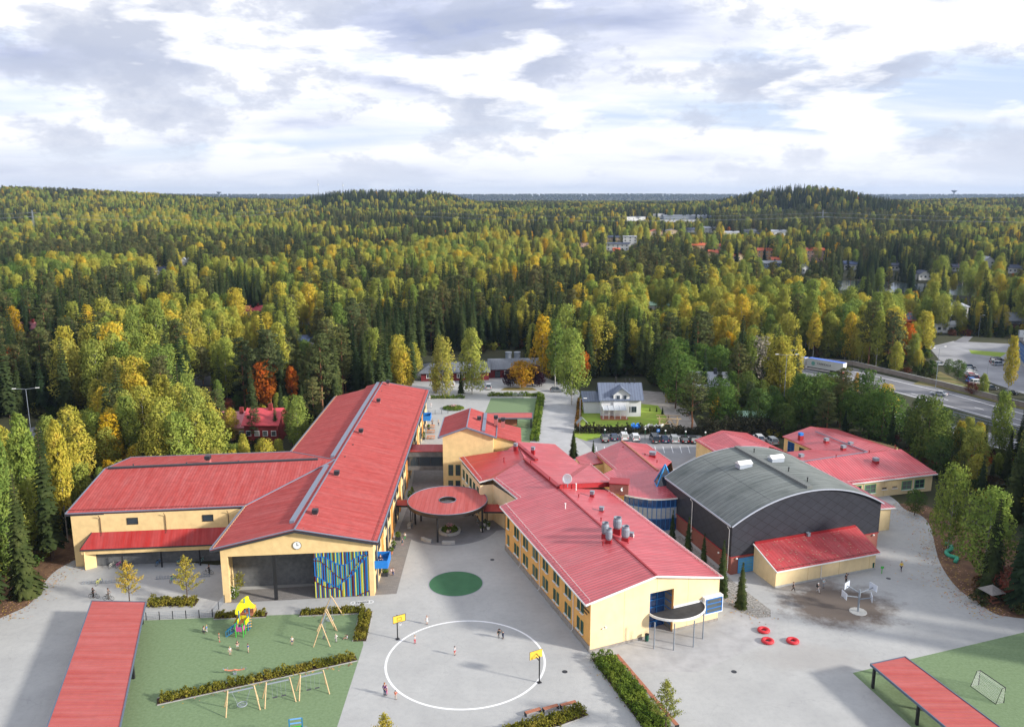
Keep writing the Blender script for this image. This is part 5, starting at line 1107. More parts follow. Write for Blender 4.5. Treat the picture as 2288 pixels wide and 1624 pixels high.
# ================================================================== HOUSES NEAR AND FAR
WC = {k: mat(k+'_house_wall', c, .9, .06, 1.) for k, c in dict(white=(.70, .70, .68), beige=(.55, .42, .26), peach=(.60, .36, .19), grey=(.28, .31, .35), bluegrey=(.12, .17, .26), pink=(.55, .36, .28), red=(.22, .03, .03), dark=(.06, .065, .08), stucco=(.42, .38, .30), yellow=(.52, .38, .16)).items()}
RC = {k: mat(k+'_house_roof', c, .6, .12, 1.) for k, c in dict(navy=(.06, .075, .12), grey=(.20, .22, .25), orange=(.55, .12, .05), red=(.55, .07, .085), pink=(.62, .24, .26), blue=(.07, .10, .19), light=(.42, .44, .48), mint=(.38, .58, .42), black=(.03, .03, .035), brown=(.15, .08, .06)).items()}
def house(name, label, px, pxw, h, d, wall, roof, roofh=1.8, rot=0., nwin=4, storeys=1, group=None, chim=True, flat=False, gable_front=False, cat='house', pos=None, w=None):
    p = hit(px[0], px[1]) if pos is None else Vector(pos); D = math.hypot(p.x, p.y); w = w or pxw*D/CF
    T = thing(name, label, cat, tuple(p), rot, group); b = MB(); y0, y1 = 0, d
    fa_ = [(-w/2, y0), (w/2, y0), (w/2, y1), (-w/2, y1)]
    if flat: walls(b, fa_, h)
    elif gable_front:
        b.face([(-w/2, 0, 0), (w/2, 0, 0), (w/2, 0, h), (0, 0, h+roofh), (-w/2, 0, h)]); b.face([(w/2, 0, 0), (w/2, d, 0), (w/2, d, h), (w/2, 0, h)]); b.face([(-w/2, d, 0), (-w/2, 0, 0), (-w/2, 0, h), (-w/2, d, h)]); b.face([(w/2, d, 0), (-w/2, d, 0), (-w/2, d, h), (0, d, h+roofh), (w/2, d, h)])
    else:
        b.face([(-w/2, 0, 0), (w/2, 0, 0), (w/2, 0, h), (-w/2, 0, h)]); b.face([(w/2, d, 0), (-w/2, d, 0), (-w/2, d, h), (w/2, d, h)]); b.face([(w/2, 0, 0), (w/2, d, 0), (w/2, d, h), (w/2, d/2, h+roofh), (w/2, 0, h)]); b.face([(-w/2, d, 0), (-w/2, 0, 0), (-w/2, 0, h), (-w/2, d/2, h+roofh), (-w/2, d, h)])
    b.build('wall', WC[wall], T); b = MB(); o = .5
    if flat: b.box((0, d/2, h+.15), (w+.6, d+.6, .3))
    elif gable_front:
        k = roofh*o/(w/2)
        b.slab([(-w/2-o, -o, h-k+.25), (0, -o, h+roofh+.25), (0, d+o, h+roofh+.25), (-w/2-o, d+o, h-k+.25)][::-1], .22); b.slab([(w/2+o, -o, h-k+.25), (0, -o, h+roofh+.25), (0, d+o, h+roofh+.25), (w/2+o, d+o, h-k+.25)], .22)
    else:
        k = roofh*o/(d/2)
        b.slab([(-w/2-o, -o, h-k+.25), (w/2+o, -o, h-k+.25), (w/2+o, d/2, h+roofh+.25), (-w/2-o, d/2, h+roofh+.25)], .22); b.slab([(w/2+o, d+o, h-k+.25), (-w/2-o, d+o, h-k+.25), (-w/2-o, d/2, h+roofh+.25), (w/2+o, d/2, h+roofh+.25)], .22)
    ro = b.build('roof', RC[roof], T)
    if chim: MB().box((w*.18, d*.45, h+roofh+.5), (.9, .8, 1.8)).build('chimney', WC['red'] if roof in ('red', 'pink') else WC['dark'], ro)
    if D < 1500:
        for s_ in range(storeys):
            for i in range(nwin):
                x = -w/2+w*(i+.5)/nwin; z = (h/storeys)*(s_+.55)
                f = MB().box((x, -.04, z), (min(1.5, w/nwin*.6), .1, 1.35)).build('window', WHITE if wall != 'white' else WC['grey'], T); MB().box((x, -.08, z), (min(1.5, w/nwin*.6)-.22, .08, 1.1)).build('pane', GLASS, f)
    return T
G_ = 'houses on the wooded far shore'
far = [('light grey warehouse hall with a dark front on the far wooded slope', (1421, 494), 44, 7, 20, 'white', 'grey', 0, .25, True, 'industrial_hall', 'industrial hall'),
 ('tall dark-cornered white industrial block beside the long grey halls on the far slope', (1472, 488), 24, 8, 16, 'white', 'grey', 0, 0, True, 'industrial_hall', 'industrial hall'),
 ('long low grey industrial hall with a band of windows on the far wooded slope', (1541, 490), 112, 5, 22, 'grey', 'grey', 2.2, 0, False, 'industrial_hall', 'industrial hall'),
 ('low white warehouse row in front of the long grey hall on the far slope', (1515, 496), 80, 3.5, 14, 'white', 'navy', 0, 0, True, 'industrial_hall', 'industrial hall')]
for lab, px, pw, h, d, wl, rf_, rh, rot, fl, nm, ct in far: house(nm, lab, px, pw, h, d, wl, rf_, rh, rot, 4, 1, 'industrial halls on the far slope', False, fl, False, ct)
hs = [('white modern terraced block with dark roof, lowest in the far white cluster', (1380, 561), 50, 7, 11, 'white', 'navy', 1.2, -.25, 5, 2),
 ('white cubic apartment block behind the white terraced block', (1408, 547), 32, 9, 10, 'white', 'light', .6, -.2, 3, 3),
 ('pale house with a dark roof above the white terraced block', (1372, 541), 32, 5, 9, 'beige', 'navy', 2, 0, 3, 2),
 ('cream gabled house with a bright orange-red roof at the left end of the upper row', (1466, 529), 28, 6, 9, 'beige', 'orange', 2.6, .2, 3, 2),
 ('cream house with a grey gable roof right of the orange-roofed house in the upper row', (1502, 524), 28, 4.5, 9, 'beige', 'grey', 2.2, 0, 3, 1),
 ('dark-roofed house third from the left in the upper row', (1543, 520), 26, 4, 9, 'grey', 'navy', 2, 0, 3, 1),
 ('tall pale house with stacked grey roofs in the middle of the upper row', (1586, 520), 26, 6, 9, 'white', 'light', 2, 0, 3, 2),
 ('wide white house with a low roof right of the middle of the upper row', (1634, 527), 34, 4, 9, 'white', 'light', 1.4, 0, 4, 1),
 ('broad pale grey house second from the right in the upper row', (1682, 523), 36, 4, 10, 'grey', 'light', 1.8, 0, 4, 1),
 ('white house with a light grey roof at the right end of the upper row', (1742, 527), 34, 5, 10, 'white', 'light', 2, 0, 4, 1),
 ('pink and cream flat-roofed house alone left of the white cluster', (1306, 556), 21, 6, 8, 'pink', 'brown', 0, 0, 2, 2),
 ('small house with a vivid red roof below the white terraced block', (1378, 567), 15, 3, 7, 'beige', 'orange', 2.2, 0, 2, 1),
 ('orange-roofed house at the left of the orange-roofed row', (1562, 559), 34, 5, 9, 'peach', 'orange', 2, 0, 4, 1),
 ('small orange-roofed house with pyramid roof beside a red maple', (1606, 561), 12, 5, 7, 'peach', 'orange', 2, 0, 2, 1),
 ('orange-roofed cream house half hidden by yellow birches below the orange row', (1594, 580), 20, 6, 8, 'beige', 'orange', 2.2, 0, 2, 1),
 ('cream gabled house with orange roof low among birches', (1651, 588), 30, 6, 9, 'beige', 'orange', 2.4, .1, 3, 2),
 ('three-storey peach apartment house with balconies and an orange roof', (1709, 585), 32, 10, 10, 'peach', 'orange', 2., -.1, 4, 3),
 ('three-storey pink apartment house with an orange roof behind tall pines', (1822, 585), 40, 10, 11, 'pink', 'orange', 2., 0, 5, 3),
 ('blue-grey wooden lakeside house by the lawn', (1726, 606), 38, 6, 9, 'bluegrey', 'grey', 1.6, 0, 4, 2),
 ('small cream house with an orange roof behind the blue-grey lakeside house', (1736, 590), 22, 3.5, 8, 'beige', 'orange', 1.8, 0, 2, 1),
 ('small white gabled boathouse cottage on the shore', (1799, 612), 14, 4.5, 8, 'white', 'grey', 2.2, 0, 2, 1),
 ('white lakeside house with a blue-black roof and a terrace', (1902, 604), 30, 4.5, 9, 'white', 'blue', 2.2, 0, 4, 1),
 ('pale house with a grey roof half hidden by pines across the lake', (2003, 606), 22, 4, 8, 'white', 'navy', 1.6, 0, 3, 1),
 ('small white shore cottage with a dark gable roof at the water', (2067, 627), 27, 4.5, 8, 'white', 'navy', 2.2, .1, 3, 1),
 ('low white house with a dark roof between spruces across the lake', (2138, 607), 20, 3.5, 8, 'white', 'navy', 1.8, 0, 3, 1),
 ('tall white house with a steep pale gable below the felled slope at right', (2209, 600), 22, 6, 9, 'white', 'light', 3.5, 0, 2, 2),
 ('white house with a dark blue roof at the right picture edge across the lake', (2272, 612), 34, 4.5, 9, 'white', 'navy', 2, 0, 4, 1)]
for lab, px, pw, h, d, wl, rf_, rh, rot, nw, st_ in hs:
    house('house', lab, px, pw, h, d, wl, rf_, rh, rot, nw, st_, G_, True, rh == 0, 'gabl' in lab); dq = math.hypot(*hit(*px).xy); keep(px[0]-pw*.5, px[1]-h*CF/dq, px[0]+pw*.5, px[1]-3, dq-2)
for lab, px, pw, h, *_ in far: dq = math.hypot(*hit(*px).xy); keep(px[0]-pw*.5, px[1]-h*CF/dq, px[0]+pw*.5, px[1]-2, dq-3); print(lab[:20], round(dq), round(hit(*px).z))
left = [('low white house with a dark blue roof and terrace in the left woods', (357, 615), 28, 4, 8, 'white', 'navy', 2, 0, 4, 1), ('tall white gabled house below the felled clearing in the left woods', (412, 604), 20, 6.5, 8, 'white', 'light', 3.2, 0, 2, 2),
 ('small dark shed with a grey roof in the left woods', (440, 627), 12, 2.5, 5, 'dark', 'grey', 1, 0, 2, 1), ('house with a pink-red roof sunk among trees near the left edge', (60, 752), 34, 3.5, 8, 'beige', 'pink', 2.2, 0, 3, 1),
 ('house with a red roof just showing behind birches left of centre', (566, 712), 38, 4, 8, 'beige', 'red', 1.8, 0, 3, 1), ('white house with a grey roof in a gap of the trees left of centre', (676, 742), 34, 3.5, 8, 'white', 'light', 1.8, .3, 3, 1),
 ('low house with a dark blue roof below the grey-roofed white house', (682, 782), 38, 3.5, 8, 'white', 'blue', 1.6, 0, 3, 1), ('flat mint-green roofed building in the middle woods', (1474, 700), 56, 4, 12, 'white', 'mint', 1.2, 0, 4, 1),
 ('red-roofed house with solar panels beyond the highway', (2037, 736), 48, 4, 9, 'red', 'orange', 3.2, -.1, 3, 1), ('long pale grey low building beyond the highway', (2116, 744), 62, 3.6, 10, 'white', 'light', 1.0, -.1, 6, 1),
 ('large white building behind tall birches beyond the highway', (2135, 718), 46, 7, 14, 'white', 'light', .8, 0, 4, 2), ('house with a blue-grey hip roof at the right edge beyond the highway', (2280, 736), 52, 4, 10, 'grey', 'grey', 3., 0, 3, 1),
 ('dark barn-like house with a curved black roof and peach walls in the left woods', (452, 903), 42, 5.5, 9, 'peach', 'black', 2.6, .5, 2, 2), ('pink house with a faded red roof, left half of the pair beyond the side wing', (520, 985), 66, 3.6, 9, 'peach', 'pink', 2.6, 0, 3, 1), ('brick house with a bright red gable roof beyond the side wing', (585, 992), 74, 5, 9, 'red', 'red', 2.8, 0, 4, 1),
 ('pale green-roofed shed behind the dark hedge', (1682, 948), 60, 2.2, 4, 'stucco', 'mint', .8, 0, 2, 1)]
for lab, px, pw, h, d, wl, rf_, rh, rot, nw, st_ in left:
    T = house('house' if 'shed' not in lab else 'shed', lab, px, pw, h, d, wl, rf_, rh, rot, nw, st_, 'houses among the trees', 'shed' not in lab and 'mint' not in lab, False, 'tall white' in lab, 'house' if 'shed' not in lab else 'shed'); D = math.hypot(*hit(*px).xy)
    hp = h*CF/D; keep(px[0]-pw*.46, px[1]-(h+rh)*CF/D-4, px[0]+pw*.46, px[1]-hp*(.35 if 'side wing' in lab else .75), D-1)
    if 'large white' in lab: SIGHT.pop()
    if 'solar' in lab:
        for i in range(5):
            for j in range(2): w_ = 1.5; MB().slab([(-2+i*1.7, .2+j*2.0, 4.45+j*1.42), (-.5+i*1.7, .2+j*2.0, 4.45+j*1.42), (-.5+i*1.7, 2.0+j*2.0, 5.7+j*1.42), (-2+i*1.7, 2.0+j*2.0, 5.7+j*1.42)], .08).build('solar_panel', mat('solar_panel', (.10, .13, .20), .2), T)
# red kindergarten behind the school
T = thing('kindergarten', 'long low red kindergarten with white window frames and a grey roof behind the yard', 'building', tuple(G(1015, 851)))
a0, a1 = G(941, 852), G(1092, 849); c0_, c1_ = G(1084, 842), G(1200, 842)
b = MB(); walls(b, [(a0.x, a0.y), (a1.x, a1.y), (a1.x, a1.y+13), (a0.x, a0.y+13)], 3.0); walls(b, [(a1.x-.1, a1.y+3), (c1_.x, c1_.y), (c1_.x, c1_.y+13), (a1.x-.1, a1.y+15.5)], 3.0); b.build('wall', mat('dark_red_boards', (.20, .025, .03), .8, .1, 2., stripe=(0, .18, .12, (.12, .015, .02), 0)), T, world=True)
KR = mat('grey_sheet_roof', (.14, .155, .18), .5, .1, 1., stripe=(0, .6, .1, (.09, .1, .12), .02))
b = MB(); b.slab([(a0.x-1, a0.y-1, 2.9), (a1.x+.6, a1.y-1, 2.9), (a1.x+.6, a1.y+6.5, 5.0), (a0.x+3, a0.y+6.5, 5.0)], .2); b.slab([(a0.x-1, a0.y-1, 2.9), (a0.x+3, a0.y+6.5, 5.0), (a0.x-1, a0.y+14, 2.9)], .2); b.slab([(a0.x+3, a0.y+6.5, 5.0), (a1.x+.6, a1.y+6.5, 5.0), (a1.x+.6, a1.y+14, 2.9), (a0.x-1, a0.y+14, 2.9)], .2); b.build('roof', KR, T, world=True)
b = MB(); b.slab([(a1.x-.6, a1.y+2, 3.1), (c1_.x+1, c1_.y-1, 3.1), (c1_.x+1, c1_.y+6.5, 5.3), (a1.x-.6, a1.y+9.5, 5.3)], .2); b.slab([(a1.x-.6, a1.y+9.5, 5.3), (c1_.x+1, c1_.y+6.5, 5.3), (c1_.x+1, c1_.y+14, 3.1), (a1.x-.6, a1.y+17, 3.1)], .2); b.build('roof', KR, T, world=True)
for u_ in (3, 8.4, 13, 18): win(T, tuple(a0.xy), tuple(a1.xy), u_, .9, 2.6, 1.5, WHITE, GLASS, (3, 1), False, .05, .2)
win(T, (a1.x-.1, a1.y+3), tuple(c1_.xy), 7, .9, 3.6, 1.5, WHITE, GLASS, (3, 1), False, .05, .2); w0 = win(T, (a1.x-.1, a1.y+3), tuple(c1_.xy), 3, .1, 1.8, 2.3, BLACK, GLASS, (2, 1), False, .05); w0.name = 'door'
for u_ in (.45, .62): q = c0_.lerp(c1_, u_); b = MB(); b.lathe([(1.1, 0), (1.1, 1.9), (1.2, 1.9), (1.2, 2.1)], (q.x, q.y+8, 4.9), 12); b.build('roof_vent', GALV, T, world=True)
for u_ in (.2, .75): q = c0_.lerp(c1_, u_); MB().slab([(q.x-.8, q.y+1.5, 4.0), (q.x+.8, q.y+1.5, 4.0), (q.x+.8, q.y+2.7, 4.3), (q.x-.8, q.y+2.7, 4.3)], .3).build('skylight', WHITE, T, world=True)
keep(940, 805, 985, 848, 268); keep(1085, 805, 1192, 843, 268)
# white villa
T = thing('villa', 'white wooden villa with a blue-grey roof and glazed veranda on a green lawn', 'house', tuple(G(1384, 936)))
NR = mat('blue_grey_seam_roof', (.14, .17, .235), .45, .08, 1., stripe=(0, .75, .08, (.05, .06, .1), .02)); WV = mat('white_boards', (.72, .73, .74), .7, .04, 2., stripe=(1, .2, .12, (.55, .56, .58), 0))
v0, v1 = G(1344, 933), G(1430, 928); xL, xR, yF = v0.x, v1.x, (v0.y+v1.y)/2; dV = 9.; hV = 5.0
b = MB(); b.face([(xL, yF, 0), (xR, yF, 0), (xR, yF, hV), (xL, yF, hV)]); b.face([(xR, yF, 0), (xR, yF+dV, 0), (xR, yF+dV, hV), (xR, yF+dV/2, hV+3.4), (xR, yF, hV)]); b.face([(xL, yF+dV, 0), (xL, yF, 0), (xL, yF, hV), (xL, yF+dV/2, hV+3.4), (xL, yF+dV, hV)]); b.face([(xR, yF+dV, 0), (xL, yF+dV, 0), (xL, yF+dV, hV), (xR, yF+dV, hV)])
gx0, gx1 = xL+(xR-xL)*.30, xL+(xR-xL)*.70; gm = (gx0+gx1)/2; b.face([(gx0, yF-.3, 0), (gx1, yF-.3, 0), (gx1, yF-.3, 6.4), (gm, yF-.3, 8.0), (gx0, yF-.3, 6.4)]); b.face([(gx1, yF-.3, hV), (gx1, yF+3, hV), (gx1, yF+3, 6.4), (gx1, yF-.3, 6.4)]); b.face([(gx0, yF+3, hV), (gx0, yF-.3, hV), (gx0, yF-.3, 6.4), (gx0, yF+3, 6.4)])
walls(b, [(xL-4.4, yF+3.5), (xL, yF+3.5), (xL, yF+8), (xL-4.4, yF+8)], 3.6); b.build('wall', WV, T, world=True)
b = MB(); b.slab([(xL-.7, yF-.7, hV-.2), (xR+.7, yF-.7, hV-.2), (xR+.7, yF+dV/2, hV+3.6), (xL-.7, yF+dV/2, hV+3.6)], .2); b.slab([(xL-.7, yF+dV/2, hV+3.6), (xR+.7, yF+dV/2, hV+3.6), (xR+.7, yF+dV+.7, hV-.2), (xL-.7, yF+dV+.7, hV-.2)], .2)
ro = b.build('roof', NR, T, world=True); b = MB(); b.slab([(gx0-.5, yF-.9, 6.2), (gm, yF-.9, 8.25), (gm, yF+4, 8.25), (gx0-.5, yF+2, 6.2)][::-1], .18); b.slab([(gx1+.5, yF-.9, 6.2), (gm, yF-.9, 8.25), (gm, yF+4, 8.25), (gx1+.5, yF+2, 6.2)], .18); b.build('dormer_roof', NR, T, world=True)
b = MB(); b.slab([(xL-5, yF+3, 3.5), (xL, yF+3, 3.5), (xL, yF+8.5, 5.2), (xL-5, yF+8.5, 5.2)], .18); b.build('side_roof', NR, T, world=True)
for u_, z_, w_ in ((gm-xL-.9, 5.2, .9), (gm-xL+.9, 5.2, .9)): win(T, (xL, yF-.33), (xR, yF-.33), u_, z_-.6, w_, 1.5, WC['grey'], GLASS, (2, 1), False, .05)
for u_ in (xR-xL-3.6, xR-xL-1.9): win(T, (xL, yF), (xR, yF), u_, 1.2, 1.4, 1.7, WC['grey'], GLASS, (2, 1), False, .05)
b = MB(); vx0, vx1 = xL+.2, xL+(xR-xL)*.60; b.slab([(vx0, yF-3.4, 2.7), (vx1, yF-3.4, 2.7), (vx1, yF-.35, 3.3), (vx0, yF-.35, 3.3)], .08); o = b.build('veranda_roof', mat('milky_glass', (.55, .58, .6), .15, spec=.6), T, world=True)
b = MB()
for i in range(5): x = vx0+(vx1-vx0)*i/4; b.bar((x, yF-3.3, 0), (x, yF-3.3, 2.7), .16, .16); b.bar((x, yF-3.4, 2.75), (x, yF-.35, 3.35), .1, .1)
sub(T, o, b, 'veranda_post', WHITE); MB().box(((vx0+vx1)/2, yF-1.8, .12), (vx1-vx0+1, 3.6, .24)).build('deck', WOODR, T, world=True)
for x, hh in ((xL+4.4, 1.6), (xL+7, 1.0), (xL+8.2, 1.), (xL+9.6, 1.)): MB().tube([(x, yF+dV/2, hV+3.2), (x, yF+dV/2, hV+3.6+hh)], .18, 8).build('chimney', BLACK, T, world=True)
keep(1312, 855, 1435, 938, 225)
house('old_stucco_house', 'old stucco house with a rusty pale tin roof and two chimneys behind dark trees', (1585, 905), 80, 5.5, 10, 'stucco', 'light', 3.2, -.1, 3, 2); keep(1545, 832, 1636, 868, 240)
MATS['light_house_roof']
# blue industrial building at right edge
T = thing('industrial_building', 'blue-walled industrial building with a black flat roof at the right edge by the car park', 'building', tuple(G(2310, 845)))
p0, p1 = G(2268, 800), G(2345, 878); b = MB(); fo = [tuple(p0.xy), tuple(p1.xy), (p1.x+60, p1.y+20), (p0.x+60, p0.y+40)]; walls(b, fo, 7.0, 1.2); b.build('wall', mat('blue_sheet_wall', (.03, .12, .36), .5, .08, 1., stripe=(1, 1.4, .06, (.5, .55, .6), 0)), T, world=True); b = MB(); walls(b, fo, 1.25); b.build('plinth', CONC, T, world=True)
b = MB(); b.prism(fo, 7.0, 7.5); b.build('roof', RC['black'], T, world=True); b = MB(); q = p0.lerp(p1, .1)
for i in range(5): b.bar((q.x+1, q.y, 7.5+i*.55), (q.x+14, q.y-6, 7.5+i*.55), .08, .08); 
for i in range(6): b.bar((q.x+1+i*2.5, q.y-i*1.2, 7.5), (q.x+1+i*2.5, q.y-i*1.2, 9.8), .1, .1)
b.build('roof_frame', WHITE, T, world=True); MB().box((q.x+.5, q.y+1, 10), (1.6, .8, 2.6)).build('ventilation_hood', GALV, T, world=True)
# water towers, masts, pylons
def tower(px, py, lab, hh=46):
    D = 5200.; d = ray(px, py); k = D/math.hypot(d.x, d.y); x, y, z = d.x*k, d.y*k, CH+d.z*k; T = thing('water_tower', lab, 'water tower', (x, y, z))
    MB().lathe([(3.4, -30), (2.8, hh*.35), (2.8, hh*.5)], n=14).build('shaft', mat('tower_concrete', (.22, .26, .34), .8), T); MB().lathe([(2.8, hh*.42), (14, hh*.64), (15.5, hh*.70), (13, hh*.74), (3, hh*.78)], n=24).build('tank', MATS['tower_concrete'], T)
tower(490, 440, 'mushroom-shaped water tower on the distant ridge at left', 40); tower(2131, 438, 'mushroom-shaped water tower on the distant ridge at right', 40)
for i, (px, py, hh, lab) in enumerate(((712, 440, 60, 'tall lattice radio mast on the horizon left of the middle hill'), (767, 436, 50, 'radio mast rising over the left end of the middle hill'))):
    d = ray(px, py); k = 3600/math.hypot(d.x, d.y); T = thing('radio_mast', lab, 'mast', (d.x*k, d.y*k, 25)); MB().tube([(0, 0, 0), (0, 0, 35+hh)], 1.1, 4, .5).build('mast', GALV, T); b = MB(); b.lathe([(2.4, 0), (2.4, 6)], (0, 0, 60+hh*.2), 8); b.build('antenna', WHITE, T)
def pylon(px, py, lab):
    p = hit(px, py); T = thing('pylon', lab, 'pylon', tuple(p)); b = MB()
    for s_ in (-1, 1):
        for t_ in (-1, 1): b.tube([(s_*2.2, t_*2.2, 0), (s_*.5, t_*.5, 26), (s_*.3, t_*.3, 32)], .13, 4)
    for i in range(8): z = i*3.2; w = 2.2-1.7*z/26; w2 = 2.2-1.7*(z+3.2)/26; b.bar((-w, -w, z), (w2, -w2, z+3.2), .09, .09); b.bar((w, -w, z), (-w2, -w2, z+3.2), .09, .09)
    b.build('lattice_mast', GALV, T); b = MB(); b.bar((-8, 0, 24), (8, 0, 24), .25, .3); b.bar((-6, 0, 29), (6, 0, 29), .25, .3); b.build('crossarm', GALV, T); return p
q1 = pylon(78, 528, 'lattice power pylon in the left woods'); q2 = pylon(1835, 528, 'lattice power pylon in the right woods'); keep(70, 498, 86, 528, 800)
def wires(p, q, lab, sags=(10,)):
    T = thing('power_line', lab, 'power line', tuple(p)); 
    for z0, dx in ((24, -7), (24, 0), (24, 7), (29, -5), (29, 5)):
        pts = []
        for i in range(21): t = i/20; r = Vector(p).lerp(Vector(q), t); pts.append((r.x+dx*.3, r.y+dx, r.z+z0-38*t*(1-t)*sags[0]/10))
        MB().tube(pts, .055, 3, cap=False).build('wire', GALV, T, world=True)
e1 = hit(700, 516); wires(q1, e1+Vector((0, 0, 6)), 'power line wires running right from the left pylon'); wires(q1-Vector((0, 0, 0)), q1+Vector((-260, -60, 0)), 'power line wires leaving the picture left of the left pylon', (4,)); wires(q2, q2+Vector((620, -130, 0)), 'power line wires running right from the right pylon', (6,)); wires(q2, q2+Vector((-520, 40, 0)), 'power line wires running left from the right pylon', (6,))
for r_ in ((1870, 624, 1925, 650), (2120, 636, 2190, 662), (1960, 636, 2060, 648)): keep(*r_, 560)
keep(1910, 822, 2288, 850, 300); keep(1960, 848, 2050, 862, 250); keep(2050, 850, 2288, 915, 270); keep(2120, 910, 2288, 950, 215); keep(2160, 780, 2288, 880, 300); keep(2080, 765, 2170, 815, 330); keep(2060, 772, 2288, 800, 340)
keep(1795, 784, 1910, 836, 292); keep(90, 968, 140, 1010, 165); keep(20, 1000, 75, 1050, 160); keep(150, 945, 200, 960, 180); keep(365, 548, 430, 585, 640); keep(490, 868, 512, 880, 190)
# ================================================================== FOREST
def corridor(x, y):
    # cleared strips under the power lines
    def near(a, b, w):
        ax, ay = a.x, a.y; dx, dy = b.x-ax, b.y-ay; L2 = dx*dx+dy*dy; t = max(0, min(1, ((x-ax)*dx+(y-ay)*dy)/L2)); return math.hypot(x-ax-dx*t, y-ay-dy*t) < w
    return near(q1+Vector((-260, -60, 0)), q1, 16) or near(q1, e1, 20) or near(q2+Vector((-520, 40, 0)), q2, 14) or near(q2, q2+Vector((620, -130, 0)), 20)
def forest():
    rnd = random.Random(11); items = []
    def band(y0, y1, s, sc0, sc1):
        y = y0
        while y < y1:
            xm = .70*y+55; x = -xm
            while x < xm:
                px_, py_ = x+rnd.uniform(-.45, .45)*s, y+rnd.uniform(-.45, .45)*s; x += s
                if noise.noise(Vector((px_/60, py_/60, 9)))+.3*rnd.random() < -.36: continue
                if y > 6000 and abs(px_) > 5200: continue
                if py_ > 500 and corridor(px_, py_): continue
                z = terr(px_, py_) if py_ > 560 else 0.
                items.append((px_, py_, z, rnd.uniform(sc0, sc1)))
            y += s
    band(96, 420, 5.6, .72, 1.2); band(420, 800, 7.0, .75, 1.2); band(800, 1500, 9.5, .8, 1.25); band(1500, 2300, 12.5, 1.05, 1.5); band(2300, 3700, 19, 1.5, 2.2); band(6500, 7900, 46, 2.6, 3.6)
    near = {'spruce': [], 'pine': [], 'birch': [], 'leafy': [], 'yellow': [], 'orange': []}; farl = []
    for x, y, z, s in items:
        k = pick(x, y, z, rnd)
        if k == 'leafy' and y > 700: k = 'birch'
        if y > 6000: k = 'spruce' if rnd.random() < .5 else 'pine'
        if y < 200 and k in ('birch', 'pine') and x < -70: s *= .85
        for f_ in (1, .66, .45, .3):
            if not blocked(x, y, z, PROTO[k][0][2]*s*f_, 2.6*f_): break
        else: continue
        s *= f_
        px, py = proj(x, y, z+6); inn = -20 < px < 2308 and py < 1660
        (near[k] if inn and y < 1200 else farl).append((x, y, z, s, k, rnd.randrange(60), rnd.uniform(0, 6.28)))
    ZN = [('left of the side wing', lambda x, y: x < -46 and y < 190), ('beyond the long hall at left', lambda x, y: x < -20 and y < 330), ('behind the red kindergarten', lambda x, y: x < 60 and y < 360), ('by the highway at right', lambda x, y: y < 290 and x >= 60), ('in the right middle woods', lambda x, y: x >= 60), ('in the left middle woods', lambda x, y: True)]
    DESC = {'spruce': 'dark green spruce', 'pine': 'olive green pine', 'birch': 'yellow-green autumn birch', 'leafy': 'full green broad-leaved tree', 'yellow': 'bright yellow autumn tree', 'orange': 'orange autumn tree'}
    for k, L_ in near.items():
        L_.sort(key=lambda t: math.hypot(t[0], t[1])/t[3])
        for i, (x, y, z, s, kk, idx, rot) in enumerate(L_):
            if i >= 299: farl.append((x, y, z, s, kk, idx, rot)); continue
            zn = next(n_ for n_, f_ in ZN if f_(x, y)); tree({'leafy': 'broadleaf_tree', 'yellow': 'yellow_tree', 'orange': 'orange_tree'}.get(k, k+'_tree'), k, idx, x, y, z-.05, s, rot, '%s in the woods %s' % (DESC[k], zn) if 'woods' not in zn else '%s %s' % (DESC[k], zn), '%s trees %s' % (k, zn), 'tree', s*rnd.uniform(.9, 1.12))
    # the rest of the forest: one object, trees instanced on points
    col = bpy.data.collections.new('forest_kinds'); keys = ['spruce', 'pine', 'birch', 'leafy', 'yellow', 'orange']; order = {}; n = 0
    for k in keys:
        order[k] = (n, len(PROTO[k]))
        for cm, tm, h in PROTO[k]:
            me = bpy.data.meshes.new('wood'); nv = len(cm.vertices); vs = [v_.co[:] for v_ in cm.vertices]+[v_.co[:] for v_ in tm.vertices]; fs = [tuple(p.vertices) for p in cm.polygons]+[tuple(i+nv for i in p.vertices) for p in tm.polygons]
            me.from_pydata(vs, [], fs); me.materials.append(cm.materials[0]); me.materials.append(tm.materials[0]); me.polygons.foreach_set('material_index', [0]*len(cm.polygons)+[1]*len(tm.polygons))
            o = bpy.data.objects.new('kind%03d' % n, me); col.objects.link(o); n += 1
    if 0: print({c: min(proj(t[0], t[1], t[2]+19*min(t[3], .98))[1] for t in farl if t[1] > 1000 and abs(proj(t[0], t[1], t[2])[0]-c) < 25) for c in range(50, 2288, 130)})
    me = bpy.data.meshes.new('forest'); me.from_pydata([(t[0], t[1], t[2]-.05) for t in farl], [], [])
    for nm, ty, fn in (('idx', 'INT', lambda t: order[t[4]][0]+t[5] % order[t[4]][1]), ('sc', 'FLOAT', lambda t: t[3]), ('sz', 'FLOAT', lambda t: min(t[3], .98) if t[1] > 1300 else t[3]), ('rot', 'FLOAT', lambda t: t[6])):
        at_ = me.attributes.new(nm, ty, 'POINT'); at_.data.foreach_set('value', [fn(t) for t in farl])
    fo = bpy.data.objects.new('forest', me); link(fo); tag(fo, 'endless mixed autumn forest of spruce, pine and birch out to the horizon', 'forest', None, 'stuff')
    ng = bpy.data.node_groups.new('forest_trees', 'GeometryNodeTree'); ng.interface.new_socket('Geometry', in_out='INPUT', socket_type='NodeSocketGeometry'); ng.interface.new_socket('Geometry', in_out='OUTPUT', socket_type='NodeSocketGeometry')
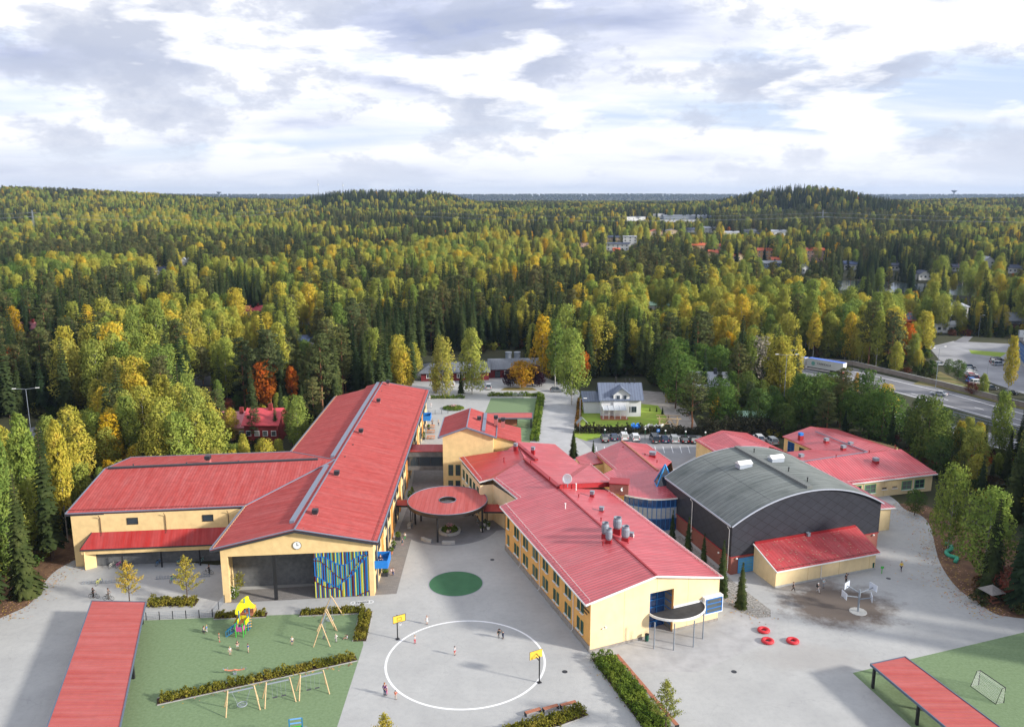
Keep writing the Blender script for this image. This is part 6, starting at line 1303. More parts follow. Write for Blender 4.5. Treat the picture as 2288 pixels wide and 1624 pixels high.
    gi, go = ng.nodes.new('NodeGroupInput'), ng.nodes.new('NodeGroupOutput'); mp = ng.nodes.new('GeometryNodeMeshToPoints'); ip = ng.nodes.new('GeometryNodeInstanceOnPoints'); ci = ng.nodes.new('GeometryNodeCollectionInfo')
    ci.inputs['Collection'].default_value = col; ci.inputs['Separate Children'].default_value = True; ci.inputs['Reset Children'].default_value = True
    def na(nm, ty): a_ = ng.nodes.new('GeometryNodeInputNamedAttribute'); a_.data_type = ty; a_.inputs['Name'].default_value = nm; return a_.outputs['Attribute']
    ip.inputs['Pick Instance'].default_value = True; cx_ = ng.nodes.new('ShaderNodeCombineXYZ'); L = ng.links
    L.new(gi.outputs[0], mp.inputs['Mesh']); L.new(mp.outputs[0], ip.inputs['Points']); L.new(ci.outputs[0], ip.inputs['Instance']); L.new(na('idx', 'INT'), ip.inputs['Instance Index']); L.new(na('rot', 'FLOAT'), cx_.inputs[2]); L.new(cx_.outputs[0], ip.inputs['Rotation']); cs_ = ng.nodes.new('ShaderNodeCombineXYZ'); sc_ = na('sc', 'FLOAT'); L.new(sc_, cs_.inputs[0]); L.new(sc_, cs_.inputs[1]); L.new(na('sz', 'FLOAT'), cs_.inputs[2]); L.new(cs_.outputs[0], ip.inputs['Scale']); L.new(ip.outputs[0], go.inputs[0])
    md = fo.modifiers.new('trees', 'NODES'); md.node_group = ng
    print('forest', len(items), 'individual', {k: min(299, len(v_)) for k, v_ in near.items()}, 'stuff', len(farl))
SPECIAL = (('orange', 0, 592, 922, 105, 'tall rusty orange maple left of the long hall'), ('orange', 1, 655, 905, 80, 'bright orange maple close to the left roof edge of the long hall', None, .7), ('birch', 4, 990, 888, 128, 'orange-tinged birch in front of the left half of the red kindergarten', None, .72), ('birch', 0, 1055, 880, 138, 'broad yellow-green birch in front of the middle of the red kindergarten', None, .95), ('spruce', 4, 1030, 878, 52, 'small dark spruce between the two birches before the kindergarten'),
 ('yellow', 0, 1212, 850, 135, 'tall golden birch right of the red kindergarten', None, .9), ('birch', 3, 1240, 872, 150, 'thin olive birch beside the golden birch', None, .8), ('birch', 1, 1277, 905, 160, 'tall slim birch in front of the orange rowan', None, .85), ('orange', 0, 1302, 858, 68, 'fiery orange rowan behind the slim birch', None, .8), ('maple', 0, 1166, 866, 54, 'round golden maple in front of the kindergarten', 'maple_tree', 1.1), ('purple', 0, 1140, 864, 36, 'dark purple bush left of the round yellow maple'), ('purple', 0, 1190, 862, 42, 'dark purple bush right of the round yellow maple'), ('purple', 0, 1205, 864, 30, 'small dark purple bush beside the golden birch'),
 ('spruce', 4, 1281, 1022, 62, 'small dark spruce behind the low red entrance roof', None, 1.25), ('spruce', 2, 1325, 1028, 46, 'slim dark spruce between the low red roof and the glazed hall', None, 1.), ('yellow', 0, 252, 1062, 120, 'bright yellow birch just left of the side wing roof', None, 1.15), ('birch', 2, 975, 876, 55, 'small young birch by the back yard hedge', None, .8),
 ('pine', 2, 1545, 962, 120, 'bushy dark pine right of the wooden garden frame', None, 1.3), ('leafy', 0, 1603, 958, 105, 'dense dark green maple before the old stucco house', None, 1.), ('leafy', 1, 1790, 960, 110, 'large green broad-leaved tree behind the classroom wing'), ('pale', 0, 1692, 870, 105, 'pale grey almost bare tree by the truck', None, 1.), ('birch', 5, 1740, 900, 130, 'weeping olive birch by the highway bend', None, 1.), ('pine', 0, 1845, 985, 100, 'bluish pine behind the classroom wing'), ('leafy', 2, 1690, 965, 90, 'green rowan behind the kitchen wing roof'),
 ('leafy', 0, 2043, 1150, 50, 'round green bush at the end of the gravel yard', 'bush', 1.1, 'bush'), ('green_birch', 1, 2195, 1306, 190, 'green-yellow birch with a white trunk at the right yard edge', None, 1.1), ('green_birch', 4, 2118, 1225, 165, 'bushy green birch left of the white-trunked birch', None, .75), ('green_birch', 0, 2230, 1020, 120, 'tall yellow-green birch at the highway kerb', None, .8), ('yellow', 1, 1912, 880, 42, 'small yellow aspen in front of the highway wall', None, .7),
 ('red', 0, 2262, 1345, 62, 'russet red shrub at the right edge behind the wooden gazebo', 'red_bush', .9, 'bush'), ('leafy', 0, 2140, 848, 36, 'green bush between the highway wall and the parked cars', 'bush', 1., 'bush'), ('leafy', 2, 2118, 838, 30, 'smaller green bush left of the parked cars by the highway', 'bush', 1.1, 'bush'), ('birch', 2, 2195, 884, 40, 'young birch on the verge below the wooden lamp post', None, 1.), ('birch', 3, 2250, 892, 115, 'white-trunked birch at the right edge in front of the car park', None, .65), ('leafy', 1, 2240, 905, 28, 'low bush on the highway verge at the right edge', 'bush', 1.2, 'bush'), ('red', 2, 2172, 880, 20, 'small rusty bush on the highway verge', 'red_bush', 1., 'bush'), ('red', 1, 2215, 1290, 40, 'small rusty shrub behind the white-trunked birch', 'red_bush', .9, 'bush'), ('birch', 3, 152, 1212, 240, 'bare-stemmed birch in front of the dark spruces left of the bike shed', None, .55), ('spruce', 0, 60, 1330, 250, 'young spruce on the litter bank at the left edge', None, .9), ('spruce', 3, 118, 1250, 270, 'dark spruce on the bank left of the bike shed', None, 1.), ('birch', 3, 15, 1270, 280, 'airy yellow-green birch at the left picture edge', None, .65), ('green_birch', 3, 75, 1215, 250, 'thin light green birch near the left edge', None, .7), ('yellow', 0, 1218, 580, 42, 'glowing yellow maple far off in the middle woods', None, 1.2), ('red', 0, 505, 920, 26, 'orange-brown garden shrub by the white gazebo', 'red_bush', 1., 'bush'), ('leafy', 1, 530, 915, 30, 'lime green garden shrub near the white gazebo', 'bush', 1.2, 'bush'))
for a_ in SPECIAL:
    if a_[3] < 1100: w_ = a_[4]*.17*(a_[7] if len(a_) > 7 else 1); keep(a_[2]-w_, a_[3]-a_[4]*.95, a_[2]+w_, a_[3]-a_[4]*.3, G(a_[2], a_[3]).length-2)
forest()
# single trees that stand out
def st(key, idx, px, py, hpx, lab, name=None, wide=1., cat='tree'):
    p = G(px, py); D = math.hypot(p.x, p.y); h = PROTO[key][idx % len(PROTO[key])][2]; s = hpx*D/CF/.93/h
    return tree(name or {'leafy': 'broadleaf_tree', 'pale': 'bare_tree', 'green_birch': 'birch_tree', 'red': 'red_bush', 'purple': 'purple_tree'}.get(key, key+'_tree'), key, idx, p.x, p.y, 0, s*wide, idx*1.3, lab, None, cat, s)
for a_ in SPECIAL: st(*a_)
for i, (px, py, hp, lab) in enumerate(((1501, 1222, 88, 'first slim dark conifer in the row between the schools, nearest the curved glass'), (1536, 1252, 104, 'second slim conifer of the row beside the gym wall'), (1571, 1268, 82, 'third slim conifer of the row, shorter and greener'), (1612, 1330, 132, 'tall slim conifer near the end wall of the old school'), (1655, 1357, 108, 'bushy-footed conifer standing in the cobble strip'))):
    st('spruce', 2, px, py, hp, lab, 'conifer_tree', .85 if i < 4 else 1.)

def undergrowth():
    rnd = random.Random(3); col = bpy.data.collections.new('bush_kinds'); n = 0
    for k, c in (('birch', 0), ('leafy', 1), ('leafy', 2), ('red', 3), ('pine', 4)):
        b = clump_mesh(90+c, 2.6, 1.9, .05, 'round', 14, 26, .34); me = mesh_of(b, 'bush', FG[k]); o = bpy.data.objects.new('bush%d' % n, me); col.objects.link(o); n += 1
    pts = []; y = 100
    while y < 430:
        x = -.7*y-50
        while x < .7*y+50:
            a, b_ = x+rnd.uniform(-2, 2), y+rnd.uniform(-2, 2); x += 4.2
            if noise.noise(Vector((a/22, b_/22, 2))) < -.18: continue
            if any(inpoly(a, b_, P) for P in CLEAR): continue
            s_ = rnd.uniform(.45, 1.25); px, pt = proj(a, b_, 2.4*s_); _, pb = proj(a, b_, 0); d = math.hypot(a, b_)
            if any(d < dm and x0 < px < x1 and pt < y1-2 and pb > y0 for x0, y0, x1, y1, dm in SIGHT): continue
            pts.append((a, b_, s_, rnd.choice((0, 0, 1, 1, 2, 3, 4, 4)), rnd.uniform(0, 6)))
        y += 4.2
    me = bpy.data.meshes.new('undergrowth'); me.from_pydata([(p[0], p[1], -.1) for p in pts], [], [])
    for nm, ty, j in (('idx', 'INT', 3), ('sc', 'FLOAT', 2), ('sz', 'FLOAT', 2), ('rot', 'FLOAT', 4)): me.attributes.new(nm, ty, 'POINT').data.foreach_set('value', [p[j] for p in pts])
    o = bpy.data.objects.new('undergrowth', me); link(o); tag(o, 'low bushes and young growth under the trees', 'undergrowth', None, 'stuff')
    ng = bpy.data.node_groups['forest_trees'].copy(); [n_ for n_ in ng.nodes if n_.bl_idname == 'GeometryNodeCollectionInfo'][0].inputs['Collection'].default_value = col
    o.modifiers.new('bushes', 'NODES').node_group = ng
undergrowth()
HZ = bpy.data.materials.new('haze_air'); HZ.use_nodes = True; t_ = HZ.node_tree; t_.nodes.clear(); o_ = N('ShaderNodeOutputMaterial', t_); pv = N('ShaderNodeVolumePrincipled', t_)
pv.inputs['Color'].default_value = (.55, .72, 1, 1); pv.inputs['Density'].default_value = HAZE; pv.inputs['Anisotropy'].default_value = .2; t_.links.new(pv.outputs[0], o_.inputs['Volume'])
hb_ = MB(); hb_.box((0, 6000, 60), (34000, 13000, 200)); ho = hb_.build('haze', HZ); tag(ho, 'thin bluish haze over the far ridges', 'haze', None, 'stuff')
# ================================================================== YARD FURNITURE, PLANTING
def leafmesh(pts_fn, n, leaf, seed, asp=1.5):
    rnd = random.Random(seed); b = MB()
    for _ in range(n): quad(b, pts_fn(rnd), leaf*rnd.uniform(.7, 1.3), rnd, -.1, asp)
    return b
HEDGE = foliage('barberry_hedge', [(.20, .19, .03)], 1.3); HEDGE2 = foliage('green_hedge', [(.13, .19, .03)], 1.3); HEDGED = foliage('dark_hedge', [(.05, .05, .03)], 1.2)
KERB = mat('hedge_kerb', (.34, .33, .32), .9, .1, 2.)
def hedge(pxs, w, h, label, m=HEDGE, leaf=.2, dens=150, bed=True, world=False, seed=1):
    P = [Vector(p) for p in pxs] if world else [G(*p) for p in pxs]
    T = thing('hedge', label, 'hedge', tuple(P[0]), 0, 'clipped hedges round the yards'); b = MB(); rnd = random.Random(seed); bedm = MB(); kb = MB(); st_ = MB()
    for a, c in zip(P, P[1:]):
        d = c-a; L = d.length; d.normalize(); n = Vector((-d.y, d.x, 0)); k = max(1, int(L/.55))
        for i in range(k):
            ctr = a+d*((i+.5)*L/k+rnd.uniform(-.1, .1)); hh = h*rnd.uniform(.7, 1.2)
            rows = (-.28, .28) if w < 2 else (-.36, 0, .36)
            for o in rows:
                cc_ = ctr+n*(w*o+rnd.uniform(-.08, .08)*w); r_ = w*(.30 if w < 2 else .24)*rnd.uniform(.8, 1.2); hv = hh*rnd.uniform(.8, 1.15)
                for _ in range(int(dens*.55*w/len(rows))):
                    q = rnd.random()**.5; t = rnd.uniform(0, 6.28); z = rnd.uniform(.05, 1)**.8; quad(b, Vector((cc_.x+r_*q*math.cos(t)*(1.25-.6*z), cc_.y+r_*q*math.sin(t)*(1.25-.6*z), hv*z)), leaf*rnd.uniform(.7, 1.3), rnd, -.4, 1.8)
        if bed:
            a2, c2 = a-d*.25, c+d*.25; bedm.bar((a2.x, a2.y, .05), (c2.x, c2.y, .05), w+.2, .10)
            for s_ in (-1, 1): p, q = a2+n*s_*(w/2+.14), c2+n*s_*(w/2+.14); kb.bar((p.x, p.y, .06), (q.x, q.y, .06), .09, .14)
    b.build('foliage', m, T, world=True)
    if bed: bedm.build('soil', SOIL, T, world=True); kb.build('kerb', KERB, T, world=True)
    return T
hedge([(334, 1349), (436, 1347)], 2.0, .95, 'wide olive hedge bed under the second small yellow tree by the bike yard', seed=2)
hedge([(484, 1378), (592, 1374)], 1.2, .8, 'short olive hedge behind the play tower', seed=3)
hedge([(674, 1371), (812, 1365)], 1.3, .8, 'olive hedge along the top right of the green play area', seed=4)
hedge([(818, 1368), (804, 1430)], 1.6, .85, 'olive hedge down the right side of the green play area', seed=5)
hedge([(356, 1567), (792, 1471)], 1.2, .95, 'long diagonal olive hedge across the green play area behind the swings', seed=6)
hedge([(1130, 1640), (1240, 1612), (1302, 1590)], 1.7, .95, 'olive hedge behind the three benches at the bottom edge', seed=7)
hedge([(1345, 1470), (1470, 1632)], 2.7, 1.15, 'thick green hedge running down from the old school corner', HEDGE2, .2, 190, seed=8)
hedge([(1092, 884), (1209, 885), (1194, 986)], 1.9, 1.0, 'hedge round the far small football pitch', HEDGE2, .3, 60, False, seed=9)
hedge([(962, 890), (1038, 889)], 1.4, .9, 'low hedge by the back yard right of the long hall', HEDGE2, .28, 60, False, seed=10)
hedge([(1284, 966), (1400, 968), (1562, 970)], 2.2, 2.0, 'tall dark brown-green hedge behind the parked cars', HEDGED, .3, 70, False, seed=11)
hedge([(1570, 975), (1640, 968), (1740, 972)], 5., 4.2, 'big dark untrimmed hedge between the car park and the classroom wing', HEDGED, .4, 40, False, seed=12)
hedge([(1290, 955), (1296, 895)], 1.3, 1.3, 'brown-orange hedge along the left side of the villa lawn', foliage('autumn_hedge', [(.22, .12, .03)], 1.), .3, 50, False, seed=13)
def flowerbed(px, rx, label, ry=None, kerb=False, h=.8):
    c = G(*px); T = thing('flower_bed', label, 'flower bed', tuple(c)); rnd = random.Random(int(px[0])); ry = ry or rx
    def f(r): t = r.uniform(0, 6.28); q = r.random()**.5; return Vector((rx*q*math.cos(t), ry*q*math.sin(t), h*(1-q*q*.55)*r.uniform(.35, 1)+(.35 if kerb else 0)))
    leafmesh(f, 900 if rx < 3 else 1500, .26, 3).build('foliage', HEDGE2, T)
    def g(r): t = r.uniform(0, 6.28); q = r.random()*.5; return Vector((rx*q*math.cos(t), ry*q*math.sin(t), h*(1.0+.45*r.random())+(.35 if kerb else 0)))
    leafmesh(g, 60, .16, 4).build('blossoms', mat('pink_blossom', (.75, .35, .45), .8), T)
    if kerb:
        b = MB(); b.lathe([(rx+.55, 0), (rx+.55, .5), (rx+.15, .5), (rx+.15, .2)], n=32, capb=True, capt=False); b.build('stone_ring', CONC, T); MB().lathe([(rx+.1, .35), (rx+.1, .36)], n=24).build('soil', SOIL, T)
flowerbed((1005, 1188), 1.45, 'round stone planter with bushes and pink flowers under the round canopy', None, True)
flowerbed((1013, 913), 3.1, 'round flower bed with pink blooms in the back yard', 2.8)
# small yellow-leaved planted trees
YG = foliage('small_yellow_green_leaves', [(.42, .34, .05), (.34, .33, .06), (.24, .27, .05)], 1.3)
def planted(px, hpx, label, m, seed, wide=1.):
    p = G(*px); D = math.hypot(p.x, p.y); h = hpx*CF/1840*D/CF/.90*1.0; h = hpx*D/CF/.82; rnd = random.Random(seed)
    T = thing('small_tree', label, 'tree', tuple(p)); b = MB(); tr = MB(); tr.tube([(0, 0, 0), (.05, 0, h*.3), (0, .05, h*.9)], .10, 7, .02)
    for i in range(34):
        t = (i+.5)/34; z = h*(.26+.70*t); L = h*.27*wide*(1-t)**.75*rnd.uniform(.7, 1.15)+.15; a = i*2.4; e_ = Vector((math.cos(a)*L, math.sin(a)*L, L*.65)); s0 = Vector((0, 0, z-.2)); tr.tube([s0, s0+e_*.6, s0+e_], .028, 4, .008, False)
        for _ in range(int(16+34*L)): q = rnd.uniform(.25, 1.08); quad(b, s0+e_*q+Vector((rnd.gauss(0, .13), rnd.gauss(0, .13), rnd.gauss(0, .14))), .17*rnd.uniform(.7, 1.3), rnd, 0, 1.2)
    for _ in range(60): quad(b, Vector((rnd.gauss(0, .12), rnd.gauss(0, .12), h*rnd.uniform(.88, 1.0))), .16, rnd, 0, 1.2)
    b.build('crown', m, T); tr.build('trunk', BARK, T)
planted((290, 1350), 84, 'small yellow-leaved tree beyond the end of the long red shelter roof', foliage('small_tree_gold', [(.50, .38, .06)], 1.3), 1, 1.1); planted((419, 1346), 94, 'small yellow-green tree standing in the wide hedge bed', foliage('small_tree_yellowgreen', [(.42, .36, .06)], 1.3), 2)
planted((1486, 1640), 125, 'small green-gold tree beside the bench row at the lower right', foliage('small_tree_green', [(.24, .26, .06)], 1.3), 3, .95); planted((862, 1690), 100, 'top of a small yellow-green tree at the bottom edge', foliage('small_tree_yellowgreen', [(.42, .36, .06)], 1.3), 4)
# potted plants
def pot(px, h, label, potm, flower=None, sq=False, r=.35, plant=HEDGE2):
    c = G(*px); T = thing('potted_plant', label, 'potted plant', tuple(c)); 
    b = MB(); b.box((0, 0, .28), (.9, .9, .56)) if sq else b.lathe([(r*.75, 0), (r, .5), (r*1.05, .55)], n=14); b.build('pot', potm, T)
    k = .45 if sq else r
    def f(rn): t = rn.uniform(0, 6.28); u = rn.uniform(0, 1); w_ = k*1.35*math.sin(math.pi*min(1, u*.85+.12)); return Vector((w_*math.cos(t)*rn.random()**.5, w_*math.sin(t)*rn.random()**.5, .5+h*u))
    leafmesh(f, 260, .16, int(px[0])).build('foliage', plant, T)
    if flower: leafmesh(f, 70, .09, int(px[0])+1).build('blossoms', flower, T)
for px, h, lab, pm, fl, sq in (((1077, 1186), .5, 'smallest white-potted white-flowering plant of the trio by the canopy column', WHITE, WHITE, False), ((1084, 1174), .8, 'back left white-potted plant of the trio by the canopy column', WHITE, WHITE, False), ((1091, 1182), 1.1, 'tallest white-flowering potted plant of the trio by the canopy column', WHITE, WHITE, False),
 ((889, 1205), 1.0, 'green bush in a square dark tub by the long hall wall near two girls', DARK, None, True), ((915, 1117), 1.5, 'tall leafy plant in a dark pot by the hall wall beyond the link roof', DARK, None, False), ((921, 1110), 1.7, 'taller leafy plant standing behind another dark pot by the hall wall', DARK, None, False), ((861, 1285), 1.0, 'green bush in a square dark tub beside the blue balcony', DARK, None, True), ((874, 1237), .8, 'white-flowering plant in a brown pot, front one of two by the hall wall', WOODR, WHITE, False), ((880, 1224), .9, 'white-flowering plant in a dark pot, rear one of two by the hall wall', DARK, WHITE, False), ((958, 960), 1.0, 'white-flowering bush in a pot by the far hall door', DARK, WHITE, False), ((947, 982), 1.6, 'white-flowering bush in a pot behind the hall by the picnic tables', DARK, WHITE, False)): pot(px, h, lab, pm, fl, sq)
c = G(521, 1336); T = thing('wall_planting', 'climbing shrubs with white flowers against the left porch pier', 'shrub', tuple(c))
leafmesh(lambda r: Vector((r.uniform(-.7, .7), r.uniform(-.6, 1.2), r.uniform(.1, 1.5))), 420, .22, 5).build('foliage', HEDGE2, T); leafmesh(lambda r: Vector((r.uniform(-.2, 1.1), r.uniform(1.2, 2.6), r.uniform(.8, 3.2))), 260, .2, 7).build('tall_foliage', foliage('yellowish_shrub', [(.30, .30, .04)], 1.), T); leafmesh(lambda r: Vector((r.uniform(-.7, .7), r.uniform(-.7, .9), r.uniform(.5, 1.6))), 90, .13, 6).build('blossoms', WHITE, T)
# ---- shelters
def shelter(name, label, P4, z, posts, stripe, group='red roofed shelters'):
    """P4: near-left, near-right, far-right, far-left corners in plan"""
    T = thing(name, label, 'shelter', (P4[0].x, P4[0].y, 0), 0, group); d = (P4[2]-P4[1]); a = [Vector((p.x, p.y, z+.0)) for p in P4]
    b = MB(); b.slab(a, .14); b.build('roof', stripe, T, world=True); b = MB()
    for i in range(4): p, q = a[i]-v((0, 0, .08)), a[(i+1) % 4]-v((0, 0, .08)); b.bar(p, q, .14, .3)
    b.build('fascia', mat('blue_grey_fascia', (.10, .13, .18), .5), T, world=True)
    for p in posts: MB().box((p.x, p.y, z/2-.1), (.3, .3, z-.2)).build('post', BLACK, T, world=True)
    return T
SR = mat('shelter_red_roof', (.44, .085, .078), .6, .07, 1.2, spec=.3, stripe=(1, .52, .05, (.55, .14, .05), .01))
zs_ = 3.1; nl_, nr_, fr_, fl_ = G(105, 1624, zs_), G(268, 1624, zs_), G(326, 1344.5, zs_), G(205, 1342, zs_); kx = (nl_-fl_)*.16; kx2 = (nr_-fr_)*.16
shelter('shelter', 'long red flat roof shelter along the left side of the green play area', [nl_+kx, nr_+kx2, fr_, fl_], zs_, [v((p.x, p.y, 0)) for p in (fl_+v((.5, -.6, 0)), fr_+v((-.5, -.6, 0)), fl_.lerp(nl_, .5)+v((.5, 0, 0)), fr_.lerp(nr_, .5)+v((-.4, 0, 0)))], SR)
zt_ = 2.75; A_, B_, C_, D_ = G(1945, 1483, zt_), G(2022.4, 1466.5, zt_), G(2240, 1628, zt_), G(2118, 1628, zt_)
pa_ = G(1948.6, 1538.7); pb_ = G(2047, 1621); dd_ = (pb_-pa_)
shelter('shelter', 'red flat roof shelter on dark posts across the lower right turf', [D_+(D_-A_)*.6, C_+(C_-B_)*.6, B_, A_], zt_, [pa_+v((.15, .2, 0)), pb_+v((.15, .2, 0)), pa_+dd_*2, B_+v((-.3, -.5, 0)), B_.lerp(C_, .55)+v((-.3, -.2, 0))], SR)
zq = 2.7; a_, b_, c_, d_ = G(1081, 923, zq), G(1190, 922, zq), G(1190, 934, zq), G(1075, 934, zq); 
shelter('shelter', 'narrow red shelter roof across the far small football pitch', [d_, c_, b_, a_], zq, [v((c_.x-.4, c_.y+.2, 0)), v((b_.x-.4, b_.y-.2, 0)), v((d_.x+.4, d_.y+.3, 0))], SR)
q = G(1132, 950); T = thing('board_wall', 'brown wooden board wall under the far narrow shelter', 'wall', tuple(q)); MB().box((0, 0, 1.1), (5.5, .12, 2.2)).build('boards', WOODR, T); MB().box((-2.8, 0, 1.15), (.12, .16, 2.3)).box((2.8, 0, 1.15), (.12, .16, 2.3)).build('post', BLACK, T)
# ---- benches
def bench(c, a, label, group, L=1.9, name='bench'):
    T = thing(name, label, 'bench', tuple(c), a, group); MB().box((0, 0, .43), (L, .48, .07)).build('seat', WOODR, T)
    for s_ in (-1, 1): MB().box((s_*L/2, 0, .22), (.09, .5, .47)).build('leg', BLACK, T)
    return T
for i, (x0, y0, x1, y1) in enumerate(((1174, 1599, 1207, 1589), (1214, 1590, 1246, 1581), (1253, 1582, 1286, 1573))):
    p, q = G(x0, y0), G(x1, y1); bench(p.lerp(q, .5), math.atan2((q-p).y, (q-p).x), ('left', 'middle', 'right')[i]+' of the three timber benches in front of the bottom hedge', 'timber benches by the bottom hedge', (q-p).length)
p, q = G(1378, 1468), G(1513, 1627); n_ = 8; ords = ['topmost', 'second', 'third', 'fourth', 'fifth', 'sixth', 'seventh', 'lowest']
for i in range(n_): c = p.lerp(q, (i+.5)/n_); bench(v((c.x, c.y, 0)), math.atan2((q-p).y, (q-p).x), '%s bench segment from the school corner in the row beside the thick green hedge' % ords[i], 'bench row beside the thick hedge', (q-p).length/n_-.08)
# benches of stone under the canopy
def stone_bench(px, a, label):
    T = thing('stone_bench', label, 'bench', tuple(G(*px)), a, 'curved concrete benches round the canopy court'); b = MB(); n = 8; up, lo_ = [], []
    for i in range(n+1):
        t = -.38+.76*i/n; r0, r1 = 2.6, 3.2; up.append((r1*math.sin(t), r1*math.cos(t)-2.9)); lo_.append((r0*math.sin(t), r0*math.cos(t)-2.9))
    b.prism(up+lo_[::-1], 0, .5); b.build('seat', CONC, T)
for px, a, lab in (((1002, 1215), math.pi, 'curved concrete bench nearest the green oval'), ((952, 1209), 2.5, 'curved concrete bench left of the front canopy column'), ((914, 1176), 1.5, 'short curved concrete bench beside the paved strip'), ((947, 1140), .9, 'curved concrete bench at the back left of the canopy court')): stone_bench(px, a, lab)
# picnic tables behind
for i, py in enumerate((955.5, 967, 980)):
    T = thing('picnic_table', ('farthest', 'middle', 'nearest')[i]+' of three orange timber picnic tables in the back yard', 'picnic table', tuple(G(963, py)), 0, 'picnic tables in the back yard'); MB().box((0, 0, .74), (2.0, .8, .06)).build('tabletop', mat('orange_timber', (.55, .22, .09), .7, .1, 3.), T)
    for s_ in (-1, 1): MB().box((0, s_*.75, .44), (2.0, .3, .05)).build('seat', MATS['orange_timber'], T); b = MB(); b.bar((s_*.8, -.7, 0), (s_*.8, .25, .72), .08, .08, (1, 0, 0)); b.bar((s_*.8, .7, 0), (s_*.8, -.25, .72), .08, .08, (1, 0, 0)); b.bar((s_*.8, -.8, .4), (s_*.8, .8, .4), .06, .08, (1, 0, 0)); b.build('leg_frame', MATS['orange_timber'], T)
# ---- bicycles
BMESH = {}
def bicycle_parts():
    w = MB().torus((0, 0, .34), .32, .022, 'y', 22, 5); h_ = MB().tube([(0, -.04, .34), (0, .04, .34)], .03, 6)
    for i in range(8): t = i*math.pi/8; h_.tube([(-.31*math.cos(t), 0, .34-.31*math.sin(t)), (.31*math.cos(t), 0, .34+.31*math.sin(t))], .003, 3, cap=False)
    f = MB(); A, B, C_, D = (-.54, 0, .34), (-.08, 0, .30), (-.20, 0, .82), (.40, 0, .80)
    for p, q in ((A, B), (B, C_), (B, D), (A, C_), ((-.19, 0, .74), (.41, 0, .72)), (D, (.54, 0, .34)), (D, (.36, 0, .95)), (C_, (-.22, 0, .92))): f.tube([p, q], .022, 6)
    f.bar((-.62, 0, .70), (-.25, 0, .72), .14, .02); hb = MB().tube([(.22, -.30, 1.0), (.38, -.12, 1.02), (.38, .12, 1.02), (.22, .30, 1.0)], .016, 5); sd = MB().box((-.24, 0, .95), (.28, .15, .06)); pe = MB().tube([(-.16, -.12, .18), (-.08, -.08, .30), (-.08, .08, .30), (0, .12, .42)], .015, 5)
    for k, b in (('wheel', w), ('hub', h_), ('frame', f), ('handlebar', hb), ('saddle', sd), ('pedals', pe)): BMESH[k] = (b.v, b.f)
bicycle_parts()
BM_ = {}
def bicycle(c, a, label, m, group='parked bicycles', lean=.06):
    T = thing('bicycle', label, 'bicycle', tuple(c), a, group); T.rotation_euler = (lean, 0, a)
    def mk(k, mt, par=T, off=0):
        key = (k, mt.name, off)
        if key not in BM_: b = MB(); b.v = [(x+off, y, z) for x, y, z in BMESH[k][0]]; b.f = BMESH[k][1]; BM_[key] = mesh_of(b, k, mt)
        o = bpy.data.objects.new(k, BM_[key]); link(o); o.parent = par; return o
    mk('frame', m); mk('handlebar', GALV); mk('saddle', BLACK); mk('pedals', BLACK)
    for s_ in (-.54, .54): w = mk('wheel', BLACK, T, s_); mk('hub', GALV, w, s_)
    return T
bc = {k: mat(k+'_bicycle_paint', c, .4) for k, c in dict(cream=(.6, .58, .5), magenta=(.5, .04, .2), turquoise=(.2, .5, .5), blue=(.03, .2, .5), skyblue=(.2, .5, .6), red=(.45, .05, .06), yellow=(.6, .6, .06), green=(.05, .45, .25), black=(.015, .015, .015)).items()}
up = 1.35
for px, py, k, lab in ((250, 1267, 'cream', 'cream bicycle with a basket, leftmost in the shed'), (265.7, 1266, 'magenta', 'magenta bicycle in the shed left of the first post'), (279, 1265, 'turquoise', 'turquoise bicycle just right of the first shed post'), (354, 1262, 'blue', 'dark blue bicycle left of the second shed post'), (400.5, 1260, 'skyblue', 'light blue bicycle paired with a red one in the shed'), (408, 1259.5, 'red', 'red bicycle right beside the light blue one in the shed'), (451, 1257, 'turquoise', 'pale turquoise bicycle behind the third shed post'),
 (221, 1305, 'yellow', 'lime yellow bicycle in the outdoor left rack'), (273, 1302, 'skyblue', 'light blue bicycle half behind the first small yellow tree'), (386, 1298, 'green', 'green bicycle at the left of the right outdoor rack')):
    bicycle(G(px, py), up, lab, bc[k])
def rack(pa, pb, label):
    A, B = G(*pa), G(*pb); T = thing('bike_rack', label, 'bike rack', tuple(A)); d = B-A; L = d.length; d.normalize(); b = MB(); b.bar(A+v((0, 0, .06)), B+v((0, 0, .06)), .05, .05); n = Vector((-d.y, d.x, 0)); b.bar(A+n*.35+v((0, 0, .25)), B+n*.35+v((0, 0, .25)), .04, .04); b.build('rail', GALV, T, world=True); b = MB(); k = int(L/.42)
    for i in range(k): p = A+d*(i+.5)*L/k; b.bar(p+v((0, 0, .05)), p+n*.35+v((0, 0, .45)), .04, .04); b.bar(p+d*.12+v((0, 0, .05)), p+n*.35+d*.12+v((0, 0, .45)), .04, .04)
    b.build('wheel_holders', GALV, T, world=True)['kind'] = 'stuff'
rack((181, 1305), (270, 1301), 'galvanised outdoor bike rack left of the first small tree'); rack((346, 1294), (470, 1288), 'galvanised outdoor bike rack behind the second small tree'); rack((203, 1257+3), (488, 1247), 'long bike rack along the back wall of the shed')
